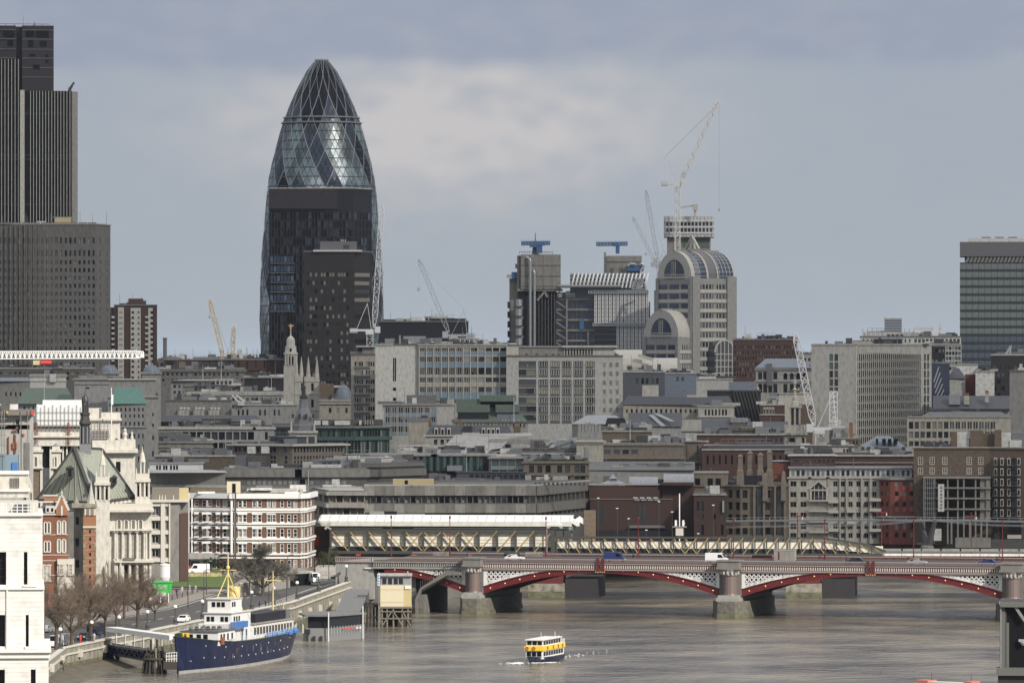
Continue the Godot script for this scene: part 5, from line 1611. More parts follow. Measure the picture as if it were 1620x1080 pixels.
	for x in [1243,1253,1263,1273]:
		mb=MB.new()
		for i in 8: mb.bar(Vector3(X(x+3.4*cos(PI*i/8.0)),Y(592-3.4*sin(PI*i/8.0)),0.2),Vector3(X(x+3.4*cos(PI*(i+1)/8.0)),Y(592-3.4*sin(PI*(i+1)/8.0)),0.2),0.35)
		obj("arch",mb,"stone_pale",n)
	part("column","grey_clad",n,1213,1222,575,610,1.0,2)
	bld("stone_building","blank pale block behind the baroque church steeple",1880,[[1233,0],[1284,0]],623,{"wall": "stone_pale","clutter": 3,"units": [[1217,1236,626,"lead_blue",3]]})
	bld("brick_building","small tawny brick block right of the baroque church steeple",1790,[[1264,0],[1286,0]],641,{"wall": "brick_brown"})
	n=bld("slate_house","dark house with white arched dormers left of the baroque church steeple",1800,[[1203,0],[1242,0]],641,{"wall": "brick_dark","bands": [[655,1.5,0.3]],"bm": "stone_pale"})
	dormers(n,[1210,1214.5,1219,1223.5],3.2,644,655,0.2)
	n=bld("slate_house","range of low slate roofs with a small pale blue skylight box",1720,[[1078,0],[1186,0]],684,{"wall": "stone_grey","shape": {"t": "gable","y": 663,"mat": "slate","dz": 12},"clutter": 6})
	part("skylight_box","zinc",n,1156,1184,661,668,-2,4);part("skylight_box","brick_brown",n,1158,1180,668,676,-2.2,4)
	part("party_wall","stone_cream",n,1060,1110,664,684,0.4,1)
	n=bld("slate_house","slate roof with one tall blank white chimney block",1700,[[1184,0],[1246,0]],683,{"wall": "stone_grey","shape": {"t": "gable","y": 667,"mat": "slate","dz": 10}})
	part("chimney_block","render_white",n,1191,1207,667,684,0.6,2)
	n=begin("church","baroque stone church steeple with open lantern, left of the slanting white crane","church",1258,1650)
	part("tower_shaft","stone_cream",n,1239,1276,688,760,0,7)
	part("cornice","stone_cream",n,1237,1278,684.5,688,0.7,8);part("upper_stage","stone_cream",n,1241,1275,672,685,-0.5,6)
	for s in [[1249,1252],[1256.5,1259.5],[1264,1267]]: part("column","stone_cream",n,s[0],s[1],645,672,-0.6,0.9)
	part("lantern_core","stone_dark",n,1250,1266,645,672,-1.8,2.5);part("cornice","stone_cream",n,1247,1269,641.5,645,-0.3,5)
	mb=MB.new()
	spire(mb,1258,-3,[[7,642],[6.5,636],[4.5,634],[4.2,628],[2.6,626],[2,620],[0.8,617],[0.4,612],[0,611]])
	obj("spire",mb,"stone_cream",n)
	mb=MB.new()
	mb.lathe(Vector3(X(1258),Y(616),-3),[[0,-0.6],[0.7,0],[0,0.6]],8)
	obj("ball_finial",mb,"gold",n)
	part("arched_opening","glass_black",n,1249,1258,692,699,0.05,0.2);part("arched_opening","glass_black",n,1270,1273,692,703,0.05,0.2)
	bld("brick_building","long red brown brick range with grey right end, below the slate roofs",1620,[[1102,0],[1200,0],[1240,0]],688,{"wall": "brick_dark","rows": [[693,7]],"segs": [null,[9,0.5,1]],"glass": ["lead_blue","glass_mid"],"clutter": 10,"bands": [[688,1,0.3]]})
	bld("stone_building","brown columned stone office with a white lantern on its roof",1570,[[1018,0],[1112,0]],699,{"wall": "stone_brown","rows": [[704,26],[733,8]],"segs": [{"c": [1024,1029,1034,1039,1044,1049,1054,1059,1064,1069,1086,1104],"w": 2.6}],"glass": ["stone_dark","glass_dark"],"bands": [[697,2,0.6],[730,2,0.5]],"bm": "stone_grey","units": [[1086,1094,695,"render_white",0],[1099,1122,699,"concrete_pale",0]]})
	n=bld("brick_building","long dark brown block with slit windows behind the tall stone chimneys",1560,[[1111,0],[1318,0]],712,{"wall": "brick_dark","rows": [[720,14]],"segs": [[18,0.3,4,30]],"glass": ["glass_black"]})
	roof_on(n,"mansard",X(1111),X(1318),Y(712),Y(704.5),-12,0.4,"black_clad2",2.5)
	part("coping","concrete_pale",n,1113,1316,703.8,705,-2.2,8)
	bld("office_block","low pale roofed block beneath the foot of the lattice crane mast",1540,[[1250,0],[1322,0]],720,{"wall": "brick_dark","bands": [[719,2,0.6]],"bm": "render_white","rows": [[727,4]],"segs": [[10,0.3]],"clutter": 3})
	bld("slate_house","cluster of grey slate roofs with pale skylight domes, above the brick theatre",1505,[[930,0],[1098,0]],745,{"wall": "stone_grey","shape": {"t": "gable","y": 731,"mat": "roof_grey","dz": 16},"clutter": 9,"masts": 2})

	n=bld("office_block","dark tinted office block with slanting white ribs, beside the cream fin slab",1850,[[1474,0],[1503,0]],574,{"wall": "glass_navy"})
	for k in 9:
		mb=MB.new()
		mb.bar(Vector3(X(1486+2.0*k),Y(580+9*k),0.2),Vector3(X(1478+1.0*k),Y(604+9*k),0.4),0.35)
		obj("slanting_rib",mb,"steel",n)
	part("parapet","steel_dull",n,1473,1504,572.5,575,0.3,3)
	n=bld("plant_building","white plant building with a slatted cooling tower behind the cream fin slab",2000,[[1361,0],[1445,0],[1521,0]],533,{"wall": "render_white","rows": [[536,6],[545,6]],"segs": [[12,0.4,2],[12,0.7,1]],"glass": ["glass_mid","glass_green","glass_dark"],"merge": true,"clutter": 10})
	part("plant_room","render_white",n,1366,1442,525,533,-3,8)
	part("cooling_tower","lead_blue",n,1400,1427,504,525,-4,6)
	for k in 5: part("slat","steel",n,1399.6,1427.4,505+4*k,506.4+4*k,-3.8,6.2)
	part("roof_slab","render_white",n,1399,1428,502.5,504.4,-3.6,6.6)
	for k in 4: part("opening","glass_black",n,1404+7*k,1409+7*k,529,532,-2.9,0.3)
	fins("scaffold_pole","steel_dull",n,1362,1450,12,519,534,-2,0.6,0.2)
	n=begin("tower_crane","small white flat topped crane left of the banded tower","crane",1478,1990,"",0.0)
	mb=MB.new()
	mb.lattice(Vector3(X(1447),Y(520),0),Vector3(X(1494),Y(519.5),0),1.0,22,0.22,Vector3(0,0,1))
	obj("jib",mb,"crane_white",n)
	part("mast_head","crane_white",n,1476,1485,516.5,531,1,3);part("counterweight","crane_white",n,1489,1495,519,524,0.8,2)
	bld("office_block","green tinted scaffolded block left of the banded tower",1960,[[1476,0],[1522,0]],545,{"wall": "stone_pale","rows": R(548,8,5.4,5),"segs": [[9,0.8,1]],"glass": ["glass_green","glass_pale","glass_dark"],"merge": true})
	n=bld("office_block","black glass block between the cream slab and the green scaffold",1930,[[1474,0],[1496,0]],548,{"wall": "black_clad","rows": R(552,8,5,4),"segs": [[4,0.6]],"merge": true})
	bld("plain_block","white blank party wall under the banded tower's left side",1900,[[1513,0],[1548,0]],577,{"wall": "render_white"})
	bld("brick_building","small rust red wall below the white party wall",1870,[[1527,0],[1547,0]],593,{"wall": "brick_block"})
	bld("plain_block","larger white blank wall left of the dark office at right edge",1860,[[1544,0],[1574,0]],588,{"wall": "render_white","clutter": 2})
	bld("slate_house","dark hipped slate roof beside the slanting white ribs",1865,[[1500,0],[1528,0]],600,{"wall": "stone_pale","shape": {"t": "hip","y": 582,"mat": "slate","in": 2.5,"dz": 9}})
	n=bld("slate_house","low grey slate roofs and dormers above the windowed low wing",1790,[[1478,0],[1600,0]],648,{"wall": "stone_grey","shape": {"t": "gable","y": 626,"mat": "slate","dz": 12},"clutter": 4})
	chimneys(n,[[1530,8,626,640,0],[1562,6,622,636,0]],"stone_cream")
	part("glazed_gable","zinc",n,1502,1520,624,640,0.4,3)
	n=bld("office_block","dark brown glass office at the right edge in front of the banded tower",1880,[[1569,0],[1640,0]],562,{"wall": "bronze","rows": R(578,11,7,8),"segs": [[10,0.8,2]],"glass": dk,"merge": true})
	mb=MB.new()
	mb.bar(Vector3(X(1592),Y(561),-3),Vector3(X(1600),Y(547),-3),0.8);mb.bar(Vector3(X(1598),Y(561),-3),Vector3(X(1600),Y(547),-3),0.5)
	obj("cleaning_crane",mb,"steel",n)
	bld("plain_block","plain grey stone end wall at the right edge below the dark brown office",1750,[[1598,0],[1650,0]],587,{"wall": "concrete"})
	n=bld("office_block","low stone wing with two rows of mullioned windows below the cream fin slab",1700,[[1436,0],[1580,0],[1600,0]],660,{"wall": "stone_cream","rows": [[667,11],[682.5,10],[697.5,8]],"segs": [{"c": [1442,1451,1460.3,1469.6,1478.9,1488.2,1497.5,1506.8,1516.1,1525.4,1534.7,1544,1553.3,1562.6,1571.5],"w": 6.8},null],"glass": ["glass_mid","glass_dark","glass_dark","glass_warm"],"rev": 0.4})
	fins("mullion","stone_cream",n,1437.4,1576.2,15,666,706,-0.3,0.8,0.3)
	roof_on(n,"mansard",X(1455),X(1600),Y(660),Y(651.5),-12,-1,"roof_grey",3.0)
	n=bld("glass_roof_hall","hall with a faceted blue grey glass roof below the cream fin slab",1600,[[1350,0],[1443,0]],714,{"wall": "stone_grey","bands": [[713,2,0.5]]})
	roof_on(n,"mansard",X(1351),X(1443),Y(714),Y(690),-16,0.2,"lead_blue",6.5)
	for s in [[1386,694,1390],[1396,694,1402],[1405,694,1411],[1414,694,1420]]: part("rooflight","glass_black",n,s[0],s[2],s[1],s[1]+8,-1.0,2)
	for x in [1362,1372,1384,1427]: part("rooflight","glass_mid",n,x,x+6,706.5,711,0.1,1)
	n=bld("brick_building","small brown brick houses with chimneys at the foot of the cream fin slab",1630,[[1316,0],[1362,0]],694,{"wall": "brick_brown","rows": [[697,6]],"segs": [{"c": [1339,1344,1351,1356],"w": 2.6}],"units": [[1318,1344,677,"stone_grey",3]]})
	chimneys(n,[[1347,6,673,696,0]],"brick_orange")
	bld("plain_block","low white flat roofed block with small windows left of the glass roofed hall",1590,[[1304,0],[1352,0]],706,{"wall": "render_white","rows": [[710,6]],"segs": [{"c": [1336,1341,1346],"w": 3}],"roofmat": "render_white"})
	bld("brick_building","long low dark brown roof range with pale copings below the glass roofed hall",1560,[[1316,0],[1446,0]],721,{"wall": "brick_dark","bands": [[720.5,1.5,0.5],[731,1.2,0.3]],"bm": "concrete_pale","clutter": 6,"units": [[1396,1412,713,"steel_dark",0]]})

	luffer("white luffing crane with its jib slanting left across the cream fin slab",1640,1297,736,680,1258.5,527,"crane_white",{"r": 0.2,"w": 2.3,"hook": 600,"ax": 1318,"ay": 620})
	n=begin("tower_crane","white crane counter mast and winch frame right of the slanting jib","crane",1319,1645,"",0.0)
	mb=MB.new()
	mb.lattice(Vector3(X(1319),Y(668),0),Vector3(X(1319),Y(619),0),2.2,12,0.2,Vector3(0,0,1))
	obj("mast_frame",mb,"crane_white",n)
	part("winch_house","render_white",n,1311,1331,664,678,1,4)

	n=bld("concrete_office","long grey concrete office with two deep bands and a ribbon of windows",1405,[[576,0],[848,0],[932,52]],768.5,{"wall": "concrete_dark","rows": [[784.5,11],[812,5]],"segs": [[30,0.82,1],[12,0.75,1]],"glass": ["glass_black","glass_dark","glass_black","spandrel_grey","glass_dark","concrete"],"rev": 0.9,"clutter": 12,"masts": 2,"roofmat": "roof_felt"})
	for s in [[768,15.5,0.5,0],[797,14,0.55,0]]:
		for i in 17: part("parapet_panel","concrete_warm" if i % 3 else "concrete",n,576+i*16.0,591.9+i*16.0,s[0],s[0]+s[1],0.55,0.5)
		mb=MB.new()
		var a:=Vector3(X(848.5),0,0.3);var b:=Vector3(px(932,1457)-px(754,1405),0,-52)
		var o2:=(b-a).normalized().cross(Vector3.UP)
		mb.obox((a+b)*0.5+o2*0.35+Vector3(0,Y(s[0]+s[1]*0.5),0),(b-a)*0.5,Vector3(0,s[1]*bs*0.5,0),o2*0.3)
		obj("parapet_panel",mb,"concrete_warm",n)
	part("roof_hut","panel_buff",n,621,686,758.5,768.5,-4,5);part("roof_hut","glass_black",n,640,645,760,768,-3.9,0.3)
	part("roof_rail","steel_dull",n,690,846,763.5,768.5,-1,0.2)
	for k in 20: part("roof_vent","steel_dark",n,790+7*k,793.5+7*k,764,768.5,-6,1)
	part("skylight","glass_sill",n,585,608,808.5,816,4,5);part("skylight","glass_dark",n,608,628,808,816,4,5);part("skylight","glass_sill",n,628,672,812,816,4,4)
	n=bld("concrete_office","stepped brown grey concrete block with a rounded corner, right of the brick hotel",1380,[[496,30],[520,2],[576,0]],778,{"wall": "concrete_warm","rows": [[784,10.5],[805,12]],"segs": [[3,0.8],[5,0.92]],"glass": ["glass_warm","spandrel_grey","bronze","panel_buff"],"rev": 0.8,"bands": [[778,5.5,0.7],[796,7,0.9]],"bm": "concrete","roofmat": "roof_pale"})
	n=bld("concrete_office","long flat concrete roof storey with pale panels behind the brick hotel",1430,[[354,0],[472,0],[580,0]],742,{"wall": "concrete_dark","rows": [[757.5,9]],"segs": [[10,0.86,36,0],{"c": [477,483,494,518,526,535,545],"w": 7}],"glass": ["concrete_pale","glass_sill","concrete_pale"],"rev": 0.4,"bands": [[742,12.5,0.9],[768,10,1.4]],"bm": "concrete","roofmat": "roof_grey","clutter": 6})
	for x in [477,483,494,518,526,545]: part("window","glass_black",n,x-3,x+3,758,766,-0.2,0.1)
	flagpole(n,487.5,778,744,2)
	bld("concrete_office","dark flat concrete block with a stack of low walls left of the teal glass range",1440,[[500,0],[600,0],[668,20]],735,{"wall": "concrete_dark","bands": [[735,4,0.5],[743,11,0.8]],"bm": "concrete_warm","clutter": 12,"units": [[514,530,727,"zinc",0]],"roofmat": "roof_felt"})
	n=bld("glass_office","teal glass range with round green columns over a red brick base",1490,[[581,0],[687,0],[786,0]],719,{"wall": "brick_dark","rows": [[723,22]],"segs": [[12,0.94,0],[11,0.94,1,14]],"glass": ["glass_dark","glass_green","glass_dark"],"bands": [[718,3.2,0.9]],"bm": "roof_pale","clutter": 8,"masts": 3,"rev": 0.5})
	for k in 17:
		mb=MB.new()
		mb.tube(Vector3(X(586+10.6*k),Y(745),0.2),Vector3(X(586+10.6*k),Y(722.5),0.2),0.62,0.62,10)
		obj("column",mb,"teal_dull",n)
	part("duct","zinc",n,707,731.5,736,744.5,2,2)
	for x in [738,774]: flagpole(n,x,768,722,3)
	part("window","glass_black",n,781,789,752,761,0.1,0.3)
	bld("glass_office","dark glass corner block with two pale blue bands, left of the brown stone office",1478,[[776,0],[829,0]],724,{"wall": "glass_pale","rows": [[726,11],[743,9],[755,8]],"segs": [[4,0.9,1]],"glass": ["glass_dark","glass_green"],"bands": [[723,2,0.8]],"bm": "roof_pale"})
	n=bld("stone_building","brown stone office with square windows under a roof terrace, above the ribbon windows",1470,[[828,0],[932,0]],731.5,{"wall": "stone_brown","rows": [[736,11.5],[754,9]],"segs": [{"c": [841,854,867,885.5,898,913,922],"w": 8}],"glass": dk,"bands": [[730,2.5,0.6],[750,2,0.4]],"clutter": 12,"rev": 0.6})
	for k in 9: part("roof_bush","leaf_dark",n,845+9*k,852+9*k,726.5,731,-2,2)
	theatre()
	chimney_house()
	balcony_flats()
	red_block()
	open_frame()
	warehouse()

func theatre() -> void:
	var n:=bld("brick_theatre","dark red brick theatre with pale barrel roofs and a pyramid skylight",1455,[[932,0],[1041,0],[1047,2],[1098,2]],767,{"wall": "brick_dark","back": 30})
	part("upper_block","brick_dark",n,1047,1098,762.5,767.2,1.0,14)
	for s in [[996,1041,767,754.5],[1050,1098,762.5,750]]:
		roof_on(n,"barrel",X(s[0]),X(s[1]),Y(s[2]),Y(s[3]),-9,0.5,"zinc",1)
	roof_on(n,"hip",X(947),X(994),Y(767),Y(757),-8,0.2,"zinc",3.8)
	roof_on(n,"hip",X(963),X(977),Y(757.5),Y(750),-5.6,-2.4,"zinc",1.2)
	part("coping","concrete_pale",n,932,990,767,768.4,0.3,1)
	part("lower_wing","brick_dark",n,934,1064,789,850,4.0,5)
	part("coping","stone_brown",n,933.5,1064.5,788,789.5,4.2,1)
	for s in [[947,950],[953,956],[1009.5,1013],[1017,1021]]: part("window","glass_mid",n,s[0],s[1]+1.2,800,826,4.1,0.3)
	for x in [1001.5,1012,1022.5,1033]:
		var mb:=MB.new()
		mb.quado(Vector3(X(x),Y(785.5),3),Vector3(X(x+7),Y(785.5),3),Vector3(X(x+11),Y(791),4.5),Vector3(X(x+3),Y(791),4.5),Vector3(0,1,1))
		obj("skylight",mb,"glass_sill",n)
	part("door_recess","glass_black",n,1044,1048,776,790,2.1,0.4)
	part("lower_storey","black_clad2",n,936,1096,838,866,4.6,4)
	part("balcony","steel_dull",n,996,1052,830,834,5.2,2)
	n=bld("brick_building","lower dark red brick wing with slit windows, right of the brick theatre",1440,[[1098,0],[1149,0]],783,{"wall": "brick_dark","rows": [[793,15],[813,8],[830,16]],"segs": [{"c": [1104.5,1112,1131,1143],"w": 4}],"glass": ["glass_black","glass_dark","glass_mid"],"bands": [[782,1.4,0.3]],"bm": "concrete_pale"})
	part("flue","steel",n,1143,1146,792,810,0.8,0.6)

func chimney_house() -> void:
	var n:=bld("stone_building","brown stone office with four tall capped chimney towers by the river",1520,[[1098,4],[1149,4],[1172,0],[1247,0]],769,{"wall": "stone_brown","rows": [[775,12.5],[794.5,12],[814,10],[834,11]],"segs": [null,{"c": [1155.5,1167],"w": 7},{"c": [1179,1201,1215,1233],"w": 7.8}],"glass": ["glass_black","glass_black","glass_dark"],"rev": 0.8,"bands": [[767.5,2.2,0.6]],"clutter": 3})
	part("upper_block","stone_brown",n,1098,1152,748,769,-3,14)
	for x in [1104,1124,1136.5]:
		part("window","glass_black",n,x-4,x+4,757,768,-2.9,0.3);part("window","glass_black",n,x-4,x+4,776,782,-3.9,0.3)
	part("cornice","stone_grey",n,1097,1153,747,749,-2.7,14)
	for c in [[1171.5,720.5,-3.0],[1187,715.5,-5.0],[1203.5,718,-3.0],[1218,714,-5.0]]:
		var mb:=MB.new()
		spire(mb,c[0],c[2],[[8.5,770],[7.4,745],[5.6,743],[5.2,c[1]+3.5],[6.4,c[1]+3],[6.4,c[1]+1.2],[0.0,c[1]-2.5]],4)
		obj("chimney_tower",mb,"stone_brown",n)
	for c in [[1211,750],[1240,747]]:
		var mb:=MB.new()
		spire(mb,c[0],0.8,[[6,792],[5.4,760],[3.8,c[1]],[0,c[1]-3]],4)
		obj("buttress",mb,"stone_brown",n)
	part("roof_terrace","glass_dark",n,1178,1206,752,766,-2,6)
	for x in [1193.5,1209,1226.5,1242]: part("pier","stone_brown",n,x-1.6,x+1.6,770,858,0.9,0.9)
	for x in [1201,1233]: part("glazed_bay","glass_mid",n,x-3.4,x+3.4,775,845,0.15,0.3)
	part("lower_storey","stone_dark",n,1150,1246,846,860,0.5,1)
	bld("brick_building","small orange red brick block behind the chimney towers",1542,[[1222,0],[1248,0]],731,{"wall": "brick_block","rows": [[751,6]],"segs": [{"c": [1229],"w": 6}],"glass": ["brick_orange"],"shape": {"t": "mansard","y": 728.5,"mat": "zinc","in": 2}})

func balcony_flats() -> void:
	var n:=bld("apartment_block","cream riverside flats with a pointed glass gable and white balconies",1530,[[1248,0],[1281,0],[1310,0],[1393,0]],756,{"wall": "stone_cream","rows": [[761,8.5],[778,8.5],[793.6,8.5],[810.5,9],[828,9],[843,8]],"segs": [{"c": [1255.5,1271.5],"w": 9.6},null,{"c": [1322,1334,1346,1358.5,1371,1384],"w": 7}],"fr": "stone_trim","mul": [1,0],"ft": 0.07,"glass": ["glass_black","glass_black","glass_dark"],"rev": 0.5,"bands": [[755,1.6,0.5]],"bm": "stone_trim"})
	var at:=part("attic","render_white",n,1249,1443,741,755.4,-2,9)
	part("roof","zinc",n,1247,1444,738.5,741.2,-1.2,11)
	for k in 24: part("window","glass_dark" if k % 3 else "glass_pale",n,1253+k*7.9,1257.6+k*7.9,744,752.5,-1.9,0.3)
	var poly:=PackedVector2Array([Vector2(X(1283),Y(790)),Vector2(X(1283),Y(773)),Vector2(X(1295.5),Y(762.5)),Vector2(X(1308.5),Y(773)),Vector2(X(1308.5),Y(790))])
	var mb:=MB.new()
	mb.prism(poly,0.0,0.5)
	obj("gable_window",mb,"glass_dark",n)
	mb=MB.new()
	for s in [[1280,774,1295.5,760.5],[1295.5,760.5,1311,774],[1283,774,1283,791],[1308.5,774,1308.5,791],[1283,775,1308.5,775]]: mb.bar(Vector3(X(s[0]),Y(s[1]),0.6),Vector3(X(s[2]),Y(s[3]),0.6),0.42)
	for x in [1289,1295.5,1302]: mb.bar(Vector3(X(x),Y(790),0.55),Vector3(X(x),Y(769),0.55),0.16)
	obj("gable_frame",mb,"stone_trim",n)
	for i in 4:
		var y:=790.5+16.6*i
		part("balcony","stone_trim",n,1280,1311,y,y+2.2,1.9,1.9)
		if i<3: part("loggia_glass","glass_black",n,1283,1308,y+4,y+14.6,0.05,0.3)
		var rail:=MB.new()
		for k in 9: rail.tube(Vector3(X(1281+k*3.6),Y(y),1.8),Vector3(X(1281+k*3.6),Y(y-5),1.8),0.04,0.04,4)
		rail.bar(Vector3(X(1280),Y(y-5),1.8),Vector3(X(1311),Y(y-5),1.8),0.1)
		obj("balcony_rail",rail,"steel_dull",n)
	for s in [[1311,1327,791],[1311,1327,807],[1340,1354,806],[1376,1394,788],[1376,1394,804],[1340,1354,824],[1376,1394,836],[1311,1327,836]]:
		part("balcony","stone_trim",n,s[0],s[1],s[2],s[2]+4.4,1.7,1.7)
	for x in [1311,1329.5,1340,1364,1378]: part("pier","stone_cream",n,x-1.2,x+1.2,757,858,0.5,0.5)

func red_block() -> void:
	var n:=bld("brick_building","red brick riverside block with pale red panels under its windows",1525,[[1392,4],[1409,0],[1461,0]],758,{"wall": "brick_block","rows": [[762,6.6],[777.5,6.6],[794.5,6.6],[828,9],[842,8]],"segs": [{"c": [1396,1404],"w": 4},{"c": [1419,1431.5,1442.5,1452.5],"w": 5.4}],"glass": ["glass_black","glass_mid","glass_pale","glass_dark"],"rev": 0.4,"bands": [[756.5,2.4,0.6],[816,3,0.4]],"bm": "stone_grey"})
	mk("brick_rose",Color(0.36,0.12,0.09),0.9,"grain",0.2)
	for x in [1419,1431.5,1442.5,1452.5]:
		for y in [769,784.5,801.5]: part("panel","brick_rose",n,x-2.8,x+2.8,y,y+7.6,0.12,0.3)

func open_frame() -> void:
	var n:=begin("stripped_building","half stripped concrete frame building with open floors and a tall white banner","building",1514,1515)
	part("back_wall","concrete_dark",n,1461,1567,757,860,-9,2)
	for y in [754.5,770.5,787,804,821]: part("floor_slab","concrete",n,1461,1568,y,y+2.4,0.6,10)
	for x in [1463,1479,1500,1516,1525.5,1544,1562]: part("column","concrete",n,x-1.2,x+1.2,756,860,0.2,1.2)
	for x in [1506,1535,1553]: part("column","concrete",n,x-1.4,x+1.4,823,860,0.2,1.2)
	part("end_panel","concrete",n,1551,1567,757,822,-0.4,0.6)
	part("hoarding","render_white",n,1478,1490,836,855,1.2,0.3)
	part("low_wall","concrete",n,1512,1568,850,866,1.0,1)
	part("scaffold_net","steel_dark",n,1461,1484,758,820,-2,0.4)
	for k in 7:
		var mb:=MB.new()
		mb.bar(Vector3(X(1462+3*k),Y(820),0.9),Vector3(X(1462+3*k),Y(757),0.9),0.12)
		mb.bar(Vector3(X(1462),Y(764+8*k),0.9),Vector3(X(1483),Y(764+8*k),0.9),0.12)
		obj("scaffold_pole",mb,"steel_dull",n)
	var bn:=begin("banner","tall narrow white banner with grey marks hung on the concrete frame","banner",1489.5,1513.5)
	part("cloth","render_white",bn,1484.6,1494.4,765.5,809,0,0.15)
	for k in 7: part("printed_mark","grey_clad",bn,1488.0+(k % 2)*0.5,1491.2,770+5.3*k,773+5.3*k,0.03,0.05)

func warehouse() -> void:
	var d:=1522.0
	var n:=bld("warehouse","tall brown brick warehouse with white framed windows at the right edge",d,[[1446,0],[1567,0],[1640,-6]],709,{"wall": "brick_brown","rows": [[722.5,12.5],[739,11]],"segs": [{"c": [1457,1475.5,1495.5,1534,1552.5],"w": 8.4},null],"fr": "stone_trim","mul": [1,2],"ft": 0.2,"glass": ["glass_black","glass_dark"],"rev": 0.3,"bands": [[708,2,0.4]],"units": [[1505,1515,683,"brick_brown",2],[1535,1556,681,"brick_brown",2],[1574,1585,680,"brick_brown",2],[1515,1534,684,"render_white",3],[1584,1602,685,"render_white",3],[1600,1640,684,"lead",3],[1556,1575,686,"brick_brown",4]]})
	for r in range(0,7):
		for x in [1575.5,1585.5,1596.5,1604.5,1612]:
			var f:=MB.new()
			var y:=724.0+16.2*r
			if y>812: continue
			pbox(f,x-2.6,x+2.6,y,y+11.5,3.2,4.0)
			var w:=obj("window",f,"stone_trim" if x != 1604.5 else "glass_dark",n)
			var g:=MB.new()
			pbox(g,x-1.5,x+1.5,y+1.5,y+10,3.3,0.2)
			obj("pane",g,"glass_black",w)
			if x==1575.5 or x==1604.5:
				var bl:=part("balcony","steel_dark",n,x-5,x+5,y+11,y+12.2,5.0,1.8)
				var rl:=MB.new()
				for k in 8: rl.tube(Vector3(X(x-5+k*1.4),Y(y+11),4.9),Vector3(X(x-5+k*1.4),Y(y+5),4.9),0.05,0.05,4)
				rl.bar(Vector3(X(x-5),Y(y+5),4.9),Vector3(X(x+5),Y(y+5),4.9),0.14)
				obj("rail",rl,"steel_dark",bl)
	part("relief_band","brick_dark",n,1492,1523,737.5,740,0.1,0.3)
	for x in [1574,1585]: part("arched_opening","glass_black",n,x-3,x+3,829,842,3.1,0.4)
	part("ground_opening","glass_black",n,1596,1616,824,844,3.2,0.5);part("awning","stone_trim",n,1594,1616,845,851,4.6,1.5)
	var gb:=begin("slate_house","dark gabled slate roof behind the brown warehouse parapet","building",1487,1570)
	roof_on(gb,"gable_end",X(1472),X(1506),Y(709),Y(696),-10,0,"slate",1)
	part("wall","brick_brown",gb,1472,1506,709,740,-0.1,10)


# ---------------------------------------------------------------- the sunlit near left
func arch_window(parent: Node,x: float,w: float,y0: float,y1: float,z: float,mat:="glass_dark",fr:="stone_trim") -> void:

	var mb:=MB.new()
	var poly:=PackedVector2Array([Vector2(X(x-w*0.5),Y(y1)),Vector2(X(x+w*0.5),Y(y1))])
	var r:=w*0.5*bs
	for i in 9: poly.append(Vector2(X(x)+cos(PI*i/8.0)*r,Y(y0+w*0.5)+sin(PI*i/8.0)*r))
	mb.prism(poly,z,z+0.06)
	var o:=obj("window",mb,mat,parent)
	var f:=MB.new()
	for i in 8: f.bar(Vector3(X(x)+cos(PI*i/8.0)*r*1.1,Y(y0+w*0.5)+sin(PI*i/8.0)*r*1.1,z+0.1),Vector3(X(x)+cos(PI*(i+1)/8.0)*r*1.1,Y(y0+w*0.5)+sin(PI*(i+1)/8.0)*r*1.1,z+0.1),0.28)
	for s in [-1.0,1.0]: f.bar(Vector3(X(x)+s*r*1.1,Y(y1),z+0.1),Vector3(X(x)+s*r*1.1,Y(y0+w*0.5),z+0.1),0.28)
	f.bar(Vector3(X(x)-r*1.4,Y(y1)-0.1,z+0.15),Vector3(X(x)+r*1.4,Y(y1)-0.1,z+0.15),0.25)
	obj("surround",f,fr,o)

func sash_window(parent: Node,x: float,w: float,y0: float,y1: float,z: float,mat:="glass_dark",fr:="stone_trim",nv:=1,nh:=2) -> void:
	var mb:=MB.new()
	pbox(mb,x-w*0.5,x+w*0.5,y0,y1,z+0.05,0.1)
	var o:=obj("window",mb,mat,parent)
	var f:=MB.new()
	var a:=X(x-w*0.5);var b:=X(x+w*0.5);var lo:=Y(y1);var hi:=Y(y0)
	for q in [a,b]: f.box(q-0.14,q+0.14,lo,hi,z+0.05,z+0.22)
	f.box(a-0.3,b+0.3,hi,hi+0.32,z+0.05,z+0.3)
	f.box(a-0.35,b+0.35,lo-0.28,lo,z+0.05,z+0.36)
	for i in nv: f.box(lerpf(a,b,(i+1.0)/(nv+1))-0.07,lerpf(a,b,(i+1.0)/(nv+1))+0.07,lo,hi,z+0.05,z+0.16)
	for i in nh: f.box(a,b,lerpf(lo,hi,(i+1.0)/(nh+1))-0.06,lerpf(lo,hi,(i+1.0)/(nh+1))+0.06,z+0.05,z+0.15)
	obj("frame",f,fr,o)

func near_city() -> void:
	foreground_block()
	scaffold_site()
	white_palace()
	school()
	gothic_house()
	side_office()
	brick_hotel()

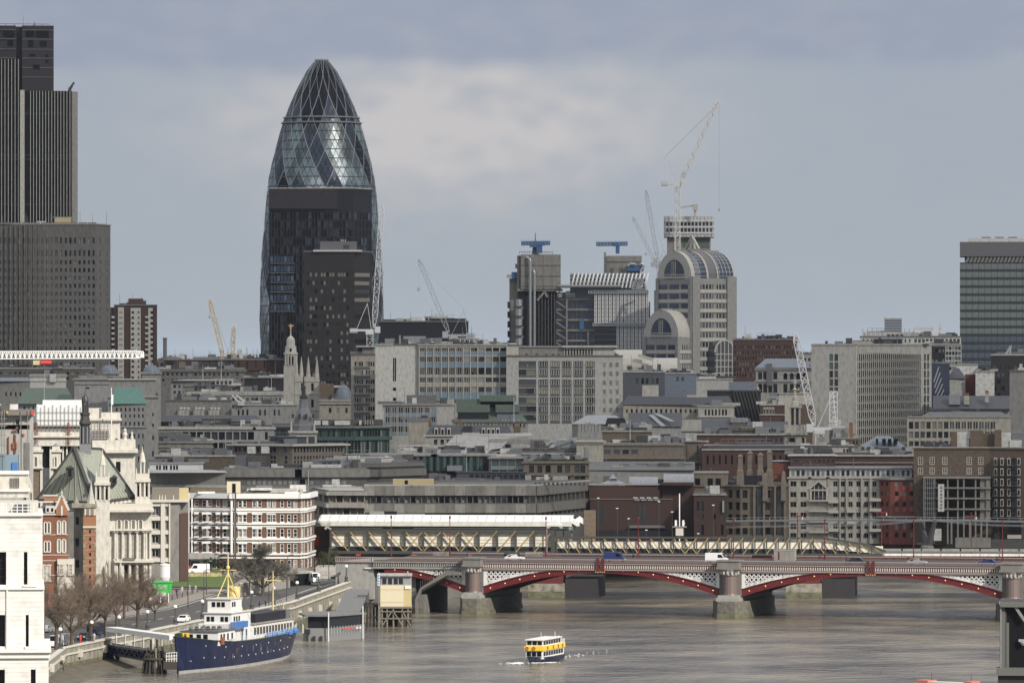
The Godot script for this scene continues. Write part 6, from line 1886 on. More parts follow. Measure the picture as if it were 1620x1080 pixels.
func foreground_block() -> void:
	var d:=800.0
	var n:=begin("white_office_building","bright white stone office building filling the lower left corner, nearest of all","building",30,d)
	var tiers:=[[-30,66.5,814,930,0.0,[[-4,9.0,874,928],[37,42.5,873,925]]],[-30,69,930,1027,0.7,[[-4,7.5,974,1028],[40,44.6,972,1022]]],[-30,76,1040,1180,1.2,[[-4,7.0,1060,1120],[48,55.5,1058,1110]]]]
	for t in tiers:
		var mb:=MB.new()
		var z: float=t[4]
		var o:=Vector3(X(t[0]),0,z)
		var xs:=[0.0]
		for w in t[5]:
			xs.append((w[0]-t[0])*bs);xs.append((w[1]-t[0])*bs)
		xs.append((t[1]-t[0])*bs)
		var wy0:=Y(t[5][1][3]);var wy1:=Y(t[5][1][2])
		var bot: float=maxf(Y(t[3]),0.0)
		var ys:=[bot,maxf(wy0,bot+0.05),wy1,Y(t[2])]
		grid_wall(mb,o,Vector3(1,0,0),xs,ys,1.1)
		mb.quado(Vector3(X(t[1]),bot,z),Vector3(X(t[1]),Y(t[2]),z),Vector3(X(t[1]),Y(t[2]),z-30),Vector3(X(t[1]),bot,z-30),Vector3(1,0,0))
		mb.quado(Vector3(X(t[0]),Y(t[2]),z),Vector3(X(t[1]),Y(t[2]),z),Vector3(X(t[1]),Y(t[2]),z-30),Vector3(X(t[0]),Y(t[2]),z-30),Vector3.UP)
		mb.quado(Vector3(X(t[0]),bot,z-30),Vector3(X(t[0]),Y(t[2]),z-30),Vector3(X(t[1]),Y(t[2]),z-30),Vector3(X(t[1]),bot,z-30),Vector3(0,0,-1))
		obj("wall",mb,"stone_white",n)
		for w in t[5]:
			var g:=part("window","glass_black",n,w[0],w[1],t[5][1][2],t[5][1][3],z-1.02,0.1)
			var f:=MB.new()
			for k in 3: pbox(f,w[0],w[1],lerpf(t[5][1][2],t[5][1][3],(k+1)/4.0),lerpf(t[5][1][2],t[5][1][3],(k+1)/4.0)+0.8,z-0.96,0.08)
			pbox(f,(w[0]+w[1])*0.5-0.3,(w[0]+w[1])*0.5+0.3,t[5][1][2],t[5][1][3],z-0.95,0.08)
			obj("frame",f,"bronze",g)

		var y: float=t[2]+1.0
		var k:=0
		while y<t[3]-1.0:
			var segs:=[[t[0],t[5][0][0]],[t[5][0][1]+0.3,t[5][1][0]-0.3],[t[5][1][1]+0.3,t[1]-0.05]]
			if y+6.6<t[5][1][2] or y>t[5][1][3]: segs=[[t[0],t[1]-0.05]]
			for s in segs:
				if s[1]-s[0]>1.0: part("stone_course","stone_white",n,s[0],s[1],y,y+6.9,z+0.035+0.012*((k*7) % 3),0.2)
			y+=7.15
			k+=1
	part("cornice","stone_white",n,-30,80,1026.5,1031,2.2,32)
	part("cornice","stone_white",n,-30,78.5,1031,1040,1.7,32)
	part("ledge","stone_white",n,-30,69.6,929,932,1.1,32)
	part("sill","stone_white",n,36,58,925,928,0.5,0.6);part("sill","stone_white",n,39,58,1022,1026,1.1,0.6)
	part("pilaster","stone_white",n,9.5,12.2,930,1027,1.0,0.5)
	part("cornice","stone_white",n,-30,67.4,812.5,816,0.5,31)
	part("roof_deck","stone_soft",n,-30,60,797,813,-8,14)
	var rail:=MB.new()
	for k in 8:
		var x:=-8.0+8.6*k
		rail.tube(Vector3(X(x),Y(813),-0.6),Vector3(X(x),Y(797),-0.6),0.07,0.07,6)
	for y in [797,802,807]: rail.tube(Vector3(X(-10),Y(y),-0.6),Vector3(X(53),Y(y),-0.6),0.06,0.06,6)
	obj("roof_rail",rail,"paint_white",n)
	part("roof_glass","glass_mid",n,24,46,799,812,-6,3)
	for k in 6: part("gull_spike","stone_trim",n,38+3*k,39+3*k,923.5,925,0.3,0.2)
	part("lower_wing","stone_soft",n,-20,45,754,793,-22,12)
	fins("slot","glass_black",n,14,30,6,761,778,-21.9,0.9,0.05)
	part("cornice","stone_white",n,-20,47,780,783,-21.5,13)
	part("cornice","stone_white",n,-20,46,752,755,-21.6,13)
	var tur:=begin("turret","small white stone turret with a conical cap, left of the brick gothic house","turret",44,1165)
	var mb:=MB.new()
	spire(mb,44,0,[[7,830],[7,796],[8.4,795.5],[8.4,775],[7.6,774],[6,766],[2.2,757],[0.8,748],[0,745]],8)
	obj("cap",mb,"stone_cream",tur)
	for x in [39.5,44,48.5]: part("opening","glass_black",tur,x-0.9,x+0.9,779,793,1.0,0.3)

func scaffold_site() -> void:
	var n:=bld("building_site","pale concrete building being refaced behind scaffold with blue sheeting, at the left edge",1190,[[-20,0],[46,0],[52,3]],657,{"wall": "concrete_pale","rows": [[664,15],[672,14]],"segs": [{"c": [27],"w": 6},null],"glass": ["spandrel_grey"],"rev": 0.6})
	part("gantry","timber_grey",n,-20,52,650.5,656.5,2.0,4)
	part("gantry_end","red_paint",n,48,53,650,656,2.3,2);part("gantry_lamp","gold",n,9,12,650,654,2.4,1)
	for s in [[12.5,14,690,718],[22,24,687,717],[19,26,700,710],[34,38,686,690],[19,26,680,683]]: part("rusty_plate","rust",n,s[0],s[1],s[2],s[3],0.5,0.4)
	part("blue_sheeting","spandrel_blue",n,-20,29,719,748,1.6,0.3);part("blue_sheeting","blue_paint",n,18,27,731,747,1.9,0.2)
	part("recess","glass_black",n,36,40,674,690,0.1,0.3)
	part("side_recess","stone_dark",n,37,46,700,760,0.4,0.4)
	for x in [6,2,32,43]:
		var mb:=MB.new()
		mb.tube(Vector3(X(x),Y(752),2.2),Vector3(X(x),Y(648),2.2),0.09,0.09,5)
		obj("scaffold_pole",mb,"steel_dull",n)
	for y in [662,674,688,704,718]:
		var mb:=MB.new()
		mb.tube(Vector3(X(-20),Y(y),2.2),Vector3(X(10),Y(y),2.2),0.08,0.08,5)
		obj("scaffold_pole",mb,"steel_dull",n)
	var c:=begin("tower_crane","long white horizontal crane jib with red trolley crossing the left edge","crane",-90,1330,"",NAN)
	var mb:=MB.new()
	mb.lattice(Vector3(X(-90),Y(562),0),Vector3(X(215),Y(560.5),0),1.75,86,0.17,Vector3(0,0,1))
	mb.lattice(Vector3(X(215),Y(560.5),0),Vector3(X(226),Y(560.3),0),1.75,3,0.17,Vector3(0,0,1),1.2)
	mb.box(X(216),X(227),Y(566),Y(558),-0.4,0.4)
	obj("jib",mb,"crane_white",c)
	mb=MB.new()
	mb.lattice(Vector3(X(-90),0,0),Vector3(X(-90),Y(556),0),1.8,40,0.16,Vector3(0,0,1))
	obj("mast",mb,"crane_white",c)
	mb=MB.new()
	mb.box(X(63),X(80),Y(575),Y(570),-1.2,1.2);mb.box(X(66),X(76),Y(577),Y(575),-0.8,0.8)
	obj("trolley",mb,"red_paint",c)
	part("trolley_cab","panel_buff",c,51,63,570,577,0.8,1.6)

func white_palace() -> void:
	var d:=1335.0
	var n:=begin("white_palace","large white classical building partly wrapped in white scaffold sheeting, behind the green roof","building",132,d)
	part("sheeted_top","paint_white",n,57,129,640,674,1.0,16);part("sheeted_top","paint_white",n,67,128.5,633,640,0.4,14)
	part("scaffold_deck","concrete",n,53,129,674,683,0.2,16)
	part("attic","stone_soft",n,48,130,683,705,1.4,16)
	part("cornice","stone_soft",n,47,130.5,689,691.5,2.2,17)
	part("dark_loggia","glass_black",n,60,130,705,740,-1.0,14)
	for x in [64,78,98,104,112,120]: part("column","stone_trim",n,x,x+2.6,705,760,0.4,0.8)
	for k in 12:
		var mb:=MB.new()
		var x:=58.0+6.3*k
		mb.tube(Vector3(X(x),Y(684),1.3),Vector3(X(x),Y(640+4*(k % 2)),1.3),0.07,0.07,4)
		obj("scaffold_pole",mb,"steel_dull",n)
	for y in [652,664,672,679]:
		var mb:=MB.new()
		mb.tube(Vector3(X(54),Y(y),1.35),Vector3(X(130),Y(y),1.35),0.07,0.07,4)
		obj("scaffold_pole",mb,"steel_dull",n)
	for x in [55,106]:
		var mb:=MB.new()
		for k in 5:
			mb.tube(Vector3(X(x+2*(k % 3)),Y(704),2.0),Vector3(X(x+2*(k % 3)),Y(668),2.0),0.07,0.07,4)
			mb.tube(Vector3(X(x-3),Y(674+6*k),2.0),Vector3(X(x+7),Y(674+6*k),2.0),0.07,0.07,4)
		obj("red_hoist",mb,"rust",n)

	part("upper_stage","stone_soft",n,140,160,646,664,-3,10);part("upper_stage","stone_soft",n,140,190,653,664,-4,10)
	part("cornice","stone_soft",n,139,192,662.5,665.5,-2,12)
	part("upper_stage","stone_soft",n,140,189.5,665,700,-3,12)
	part("scaffold_deck","concrete",n,144,171,681,694,0.6,3)
	for k in 6:
		var mb:=MB.new()
		mb.tube(Vector3(X(144+5*k),Y(695),0.9),Vector3(X(144+5*k),Y(664),0.9),0.07,0.07,4)
		mb.tube(Vector3(X(142),Y(669+5*k),0.9),Vector3(X(172),Y(669+5*k),0.9),0.06,0.06,4)
		obj("scaffold_pole",mb,"steel_dull",n)
	part("attic","stone_soft",n,145,213.5,696,711,1.2,18)
	part("cornice","stone_soft",n,142,217.5,711,716,2.6,20);part("frieze","stone_trim",n,145,214,716,719,1.4,18)
	part("wall","stone_soft",n,150,213,719,860,0.9,18)
	part("window","glass_black",n,183,190,730,746,1.0,0.2)
	part("window","glass_black",n,196,202,768,782,1.0,0.2)
	for s in [[170,696,3.4],[197,694,4.2],[208,699,2.6]]:
		var mb:=MB.new()
		spire(mb,s[0],0,[[s[2],s[1]+3],[s[2]*0.6,s[1]-2],[s[2],s[1]-7],[s[2]*0.5,s[1]-11],[s[2]*0.7,s[1]-14],[0,s[1]-17]],10)
		obj("stone_urn",mb,"stone_trim",n)
	var f:=MB.new()
	f.tube(Vector3(X(175.5),Y(700),1),Vector3(X(175.5),Y(613),1),0.16,0.1,6)
	obj("flagpole",f,"paint_white",n)
	var flag:=MB.new()
	flag.box(X(176),X(178.5),Y(640),Y(624),0.98,1.05)
	obj("flag",flag,"paint_white",n)

	for t in [[56.5,9.5,704,"left one of two white and brown brick bell towers by the green roof"],[88,7.6,703,"right one of two white bell towers, cut by the slope of the green roof"]]:
		var b:=begin("bell_tower",t[3],"tower",t[0],1262)
		var w: float=t[1]
		part("shaft","brick_brown",b,t[0]-w+1.6,t[0]+w-1.6,742,880,-0.2,4)
		for s in [-1.0,1.0]: part("quoins","stone_trim",b,t[0]+s*(w-1.2)-2.0,t[0]+s*(w-1.2)+2.0,742,880,0.1,4.2)
		part("belfry","stone_soft",b,t[0]-w,t[0]+w,712,743,0.3,4.6)
		part("cornice","stone_soft",b,t[0]-w-1.6,t[0]+w+1.6,738.5,741,0.7,5.4);part("cornice","stone_soft",b,t[0]-w-1.8,t[0]+w+1.8,711,715,0.8,5.6)
		part("cap","stone_soft",b,t[0]-w+1.5,t[0]+w-1.5,706.5,711.2,0.1,4.4)
		var top:=MB.new()
		spire(top,t[0],-2,[[w*0.8,707],[w*0.4,703],[0,701]],8)
		obj("cap_stone",top,"lead",b)
		arch_window(b,t[0]-0.8,w*0.55,722,738,0.32,"spandrel_grey")

func school() -> void:
	var d:=1200.0
	var n:=begin("stone_school","ornate white stone hall with steep sage green roof and dark lead lantern","building",150,d)
	var q:=func(x: float,y: float,z: float) -> Vector3: return Vector3(X(x),Y(y),z)

	var near: Vector3=q.call(149,797,2.0);var left: Vector3=q.call(55,794,-9);var right: Vector3=q.call(214,790,-7);var back: Vector3=q.call(120,790,-24)
	var ra: Vector3=q.call(116,708,-8.5);var rb: Vector3=q.call(160,711,-9.5)
	var rl:=MB.new();rl.trio(left,ra,near,Vector3(-0.2,1,1));obj("roof_slope",rl,"roof_sage",n)
	var rr:=MB.new();rr.quado(near,ra,rb,right,Vector3(0.4,1,1));obj("roof_slope",rr,"roof_sage",n)
	var rk:=MB.new();rk.trio(left,ra,back,Vector3(-1,1,-1));rk.quado(ra,rb,right,back,Vector3(0,1,-1));obj("roof_slope",rk,"roof_sage",n)
	var hip:=MB.new()
	for s in [[ra,near],[ra,left],[rb,right],[ra,rb]]: hip.bar(s[0],s[1],0.75,0.5)
	hip.bar(near+Vector3(0,0.2,0.2),left+Vector3(0,0.2,0.2),0.5,0.7);hip.bar(near+Vector3(0,0.2,0.2),right+Vector3(0,0.2,0.2),0.5,0.7)
	obj("ridge_roll",hip,"lead_dark",n)
	for k in 14:
		var sm:=MB.new()
		var f:=(k+0.5)/14.0
		if k<8: sm.bar(ra.lerp(near,0.04).lerp(ra,0.0),left.lerp(near,k/8.0+0.06)+Vector3(0,0.15,0.1),0.12)
		sm.bar(ra.lerp(rb,f)+Vector3(0,0.1,0.1),near.lerp(right,f)+Vector3(0,0.15,0.1),0.12)
		obj("lead_seam",sm,"roof_sage",n)
	for k in 10: piece("eaves_bracket","stone_trim",n,near.lerp(right,(k+0.3)/10.0)+Vector3(0.1,-0.35,0.3),Vector3(0.7,0.55,0.6))
	for s in [[110,739,12.5,16,0.46],[180,754,9,12,0.0]]:
		var z:=-2.2 if s[0]<150 else -3.6
		part("dormer","lead_dark",n,s[0]-s[2]*0.5,s[0]+s[2]*0.5,s[1]+2,s[1]+s[3],z+0.8,3.5)
		roof_on(n,"gable_end",X(s[0]-s[2]*0.62),X(s[0]+s[2]*0.62),Y(s[1]+2),Y(s[1]-2.5),z-2.8,z+1.1,"lead_dark",1,"dormer_roof")
		part("window","glass_black",n,s[0]-2.6,s[0]+2.6,s[1]+4,s[1]+s[3]-1.5,z+0.85,0.2)

	var base:=MB.new();base.box(X(125),X(143.5),Y(735),Y(703),-11.5,-7.8);obj("lantern_base",base,"lead",n)
	var st:=MB.new()
	spire(st,134,-9.5,[[9.4,705],[9.4,702],[8.2,701],[7.4,674.5],[9.0,673],[10.6,670.5],[10.2,668],[8.6,666],[7.4,660.5],[6.8,658.5],[8.2,657.5],[8.6,655],[8.4,653.5],[6.6,653]],8)
	obj("lantern_stage",st,"lead_dark",n)
	for k in 8:
		var t:=TAU*(k+0.5)/8
		var b:=Vector3(X(134)+cos(t)*8.3*bs,0,-9.5+sin(t)*8.3*bs)
		var co:=MB.new();co.tube(b+Vector3(0,Y(702),0),b+Vector3(0,Y(675.5),0),0.2,0.18,6);obj("colonnette",co,"lead",n)
		var c2:=MB.new();var b2:=Vector3(X(134)+cos(t)*4.4*bs,0,-9.5+sin(t)*4.4*bs)
		c2.tube(b2+Vector3(0,Y(653),0),b2+Vector3(0,Y(636),0),0.15,0.15,6);obj("colonnette",c2,"lead_dark",n)
	var tp:=MB.new()
	spire(tp,134,-9.5,[[5.6,636.5],[6.0,634.5],[5.4,631],[4.2,627.5],[1.6,624.5],[0.8,622],[0.5,617],[0,612]],10)
	obj("lantern_dome",tp,"lead_dark",n)

	for t in [[161.5,716,0.0,11.5],[225,712,-6.0,11.5]]:
		var x: float=t[0];var y: float=t[1];var z: float=t[2]
		var w: float=t[3]
		part("turret_shaft","stone_soft",n,x-w,x+w,y+74,y+200,z+2.2,5)
		part("turret_stage","stone_trim",n,x-w*0.82,x+w*0.82,y+50,y+76,z+1.5,3.6)
		for s in [-0.9,-0.3,0.3,0.9]: part("turret_column","stone_soft",n,x+w*s-1.4,x+w*s+1.4,y+51,y+76,z+2.3,0.9)
		for s in [-0.55,0.55]: part("turret_opening","glass_black",n,x+w*s*0.9-1.8,x+w*s*0.9+1.8,y+57,y+74,z+1.56,0.3)
		part("turret_cornice","stone_soft",n,x-w-1.2,x+w+1.2,y+46.5,y+51,z+2.7,6)
		part("turret_parapet","stone_trim",n,x-w*0.95,x+w*0.95,y+38,y+47,z+2.0,4.6)
		for s in [-0.85,0.85]:
			var pn:=MB.new();spire(pn,x+w*s,z+1.6,[[1.3,y+38],[1.1,y+33],[0,y+28]],6);obj("finial",pn,"stone_trim",n)
		for k in 4:
			var a:=TAU*(k+0.5)/4
			var co:=MB.new()
			co.tube(Vector3(X(x)+cos(a)*4*bs,Y(y+38),z-0.2+sin(a)*4*bs),Vector3(X(x)+cos(a)*4*bs,Y(y+19),z-0.2+sin(a)*4*bs),0.2,0.2,6)
			obj("turret_column",co,"stone_soft",n)
		var cap:=MB.new()
		spire(cap,x,z-0.2,[[5.2,y+20],[5.6,y+18.5],[5.0,y+17],[3.4,y+8],[1.2,y+3],[0.5,y-4],[0,y-7]],8)
		obj("turret_cap",cap,"stone_trim",n)

	part("wall","stone_soft",n,151,239,800,960,-0.5,14)
	part("return_wall","stone_soft",n,151,165,800,960,0.4,12)
	part("attic","stone_trim",n,150.5,241,797,806,0.8,14)
	part("cornice","stone_soft",n,149,243,806,809.5,2.0,16);part("cornice","stone_soft",n,150,241,837,839.5,1.0,14)
	part("cornice","stone_trim",n,180,243,886,889.5,1.5,14)
	part("blind_course","stone_trim",n,151,239.5,809.5,812,0.6,14)
	for x in [187.5,198.8,210,221.5]:
		arch_window(n,x,6.0,822,836.5,-0.46,"stone_dark")
		sash_window(n,x,5.4,848,884,-0.46,"stone_brown","stone_trim",1,3)
		part("doorway","glass_black",n,x-2.6,x+2.6,894,922,-0.45,0.2)
	for x in [181.5,184,193.2,204.5,216,227.5,230.5,236.5]:
		var co:=MB.new()
		co.tube(Vector3(X(x),Y(886),0.2),Vector3(X(x),Y(842),0.2),0.30,0.25,8)
		co.box(X(x)-0.4,X(x)+0.4,Y(842),Y(839.5),-0.3,0.7);co.box(X(x)-0.42,X(x)+0.42,Y(886.2),Y(884),-0.3,0.7)
		obj("column",co,"stone_soft",n)
		var lo:=MB.new()
		lo.tube(Vector3(X(x),Y(930),0.4),Vector3(X(x),Y(891),0.4),0.34,0.3,8)
		obj("column",lo,"stone_trim",n)
	for s in [[157,844,849],[157,871,878]]: part("window","glass_black",n,s[0]-1.6,s[0]+1.6,s[1],s[2],0.42,0.3)
	part("balcony","stone_dark",n,195,212,882,886,1.7,1.5)
	for s in [[172,885],[167,893],[190,890]]:
		var pn:=MB.new();spire(pn,s[0],3.0,[[3.0,960],[2.6,s[1]+6],[0,s[1]-4]],6);obj("gate_pinnacle",pn,"stone_cream",n)
	part("garden_wall","stone_wall",n,143,184,907,960,2.8,1.0)

func gothic_house() -> void:
	var d:=1150.0
	var n:=begin("gothic_house","red brick gothic house with white stone windows and a steep slate roof","building",90,d)
	part("wall","brick_red",n,55,107,813,960,0,12)
	roof_on(n,"mansard",X(54),X(107),Y(813),Y(795),-12,0.2,"slate",2.6)
	part("ridge_coping","stone_trim",n,53,106,793,795.4,-2,1);part("chimney","brick_orange",n,69,90,785,794,-4,2)
	part("chimney","stone_trim",n,68,91,783.5,785.5,-3.8,2.4)
	part("dormer","stone_trim",n,71.5,86,800,811,0.3,2)
	for x in [75,82]: part("window","glass_black",n,x-1.8,x+1.8,803.5,809,0.35,0.2)
	part("string_course","stone_trim",n,54,107.4,812,814.5,0.4,12)
	for y in [845,877,886,909]: part("string_course","stone_trim",n,54.6,107.2,y,y+1.1,0.12,12)

	var gb:=MB.new()
	gb.prism(PackedVector2Array([Vector2(X(88),Y(815)),Vector2(X(88),Y(806)),Vector2(X(93),Y(796)),Vector2(X(97),Y(786)),Vector2(X(101),Y(796)),Vector2(X(107),Y(808)),Vector2(X(107),Y(815))]),-1.5,0.5)
	obj("gable",gb,"brick_orange",n)
	var gc:=MB.new()
	for s in [[88,806,97,785.5],[97,785.5,107,808]]: gc.bar(Vector3(X(s[0]),Y(s[1]),0.1),Vector3(X(s[2]),Y(s[3]),0.1),0.45,0.9)
	spire(gc,97,0.1,[[1.6,790],[1.2,782],[1.8,779],[0.6,777],[0,772]],6)
	gc.box(X(95.4),X(98.6),Y(815),Y(800),0.45,0.7)
	obj("gable_coping",gc,"stone_trim",n)
	for y in [826,855]:
		for x in [71.5,76.5]: arch_window(n,x,4.2,y if y<850 else y+1,y+17,0.0,"glass_dark")
		for x in [92.5,100.5]: arch_window(n,x,4.6,y-2,y+18,0.0,"glass_blind")
	for x in [70.5,76.5]: sash_window(n,x,4.4,895,918,0.0,"glass_dark")
	part("bay","stone_trim",n,90,117,884,960,0.9,6)
	for x in [96.5,111]: sash_window(n,x,5.2,893,908,0.9,"glass_dark")
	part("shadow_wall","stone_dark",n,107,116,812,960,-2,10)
	var t:=begin("gothic_tower","orange brick and stone octagonal tower with a beige spirelet, beside the gothic house","tower",132,1162)
	part("wall","brick_orange",t,131,151.5,811,960,-0.2,8)
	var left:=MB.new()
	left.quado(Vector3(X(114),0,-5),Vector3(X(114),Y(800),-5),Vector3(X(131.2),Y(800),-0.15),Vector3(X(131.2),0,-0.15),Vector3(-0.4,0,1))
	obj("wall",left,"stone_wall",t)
	part("parapet","stone_wall",t,113,152.5,797,803,0.3,8);part("string_course","stone_trim",t,130.6,152,832,835,0.15,8)
	part("top_stage","stone_trim",t,133,151,801,815,0.0,7)
	for x in [138.5,145.5]: part("window","stone_brown",t,x-2.2,x+2.2,804,815,0.1,0.2)
	for k in 8:
		part("stair_slit","glass_black",t,140.6,143.4,838+12*k,843+12*k,-0.15,0.3)
		part("stone_band","stone_wall",t,130.8,151.7,846+12*k,847.6+12*k,-0.12,0.3)
		part("quoin","stone_wall",t,131,134.5-(k % 2),836+12*k,842+12*k,-0.1,0.3);part("quoin","stone_wall",t,148.5+(k % 2),151.7,836+12*k,842+12*k,-0.1,0.3)
	for y in [818,852,886]:
		var lw:=MB.new();lw.obox(Vector3(X(122),Y(y+6),-2.45),Vector3(0.35,0,0.35),Vector3(0,0.8,0),Vector3(-0.05,0,0.05));obj("window",lw,"glass_black",t)
	var sp:=MB.new()
	spire(sp,143.5,-3.0,[[8,800],[7.4,797],[3.2,780],[1.2,768],[0.4,762],[0,760]],8)
	obj("spirelet",sp,"stone_cream",t)
	var sp2:=MB.new()
	spire(sp2,120,-3.2,[[6,801],[5,796],[2.0,790],[0,786]],8)
	obj("spirelet",sp2,"stone_wall",t)

func side_office() -> void:
	var n:=bld("office_block","brown office block with cream panelled corner bay left of the brick hotel",1268,[[238,0],[254,0],[268,0],[284,0],[298,12]],794,{"wall": "concrete_warm","rows": [[803,12],[825,12],[847,12],[869,12]],"segs": [{"c": [245],"w": 11},{"c": [263.5],"w": 4.2},null,null],"glass": ["glass_dark","glass_black","glass_mid"],"rev": 0.5,"fr": "stone_trim","mul": [1,0],"ft": 0.12})
	part("corner_panel","stone_trim",n,254,260.6,793,890,0.5,0.6);part("corner_panel","stone_trim",n,266.8,269,793,890,0.5,0.6)
	for y in [794,816.5,838.5,860.5,882]: part("floor_band","stone_trim",n,238,269,y,y+6.5,0.3,0.5)
	part("roof_band","stone_trim",n,230,299,790.5,794,0.9,14)
	part("roof_screen","timber_grey",n,240,283,772,791,-2,8);part("roof_box","panel_buff",n,283,298,773,791,-4,6)
	for x in [252,256,261,274]:
		var mb:=MB.new();mb.tube(Vector3(X(x),Y(791),0.6),Vector3(X(x),Y(783),0.6),0.1,0.08,5);obj("aerial",mb,"paint_white",n)
	part("dark_flank","brick_dark",n,284.2,297,812,930,0.4,8)

func brick_hotel() -> void:
	var d:=1312.0
	var pts:=[[292.5,6],[300,0],[368,-6],[473,-6],[484,-2],[497,16]]
	var n:=bld("brick_hotel","four storey brick building with white cornices and pairs of sash windows",d,pts,786.5,{"wall": "brick_hotel","rows": [[790.5,10.5],[812.5,12],[835,13],[858.5,14],[884,14]],
		"segs": [{"c": [296.6],"w": 3},{"c": [310.3,322.6,332,344.6,355,361.5],"w": 6.2},{"c": [379.2,386.8,401.8,410.5,425,433.4,446,457.2,467],"w": 6.0},{"c": [478],"w": 3},{"c": [486.5,491.5],"w": 2.8}],
		"glass": ["glass_black","glass_dark","glass_dark","glass_mid","glass_blind"],"rev": 0.25,"fr": "paint_white","mul": [0,1],"ft": 0.11,"bands": [[779.5,8,0.8],[802.4,4.4,0.45],[807.5,2.4,0.25],[825.5,3.0,0.4],[830.2,2.0,0.2],[849.5,3.2,0.4],[854.8,2.0,0.2],[873.5,2.8,0.4],[879,3,0.3]],"bm": "paint_white","roofmat": "roof_felt","back": 26})

	for g in [[298.5,1.6],[303.5,2.2],[366.5,3.6],[371.5,2.4],[471.5,2.2]]:
		part("corner_pier","paint_white",n,g[0]-g[1]*0.5,g[0]+g[1]*0.5,788,874,6.2 if g[0]>360 else 0.6,0.6)
	for x in [480.5,475.5]: part("corner_pier","paint_white",n,x-0.8,x+0.8,788,900,6.3-(x-473)*0.35,0.6)
	var half:={310.3: 7.5,327.3: 16.5,344.6: 7.5,358.2: 13.5,383.0: 15.5,406.2: 16.5,429.2: 16.5,446.0: 7.5,457.2: 7.5,467.0: 7.0}
	for x in half:
		for r in [[812.5,12],[835,13],[858.5,14]]:
			var z: float=(6.0 if x>368 else 6.0*(x-300)/68.0)+0.3
			part("window_head","paint_white",n,x-half[x]*0.5,x+half[x]*0.5,r[0]-2.6,r[0]+0.3,z,0.5)
			part("sill","paint_white",n,x-half[x]*0.5,x+half[x]*0.5,r[0]+r[1]-0.3,r[0]+r[1]+1.4,z+0.15,0.6)
	for x in [327.4,383.0,406.3,429.3]:
		var z: float=(6.0 if x>368 else 6.0*(x-300)/68.0)+0.2
		for r in [[790.5,10.5],[812.5,12],[835,13],[858.5,14]]: part("window_pier","paint_white",n,x-0.55,x+0.55,r[0],r[0]+r[1],z,0.4)
	part("shop_front","paint_white",n,301,369,882,930,2.6,4)
	for x in [309,327.5,346]: part("shop_window","glass_black",n,x-6.5,x+6.5,887,905,3.0,0.6)
	part("fascia","stone_grey",n,292,370,874.5,883,4.0,5)
	part("shop_window","glass_green",n,452,470,882,898,6.3,0.5);part("shop_window","glass_dark",n,376,440,884,900,6.25,0.4)
	part("parapet_block","paint_white",n,313,340,777,780.5,2.2,1);part("parapet_block","paint_white",n,450,473,777,780.5,6.6,1)
	part("lift_housing","paint_cream",n,358.5,380,762.5,780,-2,6);part("door","glass_black",n,367,372.5,765,780,-1.9,0.3)
	part("roof_plant","concrete_pale",n,381,468,774.5,780,-6,6);part("roof_plant","render_white",n,396,430,772.5,776,-3,3);part("roof_plant","steel_dark",n,381,390,773,779,-3,2)
	part("brick_stack","brick_brown",n,300,360,774,780,-12,3)
	var mb:=MB.new();mb.tube(Vector3(X(372.3),Y(886),6.7),Vector3(X(372.3),Y(778),6.7),0.16,0.16,6);obj("downpipe",mb,"steel_dark",n)
	part("hanging_banner","red_paint",n,350,355.5,886,897,3.4,0.2)


# ---------------------------------------------------------------- the two bridges
const RT:=0.2618
const RD:=1236.0
const RP:=1156.0

func bx_at(p: float) -> float:
	var k:=(p-810.0)/F
	return (k*RD-px(RP,RD))/(cos(RT)+sin(RT)*k)
func by_at(p: float,y: float) -> float: return CH-(y-HZ)*(RD-bx_at(p)*sin(RT))/F

func rib_curve(x: float,x0: float,x1: float,ys: float,yc: float) -> float:
	var t:=(x-x0)/(x1-x0)*2.0-1.0
	return yc-(yc-ys)*t*t

func bridges() -> void:
	road_bridge()
	footbridge()
	rail_bridge()

